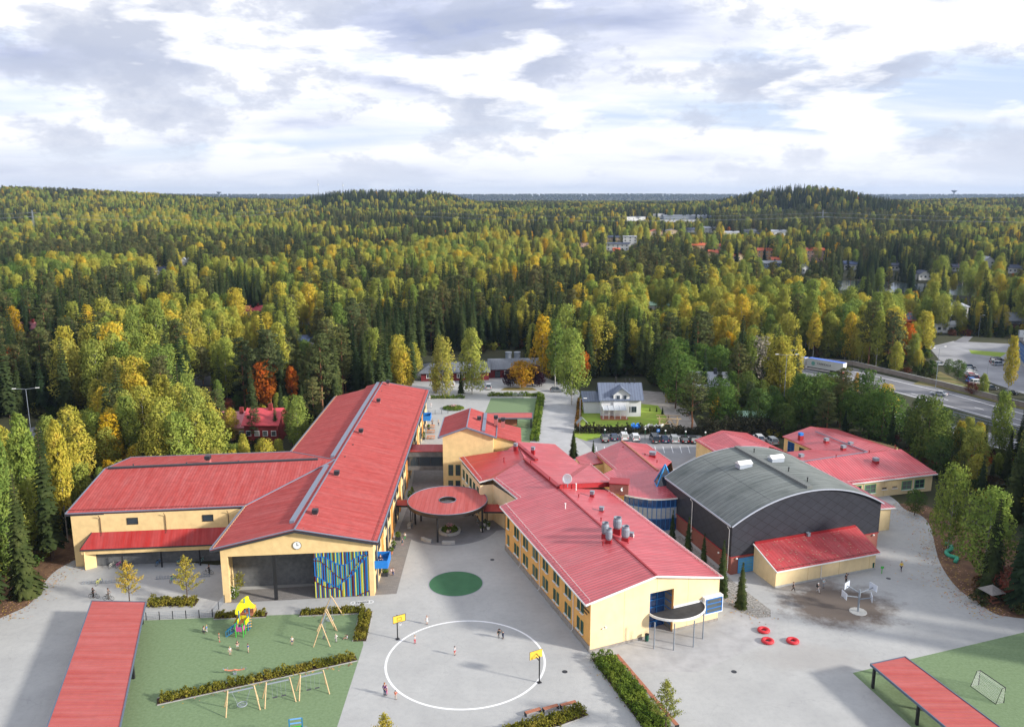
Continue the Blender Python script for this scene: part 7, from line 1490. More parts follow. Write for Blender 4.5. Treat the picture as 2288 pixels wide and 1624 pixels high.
# ---- fence
def mesh_fence(pxs, label, h=1.15, step=1.9):
    P = [G(*p) for p in pxs]; T = thing('mesh_fence', label, 'fence', tuple(P[0]))
    b = MB(); posts = []
    for a, c in zip(P, P[1:]):
        d = c-a; L = d.length; k = max(1, round(L/step))
        for i in range(k+1): posts.append(a+d*i/k)
        for j in range(5): b.bar(a+v((0, 0, .15+j*h/4.5)), c+v((0, 0, .15+j*h/4.5)), .035, .035)
        m_ = int(L/.28)
        for i in range(m_): q = a+d*(i+.5)/m_; b.bar(q+v((0, 0, .1)), q+v((0, 0, h)), .016, .016, (1, 0, 0))
    b.build('wire_mesh', GALV, T, world=True)
    for q in posts: MB().box((q.x, q.y, h/2+.05), (.09, .09, h+.1)).build('post', BLACK, T, world=True)
mesh_fence([(327, 1385), (475, 1378), (502, 1346)], 'wire mesh fence with dark posts between the bike yard and the play area'); mesh_fence([(958, 926), (1001, 924)], 'short wire fence in the back yard by the hall')
def wood_a_swing(pa, pb, label, kind, h=2.6, splay=1.3, group='timber swing sets on the turf'):
    """pa, pb = plan points under each end frame top"""
    A, B = Vector(pa), Vector(pb); d = (B-A).normalized(); n = Vector((-d.y, d.x, 0)); T = thing('swing_set', label, 'swing set', tuple(A), 0, group)
    for E_, sg in ((A, -1), (B, 1)):
        top = E_+v((0, 0, h+.25))
        for s_ in (-1, 1): MB().tube([E_+n*s_*splay+d*sg*.45, top-d*0], .075, 8).build('leg', WOOD, T, world=True)
    bm_ = MB().bar(A+v((0, 0, h)), B+v((0, 0, h)), .12, .12).build('top_beam', GALV, T, world=True)
    L = (B-A).length
    if kind == 'nest':
        c = A.lerp(B, .5); b = MB(); b.torus((c.x, c.y, .55), .55, .06, n=24, m=6)
        for i in range(6): t = i*math.pi/6; b.bar((c.x-.5*math.cos(t), c.y-.5*math.sin(t), .50), (c.x+.5*math.cos(t), c.y+.5*math.sin(t), .50), .02, .02)
        b.torus((c.x, c.y, .5), .3, .012, n=16, m=4); s_ = b.build('nest_seat', GALV, T, world=True); b = MB()
        for k in (-1, 1):
            for j in (-1, 1): b.tube([A.lerp(B, .5+k*.36)+v((0, 0, h)), c+d*k*.42+n*j*.35+v((0, 0, .58))], .014, 4)
        sub(T, s_, b, 'chain', GALV)
    else:
        for k in (.33, .70):
            c = A.lerp(B, k); b = MB(); b.box((c.x, c.y, .5), (.55, .22, .05), math.atan2(d.y, d.x)); s_ = b.build('swing_seat', mat('dark_rubber', (.06, .06, .07), .7), T, world=True); b = MB()
            for j in (-1, 1): b.tube([c+d*j*.26+v((0, 0, .5)), c+d*j*.30+v((0, 0, h))], .013, 4)
            sub(T, s_, b, 'chain', GALV)
def mid(a, b, c, d): return (G(*a)+G(*b)+G(*c)+G(*d))/4
# feet measured: each end = (front foot, rear foot)
def zoomg(x, y): return G((850+x/3.813)*.5586, (2640+y/3.813)*.5586)
for f1, r1, f2, r2, lab, kd in (((193, 875), (197, 708), (717, 755), (708, 597), 'timber swing set with a round net seat, left one of the row', 'nest'), ((785, 742), (777, 577), (1260, 632), (1243, 474), 'middle timber swing set with two flat seats', 'two'), ((1310, 622), (1290, 462), (1772, 515), (1745, 360), 'right timber swing set with two flat seats', 'two')):
    a1, a2, b1, b2 = zoomg(*f1), zoomg(*r1), zoomg(*f2), zoomg(*r2); A, B = (a1+a2)/2, (b1+b2)/2; d = (B-A).normalized(); wood_a_swing(tuple(A+d*.45), tuple(B-d*.45), lab, kd, 2.45, (a1-a2).length/2)
# A-frame swing seen end-on (back right)
def z4(x, y): return G((750+x/2.542)*.5586, (2130+y/2.542)*.5586)
l1, l2, l3, l4, l5, l6 = z4(1278, 1165), z4(1450, 1155), z4(1330, 1000), z4(1492, 1015), z4(1510, 980), z4(1552, 842)
A = (l1+l2)/2; B = (z4(1390, 850)+l6)/2
M1 = A.lerp(B, .5)
wood_a_swing(tuple(A+(B-A)*.06), tuple(M1-(B-A)*.03), 'timber swing set seen end-on near the right hedge, front half', 'two', 2.9, (l1-l2).length/2); wood_a_swing(tuple(M1+(B-A)*.05), tuple(B), 'timber swing set with a round net seat seen end-on, rear half', 'nest', 2.9, 1.4)
q = G(1160, 985); wood_a_swing((q.x-1.6, q.y-2.5, 0), (q.x-1.6, q.y+3, 0), 'timber swing set behind the stair tower on the far pitch', 'two', 2.6, 1.5)
# ---- seesaw
c = G(525, 1506); T = thing('seesaw', 'spring seesaw with an orange curved beam on the turf', 'seesaw', tuple(c), .1); b = MB()
pts = [(-1.25, 0, .75), (-.8, 0, .62), (-.35, 0, .60), (0, 0, .70), (.35, 0, .60), (.8, 0, .62), (1.25, 0, .75)]
for p, q in zip(pts, pts[1:]): b.bar(p, q, .22, .07)
b.build('beam', mat('salmon_plastic', (.65, .25, .14), .5), T); b = MB(); b.torus((0, 0, .38), .2, .05, 'y', 16, 6); b.box((0, 0, .1), (.35, .3, .2)); b.build('spring_base', GALV, T)
for s_ in (-1, 1): b = MB(); b.tube([(s_*.85, -.15, .65), (s_*.9, -.15, .98), (s_*.9, .15, .98), (s_*.85, .15, .65)], .025, 5); b.tube([(s_*1.2, 0, .72), (s_*1.45, 0, .85), (s_*1.4, 0, 1.0)], .05, 6); b.build('handle', GALV, T)
# ---- play tower
def z7(x, y): return G((850+x/7.383)*.5586, (2380+y/7.383)*.5586)
PB_ = mat('teal_post', (.025, .17, .30), .5); PG = mat('lime_green_post', (.05, .42, .05), .5); PY = mat('yellow_plastic', (.80, .72, .01), .45); PP = mat('pink_plastic', (.50, .09, .30), .5); PO = mat('orange_timber_play', (.62, .33, .10), .6)
c = z7(900, 1090); T = thing('play_tower', 'colourful play tower with a leaf-shaped yellow roof, pink and yellow decks and a blue ramp', 'play tower', tuple(c)); O_ = lambda x, y: z7(x, y)-c
gp = [O_(690, 1238), O_(908, 1235), O_(755, 1143), O_(970, 1143)]; bp_ = [O_(1055, 1040), O_(1113, 978), O_(815, 1058)]
for p in gp: b = MB().tube([(p.x, p.y, 0), (p.x+.05, p.y, .7), (p.x-.04, p.y, 1.4), (p.x, p.y, 2.05)], .075, 8).build('post', PG, T)
ht_ = [2.6, 3.6, 4.0]
bp_.append(bp_[2]+v((.3, 1.6, 0)))
for p, h_ in zip(bp_, (2.5, 3.2, 3.1, 4.1)): MB().tube([(p.x, p.y, 0), (p.x, p.y, h_)], .09, 8).build('post', PB_, T)
cx1, cy1 = sum(p.x for p in gp)/4, sum(p.y for p in gp)/4; w1, d1 = abs(gp[1].x-gp[0].x), abs(gp[2].y-gp[0].y)
def rail(bm_, p, q, z0, z1, n=8, gap=.75):
    p, q = Vector(p), Vector(q)
    for i in range(n): t0, t1 = (i+.5-gap/2)/n, (i+.5+gap/2)/n; a1_, a2_ = p.lerp(q, t0), p.lerp(q, t1); bm_.bar(v((a1_.x, a1_.y, (z0+z1)/2)), v((a2_.x, a2_.y, (z0+z1)/2)), .05, z1-z0)
MB().box((cx1, cy1, .95), (w1, d1, .08)).build('deck', WOODR, T)
b = MB(); rail(b, gp[0], gp[1], .85, 1.5, 8, .85); rail(b, gp[1], gp[3], .85, 1.5, 6, .85); rail(b, gp[0].lerp(gp[2], .6), gp[2], .85, 1.5, 3, .85); b.build('pink_panel', PP, T)
ux, uy = gp[2].x*.5+gp[3].x*.5, gp[2].y+.75; MB().box((ux, uy, 1.45), (w1*1.05, 1.3, .08)).build('deck', WOODR, T)
b = MB(); rail(b, gp[2]+v((-.02, .12, 0)), gp[2]+v((0, 1.35, 0)), 1.45, 2.05, 5, .9); rail(b, gp[3]+v((.1, .1, 0)), gp[3]+v((.2, 1.3, 0)), 1.3, 2.0, 5, .9); rail(b, gp[2]+v((0, 1.4, 0)), gp[3]+v((.1, 1.4, 0)), 1.5, 2.05, 7, .8); b.build('yellow_panel', PY, T)
tx, ty = (bp_[0].x+bp_[2].x)/2+.1, (bp_[0].y+bp_[3].y)/2+.8; MB().box((tx, ty, 1.95), (1.9, 1.9, .08)).build('deck', WOODR, T)
b = MB(); rail(b, (tx-.9, ty-.8, 0), (tx-.9, ty+.9, 0), 1.95, 2.75, 6, .7); rail(b, (tx-.9, ty+.95, 0), (tx+.95, ty+.95, 0), 1.95, 2.75, 8, .6); rail(b, (tx+.95, ty-.3, 0), (tx+.95, ty+.9, 0), 1.95, 2.75, 4, .6); b.build('timber_railing', PO, T)
for k in range(4): b = MB().tube([(bp_[0].x-.5, bp_[0].y+.2, .35+k*.42), (bp_[1].x+.25, bp_[1].y+.05, .35+k*.42)], .06, 7).build('climbing_rung', PO, T)
# leaf-shaped canopy
b = MB(); rc_ = v((tx-.15, ty-.1, 3.55)); outl = [(-1.25, -.9, -.9), (-1.15, -.2, -.35), (-.75, .6, .15), (-.2, 1.0, .45), (.1, 1.0, .5), (.35, .55, .2), (.8, .2, -.15), (1.35, .0, -.45), (1.3, -.35, -.6), (.8, -.5, -.55), (.2, -.45, -.5), (-.15, -.6, -.6), (-.45, -1.0, -.95), (-.85, -1.25, -1.15), (-1.15, -1.2, -1.1)]
pts = [rc_+v(p)*1.0 for p in outl]; ctr = rc_+v((-.1, .1, .05)); n0 = len(b.v)
for i in range(len(pts)): b.face([ctr, pts[i], pts[(i+1) % len(pts)]]); b.face([pts[(i+1) % len(pts)]-v((0, 0, .1)), pts[i]-v((0, 0, .1)), ctr-v((0, 0, .1))]); b.face([pts[i], pts[i]-v((0, 0, .1)), pts[(i+1) % len(pts)]-v((0, 0, .1)), pts[(i+1) % len(pts)]])
b.build('leaf_roof', PY, T)
ra, rb_ = O_(395, 1235), O_(700, 820); s0 = O_(400, 1238); s1 = gp[2]+v((-.1, .3, 0))
b = MB()
for o in (0, .55):
    p, q = v((s0.x, s0.y+o, .05)), v((gp[0].x-.05, gp[0].y+o*1.1+.2, .95)); b.bar(p, q, .06, .16); b.bar(p+v((0, 0, .75)), q+v((0, 0, .8)), .06, .14)
    for k in (0, .25, .5, .75, 1): r_ = p.lerp(q, k); b.bar(r_, r_+v((0, 0, .78)), .07, .07)
b.build('ramp_railing', PB_, T); b = MB(); b.slab([v((s0.x, s0.y, .08)), v((gp[0].x, gp[0].y+.2, .95)), v((gp[0].x, gp[0].y+.8, .95)), v((s0.x, s0.y+.55, .08))], .05); b.build('ramp', WOODR, T)
b = MB(); sl0, sl1 = v((tx-1.0, ty-.2, 1.9)), v((s0.x+.25, s0.y+1.7, .35)); b.slab([sl0+v((0, -.3, 0)), sl1+v((0, -.3, 0)), sl1+v((0, .3, 0)), sl0+v((0, .3, 0))], .06); 
for s_ in (-.3, .3): b.bar(sl0+v((0, s_, .1)), sl1+v((0, s_, .1)), .06, .25)
b.build('slide', PO, T)
# second play unit cut by the bottom edge
c = zoomg(1285, 1240); T = thing('climbing_frame', 'blue climbing frame with a green board at the bottom edge of the turf', 'climbing frame', tuple(c), .22); 
for s_ in (-.7, .7): MB().box((s_, 0, 1.45), (.14, .14, 2.9)).build('post', PB_, T)
MB().box((0, 0, 2.87), (1.26, .12, .12)).box((0, 0, 2.35), (1.26, .12, .12)).build('crossbar', mat('light_blue_bar', (.15, .35, .62), .5), T); MB().box((0, .02, 1.55), (1.26, .05, .8)).build('green_board', PG, T); MB().box((0, -.6, 1.0), (1.26, 1.1, .08)).build('deck', WOODR, T); MB().tube([(.75, 0, 1.3), (1.2, 0, 1.3), (1.2, 0, 1.75), (.75, 0, 1.75)], .03, 5).build('hand_rail', GALV, T)
# ---- basketball
BBY = mat('yellow_backboard', (.78, .50, .06), .5)
def hoop(px, a, label, h=3.9):
    c = G(*px); T = thing('basketball_hoop', label, 'basketball hoop', tuple(c), a, 'basketball hoops on the big white circle'); MB().tube([(0, 0, 0), (0, 0, h-.3)], .085, 8).box((0, 0, .03), (.5, .5, .06)).build('pole', BLACK, T); MB().bar((0, 0, 3.0), (.75, 0, 3.1), .09, .09).bar((0, 0, 3.5), (.75, 0, 3.6), .07, .07).build('arm', BLACK, T)
    bb = MB().box((.80, 0, 3.45), (.05, 1.8, 1.05)).build('backboard', BBY, T); e_ = MB()
    for y_, z_, sy, sz in ((0, 3.97, 1.86, .05), (0, 2.93, 1.86, .05), (-.9, 3.45, .05, 1.05), (.9, 3.45, .05, 1.05), (0, 3.2, .6, .04), (0, 3.62, .6, .04), (-.3, 3.41, .04, .42), (.3, 3.41, .04, .42)): e_.box((.83, y_, z_), (.04, sy, sz))
    e_.build('board_marking', BLACK, bb); r_ = MB().torus((1.12, 0, 3.05), .24, .02, n=18, m=5).build('rim', BLACK, T); nt_ = MB(); 
    for i in range(10): t = i*math.pi/5; nt_.bar((1.12+.23*math.cos(t), .23*math.sin(t), 3.05), (1.12+.13*math.cos(t+.5), .13*math.sin(t+.5), 2.62), .025, .025)
    nt_.torus((1.12, 0, 2.8), .18, .012, n=14, m=4); nt_.build('net', WHITE, r_)
hoop((888.5, 1427), -1.05, 'yellow-boarded basketball hoop on the upper left of the white circle'); hoop((1205, 1524), 2.1, 'yellow-boarded basketball hoop on the lower right of the white circle')
c = G(1917, 1366); T = thing('ball_stand', 'galvanised post with four basketball boards on arms, set in a concrete foot', 'basketball hoop', tuple(c))
MB().lathe([(1.3, -.1), (1.25, .06), (1.1, .08)], n=12).build('foot', CONC, T); MB().tube([(0, 0, 0), (0, 0, 3.5)], .14, 10).build('pole', GALV, T)
for a, L, zb_ in ((.35, 2.4, 3.4), (2.3, 1.9, 3.4), (3.25, 2.3, 2.7), (-.25, 1.6, 2.4)):
    d = v((math.cos(a), math.sin(a), 0)); arm = MB().bar(v((0, 0, zb_-.4)), d*L+v((0, 0, zb_)), .12, .12).build('arm', GALV, T); M_ = MB().box((L+.05, 0, zb_+.1), (.05, 1.5, 1.0)).move((0, 0, 0), a).build('backboard', mat('grey_backboard', (.55, .6, .68), .5), T); MB().torus((L+.35, 0, zb_-.25), .22, .02, n=16, m=4).move((0, 0, 0), a).build('rim', GALV, M_)
# ---- football goals
def goal(px, a, label, w=3.0, h=1.9):
    c = G(*px); T = thing('football_goal', label, 'football goal', tuple(c), a, 'football goals'); f = MB(); P = [(-w/2, 0, 0), (-w/2, 0, h), (w/2, 0, h), (w/2, 0, 0)]; f.tube(P, .06, 7)
    for s_ in (-1, 1): f.tube([(s_*w/2, 0, h), (s_*w/2, .5, h), (s_*w/2, 1.2, 0)], .04, 6)
    f.tube([(-w/2, 1.2, 0.03), (w/2, 1.2, 0.03)], .03, 5); f.build('frame', GALV if w > 2.5 and h < 1.5 else BLACK, T); n = MB(); k = int(w/.16)
    for i in range(k+1): x = -w/2+w*i/k; n.bar((x, 0, h), (x, .5, h), .012, .012); n.bar((x, .5, h), (x, 1.2, 0), .012, .012)
    for j in range(12): t = j/12; n.bar((-w/2, .5+.7*t, h*(1-t)), (w/2, .5+.7*t, h*(1-t)), .012, .012)
    for s_ in (-1, 1):
        for j in range(10): z = h*(j+.5)/10; n.bar((s_*w/2, 0, z), (s_*w/2, 1.2-.7*z/h, z), .012, .012)
        for j in range(6): y_ = 1.2*j/6; n.bar((s_*w/2, y_, 0), (s_*w/2, y_, h if y_ < .5 else h*(1.2-y_)/.7), .012, .012)
    n.build('net', WHITE, T)
gA, gB = G(2170, 1531), G(2226, 1571); gm_ = (gA+gB)/2; gd = gB-gA
goal((2214, 1549), math.atan2(gd.y, gd.x)+math.pi, 'football goal with a white net on the lower right turf', gd.length, 2.0); goal((1157, 890), 0, 'small football goal at the far end of the back pitch', 3.2, 1.3)
# ---- tyre seats, wavy bench, gazebo, bins, signs, lamps
TYR = mat('red_rubber_ring', (.60, .03, .04), .5, .08, 3.)
for px, py, lab in ((1706, 1410, 'red rubber ring seat, top left of the three'), (1715, 1434, 'red rubber ring seat with a pebble inside, lower left of the three'), (1771, 1434, 'red rubber ring seat, the one on the right of the three')):
    T = tag(MB().torus((0, 0, .22), .62, .26, n=36, m=10, sq=.85).build('ring_seat', TYR, smooth=True), lab, 'ring seat', 'red ring seats'); T.location = G(px, py)
pts = [G(2112, 1217), G(2124, 1222), G(2124, 1231), G(2114, 1236), G(2118, 1243), G(2130, 1247), G(2138, 1250), G(2134, 1258)]; fine = []
for i in range(len(pts)-1):
    for k in range(4):
        p0_, p1_, p2_, p3_ = pts[max(i-1, 0)], pts[i], pts[i+1], pts[min(i+2, len(pts)-1)]; t = k/4; fine.append(.5*((2*p1_)+(-p0_+p2_)*t+(2*p0_-5*p1_+4*p2_-p3_)*t*t+(-p0_+3*p1_-3*p2_+p3_)*t**3)+v((0, 0, .3)))
tag(MB().tube(fine+[pts[-1]+v((0, 0, .3))], .34, 8).build('wavy_bench', mat('green_plastic', (.05, .36, .22), .5, .1, 2.), smooth=True), 'green wavy snake-shaped bench at the edge of the birches', 'bench')
c = G(2213, 1345); T = thing('gazebo', 'small weathered wooden pavilion with a pyramid shingle roof and a table at the right edge', 'gazebo', tuple(c), .3); b = MB()
for i in range(4): t0, t1 = math.pi/4+i*math.pi/2, math.pi/4+(i+1)*math.pi/2; b.face([(1.9*math.cos(t0), 1.9*math.sin(t0), 1.9), (1.9*math.cos(t1), 1.9*math.sin(t1), 1.9), (0, 0, 2.9)]); 
b.build('roof', mat('weathered_boards', (.26, .24, .225), .9, .2, 3., stripe=(1, .22, .15, (.2, .19, .18), .02)), T); MB().tube([(0, 0, 0), (0, 0, 2.7)], .12, 8).build('post', WOODR, T); MB().box((0, 0, .75), (1.4, 1.0, .08)).build('tabletop', WOODR, T); MB().box((0, -.9, .42), (1.4, .3, .06)).build('seat', WOODR, T)
def bin_(px, lab, z=0): c = G(*px); T = thing('waste_bin', lab, 'waste bin', tuple(c), 0, 'dark green waste bins'); MB().lathe([(.26, .12), (.28, 1.0), (.24, 1.1)], n=12).build('body', mat('bin_green', (.01, .08, .05), .4), T); MB().lathe([(.29, 1.02), (.29, 1.1), (.1, 1.18)], n=12).build('lid', BLACK, T)
bin_((1445, 1432), 'dark green waste bin left of the school porch'); bin_((1512, 1403), 'dark green waste bin behind the porch canopy posts'); bin_((1949, 1270), 'dark green waste bin on the annex wall end')
c = G(1970, 1281); T = thing('trail_sign', 'small lime green sign post on the gravel right of the annex', 'sign', tuple(c)); MB().tube([(0, 0, 0), (0, 0, 1.1)], .06, 6).build('post', PG, T); MB().box((0, -.03, 1.1), (.5, .06, .35)).build('board', PG, T)
def lamp(p, h, label, arms=1, arm=1.6, group=None, globe=False, name='street_lamp', rot=0.):
    T = thing(name, label, 'street lamp', tuple(p), rot, group); b = MB().tube([(0, 0, 0), (0, 0, h)], .09 if h > 4 else .06, 8, .06); b.build('pole', GALV if not globe else mat('lamp_green', (.02, .12, .06), .5), T)
    if globe: MB().ball((0, 0, h+.18), .22, 10, 8).build('globe', WHITE, T)
    else:
        for s_ in ((1,) if arms == 1 else (-1, 1)): a_ = MB().tube([(0, 0, h), (s_*arm, 0, h+.25)], .05, 6).build('arm', GALV, T); MB().box((s_*(arm+.3), 0, h+.28), (.9, .28, .14)).build('lamp_head', WHITE, a_)
for px, py, lab in ((1351, 992, 'between the first two parked cars from the left'), (1397, 990, 'left of the white hatchback'), (1441, 990, 'right of the white hatchback'), (1486, 994, 'right of the black van'), (1531, 996, 'right of the fifth and sixth cars'), (1575, 998, 'by the kitchen wing roof')): lamp(G(px, py-8), 2.6, 'white globe lamp on a green pole '+lab, 1, 0, 'globe lamps along the dark hedge', True)
for px, py, arms, h, lab, rt in ((1749, 928, 2, 17, 'tall double-armed highway lamp among trees left of the lorry', .0), (1740+13, 895, 2, 15, 'double-armed highway lamp behind the lorry in dark spruces', .2), (2090, 868, 2, 13, 'tall double-armed highway lamp by the noise wall', .5), (2186, 752, 1, 9, 'single street lamp by the side road in front of dark spruces', 0), (2203, 859, 1, 8, 'wooden lamp post beside the parked cars at right', 0), (2240, 1284, 1, 4.5, 'short grey lamp post behind the birch at the right yard edge', 3.1), (1295, 968, 1, 9., 'slim lamp post by the garden swing hut at the car park corner', 0), (70, 972, 2, 12, 'tall double-armed highway lamp in the left trees', .2), (990, 876, 1, 4.5, 'thin lamp post in the back yard by the young birch', 0)):
    lamp(G(px, py), h, lab, arms, 2.4 if arms == 2 else 1.0, None, False, 'street_lamp', rt)
p = G(1470, 984); T = thing('parking_sign', 'blue square parking sign with a white P on a post behind the black van', 'sign', tuple(p)); MB().tube([(0, 0, 0), (0, 0, 2.9)], .05, 6).build('post', GALV, T); MB().box((0, -.06, 2.6), (.75, .05, .75)).build('board', BLUEB, T); lettering(T, 'P', .7, (p.x, p.y-.1, 2.36), (1, 0, 0), WHITE)
p = G(2175, 748); T = thing('road_sign', 'small blue road sign by the side road at right', 'sign', tuple(p)); MB().tube([(0, 0, 0), (0, 0, 1.6)], .05, 6).build('post', GALV, T); MB().box((0, -.06, 1.9), (1.0, .05, .8)).build('board', BLUEB, T)
# timber frame in the garden, play hut, garden items
c = G(1494, 964); T = thing('timber_frame', 'unfinished pale timber frame of a garden shed beside the hedge', 'timber frame', tuple(c), -.1); 
for x in (-2.3, 2.3):
    for y in (0, 3): MB().box((x, y, 1.7), (.16, .16, 3.4)).build('post', WOOD, T)
b = MB()
for y in (0, 3): b.box((0, y, 3.47), (6.2, .14, .2)); b.box((0, y, 2.1), (4.4, .1, .14)); b.bar((-2.3, y-.08, .4), (0, y-.08, 3.3), .14, .12); b.bar((2.3, y-.08, .4), (0.2, y-.08, 3.3), .14, .12)
for x in (-2.3, 2.3): b.box((x, 1.5, 3.3), (.12, 2.8, .14)); b.bar((x, 0.1, .2), (x, 2.9, 3.2), .1, .1)
b.build('beams', WOOD, T)
c = G(1300, 963); T = thing('play_hut', 'grey gabled roof of a small garden swing hut at the lawn corner', 'hut', tuple(c), .1); b = MB(); b.slab([(-1.5, -.9, 2.2), (0, -.9, 3.7), (0, .9, 3.7), (-1.5, .9, 2.2)][::-1], .1); b.slab([(1.5, -.9, 2.2), (0, -.9, 3.7), (0, .9, 3.7), (1.5, .9, 2.2)], .1); b.build('roof', mat('grey_weathered_roof', (.25, .27, .27), .9, .2, 3.), T)
for x in (-1.1, 1.1): MB().box((x, 0, 1.2), (.14, 1.2, 2.4)).build('post', WOODR, T)
c = G(498, 877); T = thing('garden_gazebo', 'white garden canopy tent near the lime green shrubs in the left woods', 'gazebo', tuple(c)); b = MB()
for i in range(4): t0, t1 = math.pi/4+i*math.pi/2, math.pi/4+(i+1)*math.pi/2; b.face([(2.2*math.cos(t0), 2.2*math.sin(t0), 2.2), (2.2*math.cos(t1), 2.2*math.sin(t1), 2.2), (0, 0, 3.0)])
b.build('canopy', WC['stucco'], T); 
for s_ in (-1, 1):
    for u in (-1, 1): MB().tube([(s_*1.4, u*1.4, 0), (s_*1.4, u*1.4, 2.2)], .05, 6).build('pole', WHITE, T)
c = G(1437, 967); T = thing('garden_heap', 'blue and white tarpaulins lying behind the hedge by the timber frame', 'tarpaulin', tuple(c)); leafmesh(lambda r: Vector((r.uniform(-3, -1), r.uniform(-.5, .8), r.uniform(1.2, 2.2))), 40, .8, 2).build('blue_tarpaulin', BLUEB, T); leafmesh(lambda r: Vector((r.uniform(0, 5), r.uniform(-.5, .8), r.uniform(1., 2.1))), 60, .8, 3).build('white_tarpaulin', WHITE, T)
for i, (px, py, hh) in enumerate(((1452, 918, 1.3), (1467, 920, 1.6), (1480, 925, 2.2), (1493, 938, 1.6))): c = G(px, py); p_ = c; tree('garden_conifer', 'spruce', i, c.x, c.y, 0, hh/PROTO['spruce'][i][2]*1.4, i, ('first', 'second', 'third', 'fourth')[i]+' tiny conifer from the left along the villa lawn edge', 'tiny conifers on the villa lawn', 'conifer', hh/PROTO['spruce'][i][2])
c = G(1345, 918); T = thing('garden_shrub', 'pinkish hydrangea bush on the lawn left of the villa', 'shrub', tuple(c)); leafmesh(lambda r: Vector((r.gauss(0, .9), r.gauss(0, .6), abs(r.gauss(.6, .4)))), 260, .35, 2).build('foliage', HEDGE2, T); leafmesh(lambda r: Vector((r.gauss(0, .9), r.gauss(0, .6), abs(r.gauss(.9, .35)))), 60, .3, 5).build('blossoms', MATS['pink_blossom'], T)
def litter():
    rnd = random.Random(8); cols = (('dry_leaf', (.5, .28, .2)), ('ochre_leaf', (.50, .32, .06)), ('brown_leaf', (.20, .10, .05))); bs = [MB() for _ in cols]
    L_ = [((1985, 1130), (2062, 1150), 5, 260), ((2062, 1150), (2088, 1215), 4, 300), ((2088, 1215), (2140, 1318), 5, 520), ((2140, 1318), (2240, 1378), 4, 420), ((0, 1385), (92, 1312), 3.5, 300), ((92, 1312), (186, 1245), 3, 240), ((356, 1575), (792, 1480), .8, 120), ((1330, 1475), (1460, 1632), 1.2, 120), ((674, 1374), (812, 1368), .7, 60), ((1560, 1320), (1730, 1390), 4, 110), ((1286, 900), (1292, 985), 2.5, 160)]
    for a, c, w, n in L_:
        A, C_ = G(*a), G(*c); d = (C_-A).normalized(); m = Vector((-d.y, d.x, 0))
        for _ in range(n):
            p = A.lerp(C_, rnd.random())+m*rnd.gauss(0, w*.5)+v((0, 0, .03)); s_ = rnd.uniform(.05, .14); a_ = rnd.uniform(0, 6.3); e1 = v((math.cos(a_), math.sin(a_), rnd.uniform(-.2, .2)))*s_; e2 = v((-math.sin(a_), math.cos(a_), 0))*s_*.6; rnd.choice(bs).face([p-e1-e2, p+e1-e2, p+e1+e2, p-e1+e2])
    for b, (k, c) in zip(bs, cols): tag(b.build('fallen_leaves', mat(k, c, .9)), {'dry': 'pinkish dry', 'ochre': 'ochre yellow', 'brown': 'dark brown'}[k.split('_')[0]]+' fallen leaves blown along the yard edges', 'leaf litter', None, 'stuff')
litter()
# ---- noise wall, guard rails
A = [G(*p) for p in ((1780, 806), (1905, 816), (2100, 862), (2288, 910), (2480, 962))]
T = thing('noise_wall', 'long brown-grey concrete noise wall along the far side of the highway', 'wall', tuple(A[0])); b = MB()
for p, q in zip(A, A[1:]): b.bar(p+v((0, 0, .75)), q+v((0, 0, .75)), .3, 1.5)
b.build('wall', mat('noise_wall_concrete', (.30, .25, .21), .9, .15, .5), T, world=True); b = MB()
for p, q in zip(A, A[1:]): b.bar(p+v((0, 0, 1.55)), q+v((0, 0, 1.55)), .4, .08)
b.build('coping', CONC, T, world=True)
for off_, lab in ((0, 'upper steel guard rail on the highway median'), (7, 'lower steel guard rail on the highway median')):
    A = [G(x, y+off_) for x, y in ((2045, 905), (2130, 925), (2288, 968), (2480, 1020))]; T = thing('guard_rail', lab, 'guard rail', tuple(A[0]), 0, 'steel guard rails'); b = MB(); pb = MB()
    for p, q in zip(A, A[1:]):
        b.bar(p+v((0, 0, .65)), q+v((0, 0, .65)), .08, .3); n = int((q-p).length/3)
        for i in range(n): r_ = p.lerp(q, i/n); pb.bar(r_, r_+v((0, 0, .6)), .08, .08, (1, 0, 0))
    b.build('rail', GALV, T, world=True); pb.build('rail_posts', GALV, T, world=True)['kind'] = 'stuff'
lines = MB()
for i, px in enumerate((1332, 1350, 1368, 1398, 1419, 1441, 1463, 1481, 1500, 1519, 1537, 1557)):
    p, q = G(px, 997), G(px+(px-1144)*.012, 1012); lines.face([(p.x-.06, p.y, .016), (p.x+.06, p.y, .016), (q.x+.06, q.y, .016), (q.x-.06, q.y, .016)])
struct(lines.build('parking_lines', LINE))
for px, py, lab in ((2117, 1213, 'by the birches'), (1985, 1292, 'beside the yellow-jacketed walker'), (1262, 1500, 'right of the big circle'), (1640, 1500, 'below the red ring seats'), (1100, 1250, 'near the green oval')):
    T = tag(MB().lathe([(.36, .0), (.36, .02), (.28, .025)], n=16).build('manhole_cover', DARK), 'round iron drain cover '+lab, 'drain cover', 'drain covers'); T.location = G(px, py)
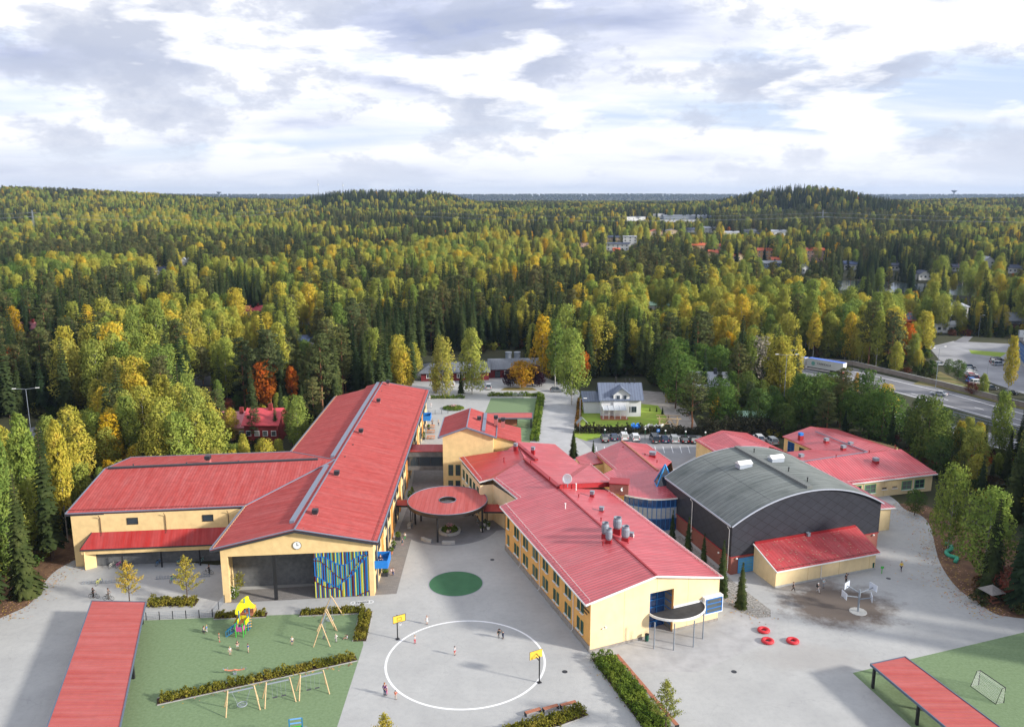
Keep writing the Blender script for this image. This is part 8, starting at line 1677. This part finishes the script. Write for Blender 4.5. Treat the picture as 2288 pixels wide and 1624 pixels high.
# ================================================================== VEHICLES
CARM = {}
def car_kind(kind):
    if kind in CARM: return CARM[kind]
    L, H, W_ = {'hatch': (4.2, 1.5, 1.78), 'estate': (4.7, 1.52, 1.82), 'suv': (4.6, 1.68, 1.85), 'van': (5.0, 1.95, 1.95), 'sedan': (4.7, 1.45, 1.82)}[kind]; hb = .28; sh = H*.58; x0, x1 = -L/2, L/2
    belt = [(x0, .45), (x0+.05, sh*.95), (x0+.5, sh), (x1-1.2, sh*.97), (x1-.25, sh*.78), (x1, .55), (x1-.08, hb), (x0+.08, hb)]
    if kind == 'sedan': cab = [(x0+.75, sh), (x0+1.35, H), (x0+2.7, H), (x1-1.25, sh*.97)]
    elif kind == 'hatch': cab = [(x0+.15, sh), (x0+.75, H), (x0+2.4, H), (x1-1.15, sh*.97)]
    elif kind == 'van': cab = [(x0+.04, sh), (x0+.15, H), (x0+3.6, H), (x1-.9, sh*.97)]
    else: cab = [(x0+.1, sh), (x0+.5, H), (x0+2.9, H), (x1-1.2, sh*.97)]
    def extr(poly, ws):
        b = MB(); n = len(poly)
        rings = [[(x, s_*w_, z) for x, z in poly] for s_, w_ in ((-1, ws[0]), (-1, ws[1]), (1, ws[1]), (1, ws[0]))]
        rings = [[(x*(1 if k in (1, 2) else .985), y, hb+(z-hb)*(1 if k in (1, 2) else .93)) for x, y, z in r] for k, r in enumerate(rings)]
        for r in rings: b.v += r
        b.f.append(tuple(range(n))[::-1]); b.f.append(tuple(range(3*n, 4*n)))
        for k in range(3):
            for i in range(n): j = (i+1) % n; b.f.append((k*n+i, k*n+j, (k+1)*n+j, (k+1)*n+i))
        return b
    body = extr(belt, (W_/2, W_/2-.12)); n0 = len(body.v)
    c0, c1, c2, c3 = cab; wb, wt = W_/2-.06, W_/2-.24
    P = [(c0[0], c0[1]-.02, wb), (c1[0], c1[1], wt), (c2[0], c2[1], wt), (c3[0], c3[1]-.02, wb)]
    gl = MB()
    l = [(x, -w_, z) for x, z, w_ in P]; r = [(x, w_, z) for x, z, w_ in P]; gl.face(l[::-1]); gl.face(r); gl.face([l[0], l[1], r[1], r[0]]); gl.face([l[2], l[3], r[3], r[2]])
    body.face([(c1[0]-.03, -wt-.02, c1[1]+.015), (c2[0]+.03, -wt-.02, c2[1]+.015), (c2[0]+.03, wt+.02, c2[1]+.015), (c1[0]-.03, wt+.02, c1[1]+.015)])
    for s_ in (-1, 1):
        for (xa, za, wa), (xb, zb_, wb_) in ((P[0], P[1]), (P[2], P[3]), (P[1], P[2])): body.bar((xa, s_*wa, za), (xb, s_*wb_, zb_), .09, .07)
        xm = (c1[0]+c2[0])/2+.1; body.bar((xm, s_*(wb+.0), sh), (xm, s_*wt, H-.03), .08, .05)
    whs = [MB().tube([(x, s_*(W_/2-.2), .33), (x, s_*(W_/2+.01), .33)], .33, 14) for x in (x0+.85, x1-.85) for s_ in (-1, 1)]
    rms = [MB().tube([(x, s_*(W_/2), .33), (x, s_*(W_/2+.03), .33)], .20, 10) for x in (x0+.85, x1-.85) for s_ in (-1, 1)]
    hl = [MB().box((x1-.12, s_*(W_/2-.3), .68), (.22, .38, .14)) for s_ in (-1, 1)]; tl = [MB().box((x0+.02, s_*(W_/2-.2), .82), (.10, .24, .24)) for s_ in (-1, 1)]; pl = MB().box((x0-.01, 0, .62), (.05, .5, .12))
    mi = [MB().box((c3[0]-.35, s_*(W_/2+.06), sh+.05), (.14, .2, .14)) for s_ in (-1, 1)]
    CARM[kind] = (body, mesh_of(gl, 'windows', GLASS), [mesh_of(w, 'wheel', mat('tyre_rubber', (.02, .02, .02), .8)) for w in whs], [mesh_of(w, 'rim', GALV) for w in rms], [mesh_of(w, 'headlight', mat('headlight_glass', (.6, .62, .65), .2)) for w in hl], [mesh_of(w, 'tail_light', mat('tail_light_red', (.5, .02, .02), .3)) for w in tl], mesh_of(pl, 'number_plate', WHITE), mi); return CARM[kind]
PAINT = {k: mat(k+'_car_paint', c, .25, spec=.6) for k, c in dict(black=(.012, .012, .015), white=(.70, .70, .70), grey=(.16, .17, .18), silver=(.42, .44, .45), navy=(.015, .03, .08), blue=(.02, .14, .5), red=(.35, .02, .03), darkgrey=(.05, .055, .06), maroon=(.10, .02, .03)).items()}
BODYM = {}
def car(p, a, kind, col, label, group):
    body, gl, wh, rm, hl, tl, pl, mi = car_kind(kind); T = thing('parked_car' if group else 'car', label, 'car', tuple(p), a, group)
    if (kind, col) not in BODYM: BODYM[(kind, col)] = mesh_of(body, 'body', PAINT[col]); BODYM[(kind, col, 'm')] = [mesh_of(m, 'wing_mirror', PAINT[col]) for m in mi]
    def ad(me, nm, par=T): o = bpy.data.objects.new(nm, me); link(o); o.parent = par; return o
    ad(BODYM[(kind, col)], 'body'); ad(gl, 'windows'); ad(pl, 'number_plate')
    for m in BODYM[(kind, col, 'm')]: ad(m, 'wing_mirror')
    for m, r in zip(wh, rm): w = ad(m, 'wheel'); ad(r, 'rim', w)
    for m in hl: ad(m, 'headlight')
    for m in tl: ad(m, 'tail_light')
    return T
g_ = 'cars parked in front of the dark hedge'; up = math.pi/2
for px, py, kd, cl, lab in ((1353-2, 1001, 'estate', 'black', 'black estate car, leftmost in the row by the hedge'), (1380+2-4, 998, 'hatch', 'navy', 'dark hatchback second from the left in the row by the hedge'), (1408, 997, 'hatch', 'white', 'white hatchback, left one of two white cars by the hedge'), (1424+12-8+0, 1000, 'suv', 'white', 'white estate car, right one of two white cars by the hedge')): pass
row = (((265, 592), 'estate', 'black', 'black estate car, leftmost in the row by the hedge'), ((346, 580), 'hatch', 'navy', 'dark navy hatchback second from the left in the row by the hedge'), ((434, 574), 'suv', 'white', 'white car, left one of the two white cars by the hedge'), ((533, 580), 'estate', 'white', 'white car, right one of the two white cars by the hedge'), ((703, 598), 'van', 'darkgrey', 'big dark grey van below the parking sign'), ((788, 598), 'hatch', 'navy', 'dark blue hatchback just right of the big van'), ((873, 598), 'suv', 'silver', 'silver hatchback between the dark blue and black hatchbacks'), ((962, 602), 'hatch', 'black', 'black hatchback second from the right by the hedge'), ((1040, 605), 'hatch', 'black', 'dark car half hidden by the kitchen wing roof'))
for (x, y), kd, cl, lab in row:
    p = G((2300+x/2.17)*.5586, (1500+y/2.17)*.5586); car(p+v((0, 2.2, 0)), up, kd, cl, lab, g_)
g_ = 'cars parked on the business car park'
def zr_(x, y): return G((3600+x/2.31)*.5586, (1250+y/2.31)*.5586)
for (x, y), kd, cl, lab in (((640, 520), 'suv', 'black', 'black car at the top of the row right of the highway'), ((652, 545), 'estate', 'grey', 'grey car second from the top of the row right of the highway'), ((655, 563), 'hatch', 'silver', 'silver car third from the top of the row right of the highway'), ((660, 585), 'hatch', 'white', 'white hatchback fourth in the row right of the highway'), ((672, 600), 'hatch', 'red', 'red hatchback in the row right of the highway'), ((695, 620), 'estate', 'maroon', 'dark maroon estate in the row right of the highway'), ((680, 645), 'hatch', 'blue', 'bright blue hatchback in the row right of the highway'), ((722, 666), 'suv', 'white', 'white SUV nearest the wooden lamp post'),
 ((905, 448), 'estate', 'black', 'black estate, back one of three by the green strip'), ((890, 470), 'hatch', 'maroon', 'dark red car, middle one of three by the green strip'), ((915, 490), 'suv', 'silver', 'silver car, front one of three by the green strip'), ((840, 715), 'estate', 'darkgrey', 'dark grey car half hidden by bushes below the wooden lamp post'), ((1030, 760), 'hatch', 'black', 'black car behind the white-trunked birch at the right edge'), ((370, 492), 'hatch', 'silver', 'silver car half hidden by bushes left of the business car park')): car(zr_(x, y)+v((0, .5, 0)), .08, kd, cl, lab, g_)
car(zr_(358, 765), -.75+math.pi, 'sedan', 'silver', 'silver sedan driving on the near lane of the highway', None); 
car(G(1010, 862), up, 'hatch', 'white', 'white hatchback parked before the red kindergarten', None); car(G(1244, 875), 0, 'hatch', 'grey', 'grey hatchback on the road right of the kindergarten', None); car(G(1724, 990), up+.1, 'suv', 'silver', 'silver estate parked between the kitchen wing and the classroom wing', None); car(G(1695, 983), up, 'estate', 'white', 'white car beside the silver estate behind the kitchen wing', None); car(G(1092, 868), up, 'suv', 'silver', 'light car behind the broad birch at the kindergarten', None)
# lorry
def zt(x, y): return G((3050+x/2.367)*.5586, (1380+y/2.367)*.5586)
A, B = zt(548, 222), zt(752, 268); d = (B-A).normalized(); n = v((-d.y, d.x, 0)); 
A = G(1806, 826); B = G(1882, 839); d = (B-A).normalized(); n = v((-d.y, d.x, 0)); a = math.atan2(d.y, d.x)
T = thing('lorry', 'long white articulated lorry with a blue roof and green trailer logo on the highway', 'lorry', tuple(B)); Lt = 13.2
WT = mat('trailer_white', (.62, .62, .58), .5, .06, .5)
def lb(u0, u1, z0, z1, w0=0., w1=2.55): c = B-d*((u0+u1)/2)+n*((w0+w1)/2); return ((c.x, c.y, (z0+z1)/2), (abs(u1-u0), abs(w1-w0), z1-z0), a)
MB().box(*lb(0, Lt, 1.15, 4.1)).build('trailer', WT, T, world=True); MB().box(*lb(.1, Lt-.1, 4.1, 4.16, .1, 2.45)).build('trailer_roof', mat('blue_tarpaulin_roof', (.10, .20, .62), .5), T, world=True); MB().box(*lb(0, Lt, .75, 1.13, .3, 2.2)).build('chassis', BLACK, T, world=True); MB().box(*lb(Lt+1., Lt+8.5, 1.0, 3.9)).build('front_box', WT, T, world=True); MB().box(*lb(Lt+1.1, Lt+8.4, 3.9, 3.97, .1, 2.4)).build('front_roof', MATS['blue_tarpaulin_roof'], T, world=True)
MB().box(*lb(Lt+9., Lt+11.2, .6, 3.2)).build('cab', mat('green_cab', (.03, .22, .12), .4), T, world=True); MB().box(*lb(-.03, 0, .8, 1.1, .1, 2.45)).build('tail_light', MATS['tail_light_red'], T, world=True)
for u in (1.5, 2.8, 4.1, Lt+2.5, Lt+3.8, Lt+10.2):
    for w_ in (.1, 2.2): c = B-d*u+n*w_; MB().tube([c+v((0, 0, .5)), c+n*.3+v((0, 0, .5))], .5, 12).build('wheel', MATS['tyre_rubber'], T, world=True)
sd = -n; c = B-d*(Lt*.52)-n*.02; lettering(T, 'TARKKALA', 1.05, (c.x, c.y, 2.35), d, BLACK)
def logo():
    b = MB(); c = B-d*(Lt*.52+4.0)-n*.03; n_ = 16
    for k in range(5):
        z0 = 2.55+(k-2)*.26
        for s_ in (1,): w_ = .7*math.sqrt(max(.05, 1-((k-2)*.38)**2)); p = c-d*w_; q = c+d*w_; b.face([(p.x, p.y, z0-.09), (q.x, q.y, z0-.09), (q.x, q.y, z0+.09), (p.x, p.y, z0+.09)])
    b.build('logo', mat('logo_green', (.02, .35, .28), .5), T, world=True)
logo()
# ================================================================== PEOPLE
SKIN = {'light': mat('light_skin', (.60, .36, .26), .6), 'dark': mat('dark_skin', (.16, .08, .05), .6)}
def skin_obj(name, verts, edges, radii, m, parent, sub_=1):
    me = bpy.data.meshes.new(name); me.from_pydata(verts, edges, []); o = bpy.data.objects.new(name, me); link(o); o.parent = parent; me.materials.append(m)
    md = o.modifiers.new('skin', 'SKIN'); md.use_smooth_shade = True; sv = me.skin_vertices[0].data if me.skin_vertices else None
    if sv is None: bpy.context.view_layer.objects.active = o; bpy.ops.object.modifier_add(type='SKIN'); sv = me.skin_vertices[0].data
    for i, r in enumerate(radii): sv[i].radius = (r, r) if not isinstance(r, tuple) else r; sv[i].use_root = (i == 0)
    if sub_: s_ = o.modifiers.new('smooth', 'SUBSURF'); s_.levels = s_.render_levels = sub_
    return o
def bake(o):
    dg = bpy.context.evaluated_depsgraph_get(); me = bpy.data.meshes.new_from_object(o.evaluated_get(dg)); o.modifiers.clear(); o.data = me; return o
CL = {}
def cloth(c):
    k = 'cloth_%02d_%02d_%02d' % tuple(int(x*100) for x in c)
    return mat(k, c, .85)
def person(p, yaw, label, h=1.3, pose='stand', top=(.5, .5, .5), legs=(.1, .12, .2), hair=(.12, .07, .04), skin='light', shoes=(.05, .05, .05), long_hair=False, skirt=False, shorts=False, coat=False, group=None, z=0., bag=None, hat=None):
    """figure 1.75 tall in its own frame, faces -y, then scaled; joints posed per pose"""
    T = thing('person', label, 'person', (p[0], p[1], z), yaw, group); child = h < 1.5; k = h/1.75; T.scale = (k*(1.06 if child else 1),)*2+(k,)
    V = Vector; lean = 0; hip = V((0, 0, .93)); kn = [V((-.10, -.02, .50)), V((.10, -.02, .50))]; an = [V((-.11, .02, .08)), V((.11, .02, .08))]; chest = V((0, 0, 1.30)); neck = V((0, 0, 1.47)); el = [V((-.27, .03, 1.13)), V((.27, .03, 1.13))]; wr = [V((-.30, -.06, .88)), V((.30, -.06, .88))]
    if pose == 'walk': kn = [V((-.10, -.18, .52)), V((.10, .02, .50))]; an = [V((-.10, -.26, .09)), V((.11, .28, .16))]; wr = [V((-.28, .12, .92)), V((.28, -.22, .94))]
    if pose == 'armsup': el = [V((-.27, -.10, 1.52)), V((.27, -.10, 1.52))]; wr = [V((-.17, -.22, 1.76)), V((.17, -.22, 1.76))]
    if pose == 'onearm': el[1] = V((.33, -.05, 1.52)); wr[1] = V((.42, -.12, 1.78))
    if pose == 'crossed': el = [V((-.26, -.10, 1.14)), V((.26, -.10, 1.14))]; wr = [V((.06, -.25, 1.18)), V((-.06, -.25, 1.14))]
    if pose == 'hold': el = [V((-.27, -.08, 1.14)), V((.27, -.08, 1.14))]; wr = [V((-.15, -.33, 1.10)), V((.15, -.33, 1.10))]
    if pose == 'bend': chest = V((0, -.30, 1.13)); neck = V((0, -.43, 1.25)); el = [V((-.25, -.50, 1.0)), V((.25, -.50, 1.0))]; wr = [V((-.2, -.78, 1.0)), V((.16, -.74, .95))]; kn = [V((-.10, -.06, .5)), V((.10, .02, .5))]
    if pose == 'crouch': hip = V((0, .1, .36)); kn = [V((-.12, -.32, .46)), V((.12, -.26, .30))]; an = [V((-.12, -.2, .07)), V((.12, .12, .08))]; chest = V((0, -.05, .72)); neck = V((0, -.08, .90)); el = [V((-.26, -.22, .62)), V((.26, -.22, .62))]; wr = [V((-.14, -.42, .62)), V((.14, -.42, .62))]
    if pose == 'sit': hip = V((0, .0, .48)); kn = [V((-.11, -.42, .50)), V((.11, -.42, .50))]; an = [V((-.11, -.42, .08)), V((.11, -.44, .08))]; chest = V((0, .0, .84)); neck = V((0, -.02, 1.02)); el = [V((-.26, -.08, .72)), V((.26, -.08, .72))]; wr = [V((-.12, -.32, .62)), V((.12, -.32, .62))]
    if pose == 'ground': hip = V((0, 0, .12)); kn = [V((-.12, -.35, .42)), V((.12, -.30, .40))]; an = [V((-.14, -.62, .07)), V((.12, -.58, .07))]; chest = V((0, .10, .48)); neck = V((0, .08, .66)); el = [V((-.28, -.05, .55)), V((.28, -.05, .55))]; wr = [V((-.1, -.22, .74)), V((.15, -.3, .42))]
    hd = (neck-chest).normalized(); head = neck+V((0, -.02, .0))+V((hd.x*.5, hd.y*.6, 1)).normalized()*.15; shl = [chest+V((-.17, 0, .10)), chest+V((.17, 0, .10))]
    vs, es, rs = [hip], [], [(.145, .11)]
    def add(pt, r, par): vs.append(pt); rs.append(r if isinstance(r, tuple) else (r, r)); es.append((par, len(vs)-1)); return len(vs)-1
    wa = add(hip.lerp(chest, .45), (.125, .095), 0); ch = add(chest, (.15, .105), wa); nk = add(neck, .056, ch); hm = add(neck.lerp(head, .55), .07, nk); ht = add(head+V((0, 0, .02)), (.085, .10), hm); tp = add(head+V((0, .01, .09)), .06, ht)
    hands = []
    for i, s_ in ((0, -1), (1, 1)):
        hj = add(hip+V((s_*.095, 0, -.05)), .095, 0); kk = add(kn[i], .058, hj); a_ = add(an[i], .038, kk); add(an[i]+V((s_*.015, -.16, -.04)), .034, a_)
        s0 = add(shl[i], .062, ch); e0 = add(el[i], .042, s0); w0 = add(wr[i], .028, e0); dr = (wr[i]-el[i]).normalized(); hp = add(wr[i]+dr*.07, (.036, .020), w0); sdv = dr.cross(V((0, -1, .2))).normalized()
        for f, L_ in ((-.03, .065), (-.01, .085), (.012, .08), (.032, .06)):
            q = add(wr[i]+dr*.11+sdv*f, .0095, hp); add(wr[i]+dr*(.11+L_*.6)+sdv*f*1.1+V((0, -.012, 0)), .0085, q)
        th = add(wr[i]+dr*.05+sdv*(-.05), .011, w0); add(wr[i]+dr*.09+sdv*(-.065), .009, th)
    body = skin_obj('body', [tuple(q) for q in vs], es, rs, SKIN[skin], T); B_ = [body]
    tm, lm = cloth(top), cloth(legs)
    tv = [hip+V((0, 0, .06 if not coat else -.02)), hip.lerp(chest, .45), chest, chest.lerp(neck, .55)]; te = [(0, 1), (1, 2), (2, 3)]; tr_ = [(.162, .125), (.148, .115), (.172, .125), (.085, .075)]
    for i in (0, 1):
        n0 = len(tv); tv += [shl[i], shl[i].lerp(el[i], .7)]; te += [(2, n0), (n0, n0+1)]; tr_ += [.075, .06]
        if coat: tv.append(el[i]); tv.append(el[i].lerp(wr[i], .85)); te += [(n0+1, n0+2), (n0+2, n0+3)]; tr_ += [.054, .042]
    B_.append(skin_obj('shirt' if not coat else 'jacket', [tuple(q) for q in tv], te, tr_, tm, T))
    if skirt: 
        kc = (kn[0]+kn[1])/2; bsk = MB().lathe([(.135, .12), (.17, -.05), (.25, -.36), (.235, -.36), (.15, -.05)], tuple(hip), 14, False, False).build('skirt', lm if not skirt == 'dress' else tm, T, smooth=True)
    else:
        lv = [hip+V((0, 0, .04))]; le = []; lr = [(.155, .125)]
        for i, s_ in ((0, -1), (1, 1)):
            n0 = len(lv); lv += [hip+V((s_*.095, 0, -.06)), kn[i] if not shorts else (hip+V((s_*.095, 0, -.06))).lerp(kn[i], .8)]; le += [(0, n0), (n0, n0+1)]; lr += [.105, .072 if not shorts else .092]
            if not shorts: lv.append(an[i]+V((0, 0, .03))); le.append((n0+1, n0+2)); lr.append(.052)
        B_.append(skin_obj('trousers' if not shorts else 'shorts', [tuple(q) for q in lv], le, lr, lm, T))
    for i, s_ in ((0, -1), (1, 1)): b = MB(); b.ball(tuple(an[i]+V((s_*.012, -.07, -.03))), .06, 8, 6, (.85, 2.0, .8)); b.build('shoe', cloth(shoes), T, smooth=True)
    b = MB(); b.ball(tuple(head+V((0, .022, .045))), .118, 10, 8, (.92, 1.0, 1.0)); 
    if long_hair: b.tube([tuple(head+V((0, .07, .05))), tuple(head+V((0, .11, -.10))), tuple(neck+V((0, .12, -.12)))], .085, 8, .05)
    b.build('hair' if hat is None else 'hat', cloth(hair if hat is None else hat), T, smooth=True)
    f = MB(); f.ball(tuple(head+V((0, -.04, -.005))), .088, 10, 8, (.86, .82, 1.12)); f.ball(tuple(head+V((0, -.118, -.005))), .018, 6, 5, (.8, 1, 1.3)); 
    for s_ in (-1, 1): f.ball(tuple(head+V((s_*.088, .0, .0))), .024, 6, 5, (.5, .9, 1.2))
    fc = f.build('face', SKIN[skin], T, smooth=True); e_ = MB()
    for s_ in (-1, 1): e_.ball(tuple(head+V((s_*.032, -.108, .018))), .010, 6, 4)
    e_.build('eyes', BLACK, fc); m_ = MB().box(tuple(head+V((0, -.108, -.048))), (.045, .012, .010)); m_.build('mouth', cloth((.35, .08, .08)), fc)
    if bag is not None: MB().box(tuple(chest+V((0, .19, -.02))), (.30, .18, .42)).build('backpack', cloth(bag), T)
    return T, B_
ALL = []
def pp(px, py, yaw, label, **k): t, b = person(G(px, py), yaw, label, **k); ALL.extend(b); return t
BR, BL_, RD = (.10, .05, .03), (.45, .30, .12), (.30, .10, .03)
W_, Bk = (.72, .72, .7), (.02, .02, .022)
pp(455, 1414, 1.3, 'woman in an olive jacket crouching beside a child in blue on the turf', h=1.68, pose='crouch', top=(.22, .24, .2), legs=(.05, .05, .06), hair=BR, coat=True, long_hair=True)
pp(462.5, 1412, -1.3, 'small child in a blue jacket standing with the crouching woman', h=1.15, top=(.10, .25, .6), legs=(.6, .6, .6), hair=BL_, coat=True)
pp(490, 1433, 1.9, 'red-haired boy in a dark T-shirt and red boots left of the play tower', h=1.3, top=(.12, .11, .09), legs=Bk, hair=RD, shoes=(.5, .03, .05), shorts=True)
pp(531, 1451, .6, 'boy in a black T-shirt and white shorts with folded arms', h=1.35, pose='crossed', top=Bk, legs=W_, hair=BR, shorts=True)
pp(514.5, 1463, .3, 'blond girl in a white T-shirt and grey shorts', h=1.25, top=W_, legs=(.4, .42, .42), hair=BL_, shorts=True, long_hair=True)
pp(555, 1457, -1.2, 'boy in a royal blue T-shirt and pale shorts, right of three children', h=1.32, top=(.03, .06, .42), legs=(.55, .5, .45), hair=BR, shorts=True)
pp(653, 1440, .1, 'child in a white T-shirt and jeans shorts alone in the middle of the turf', h=1.25, top=W_, legs=(.06, .12, .25), hair=BL_, shorts=True)
pp(751, 1434, 2.8, 'girl in a white top and pale trousers right of the end-on swing', h=1.3, pose='hold', top=W_, legs=(.5, .48, .48), hair=(.35, .3, .2), long_hair=True, coat=True)
pp(775, 1427, -1.4, 'boy in a pale blue shirt sitting on the turf near the right hedge', h=1.3, pose='ground', top=(.35, .5, .65), legs=(.25, .2, .15), hair=Bk, shorts=True)
pp(874.5, 1285, .4, 'child in pink and grey, left one of a pair hugging by the hall', h=1.3, top=(.6, .5, .55), legs=(.35, .33, .35), hair=BR, long_hair=True, shorts=True)
pp(878.5, 1285, -.4, 'girl in a pale dress, right one of a pair hugging by the hall', h=1.35, top=(.55, .5, .5), legs=(.07, .1, .25), hair=BR, long_hair=True)
pp(899, 1217, .1, 'girl in a dark blue dress and pink boots walking on the brick strip', h=1.3, top=(.07, .10, .14), legs=(.07, .1, .14), hair=BR, skirt=True, shoes=(.65, .2, .4), long_hair=True)
pp(905, 1205, -.1, 'child in bright green trousers and a white shirt on the brick strip', h=1.3, pose='walk', top=W_, legs=(.03, .35, .08), hair=BL_)
pp(1067, 1171, .9, 'woman in a grey dress and white shoes walking under the round canopy', h=1.66, pose='walk', top=(.22, .26, .27), legs=(.22, .26, .27), hair=Bk, skirt=True, shoes=W_, long_hair=True, skin='dark')
pp(1001, 1195.5, .0, 'man in a cream jacket sitting on the stone planter ring', h=1.75, pose='sit', top=(.45, .42, .34), legs=(.04, .06, .12), hair=BR, coat=True); pp(1006, 1195, .3, 'woman in dark blue leaning close to the seated man', h=1.68, pose='sit', top=(.04, .05, .10), legs=(.25, .25, .27), hair=BR, coat=True, long_hair=True)
pp(966, 951, .2, 'man in dark clothes standing in the back yard', h=1.78, top=(.08, .09, .12), legs=(.04, .05, .09), hair=Bk, pose='crossed', coat=True); pp(980, 951, -.2, 'blonde woman in a pale top and jeans in the back yard', h=1.7, top=(.55, .55, .55), legs=(.04, .07, .14), hair=BL_, long_hair=True)
for px, py, lab in ((963, 912, 'pale grey standing figure, front one by the far hedge'), (960, 895, 'pale grey standing figure, rear one by the far hedge')): pp(px, py, .2, lab, h=1.7, top=(.6, .6, .6), legs=(.6, .6, .6), hair=(.5, .5, .5), coat=True)
pp(954, 1394, 0., 'girl in a white summer dress raising one arm above the big circle', h=1.35, pose='onearm', top=W_, legs=W_, hair=RD, skirt=True, long_hair=True)
pp(927, 1437, .5, 'child in a grey top and red trousers throwing on the big circle line', h=1.25, pose='armsup', top=(.45, .45, .47), legs=(.55, .05, .08), hair=BL_, coat=True)
pp(1016, 1463, 1.0, 'child in a grey jacket and red shorts in the middle of the big circle', h=1.3, pose='armsup', top=(.45, .5, .55), legs=(.5, .03, .06), hair=Bk, shorts=True, coat=True)
pp(1114, 1424, .8, 'child in dark green with grey trousers held by the bending man', h=1.3, top=(.02, .06, .04), legs=(.3, .3, .3), hair=BR, coat=True); pp(1124, 1426, -1.3, 'man in dark grey bending over the child in the big circle', h=1.8, pose='bend', top=(.09, .09, .09), legs=(.03, .04, .08), hair=Bk, coat=True)
pp(860, 1553, 2.7, 'woman in a purple jumper and jeans at the lower left of the circle', h=1.74, top=(.16, .05, .18), legs=(.03, .05, .12), hair=RD, coat=True); pp(863.5, 1551, -.4, 'child in white with pink leggings hugged by the woman in purple', h=1.3, top=(.65, .5, .45), legs=(.6, .04, .22), hair=RD, pose='hold')
pp(884, 1562, 2.9, 'child in an orange-red hoodie beside the white circle line', h=1.25, pose='hold', top=(.60, .10, .04), legs=(.5, .42, .36), hair=Bk, coat=True)
pp(1772, 1321, 1.4, 'pupil in black walking in front of the annex, leftmost', h=1.6, pose='walk', top=Bk, legs=Bk, hair=BR, coat=True); pp(1827, 1324, 1.1, 'pupil in light grey trousers with a black backpack and white cap', h=1.65, pose='walk', top=(.05, .05, .05), legs=(.4, .4, .42), hair=BR, coat=True, bag=Bk, hat=W_); pp(1839.5, 1313, .5, 'pupil in a pale blue hoodie beside the one with a backpack', h=1.62, pose='crossed', top=(.35, .50, .55), legs=(.28, .3, .33), hair=(.3, .3, .32), coat=True)
pp(1890, 1301, .3, 'pupil in black stretching one arm out by the annex wall', h=1.6, pose='onearm', top=Bk, legs=Bk, hair=Bk, coat=True); pp(2013, 1275, .1, 'person in a bright yellow jacket walking on the gravel at right', h=1.68, top=(.78, .55, .02), legs=(.03, .03, .05), hair=Bk, coat=True, pose='walk')
t_, b_ = person(G(847, 1292)+v((.3, .6, 0)), .3, 'man in black standing on the blue balcony of the hall', h=1.78, top=(.04, .04, .05), legs=(.03, .03, .04), hair=Bk, coat=True, z=4.2); ALL.extend(b_)
qb = Vector((*FR, 0)); db = (Vector((-22.9, 213.5, 0))-qb).normalized(); nb_ = Vector((db.y, -db.x, 0)); loc = qb+db*1.9+nb_*.8; t_.location = (loc.x, loc.y, 4.18)
for px, py, pose, kw, lab, bl in ((209, 1335, 'hold', dict(top=Bk, legs=Bk, hair=(.05, .03, .02), long_hair=True, h=1.68), 'woman in black with long dark hair riding a black bicycle by the left rack', 'black bicycle ridden by the woman in black near the left rack'), (243, 1338, 'hold', dict(top=(.32, .29, .25), legs=(.3, .27, .24), hair=BR, h=1.8), 'man in a beige suit holding a black bicycle behind the red shelter', 'black bicycle held by the man in beige'), (468, 1282, 'hold', dict(top=Bk, legs=Bk, hair=(.05, .03, .02), h=1.68), 'woman in black standing with a bicycle near the porch pier', 'black bicycle beside the woman near the porch pier')):
    s_ = -1 if px == 468 else 1; pp(px, py, s_*math.pi/2-(.0), lab, pose=pose, coat=True, **kw); c_ = G(px, py)+v((s_*.15, -.12 if px != 243 else -.35, 0)); bicycle(c_, 0 if s_ > 0 else math.pi, bl, bc['black'], 'bicycles in use', 0)
bpy.context.view_layer.update()
for o in ALL: bake(o)
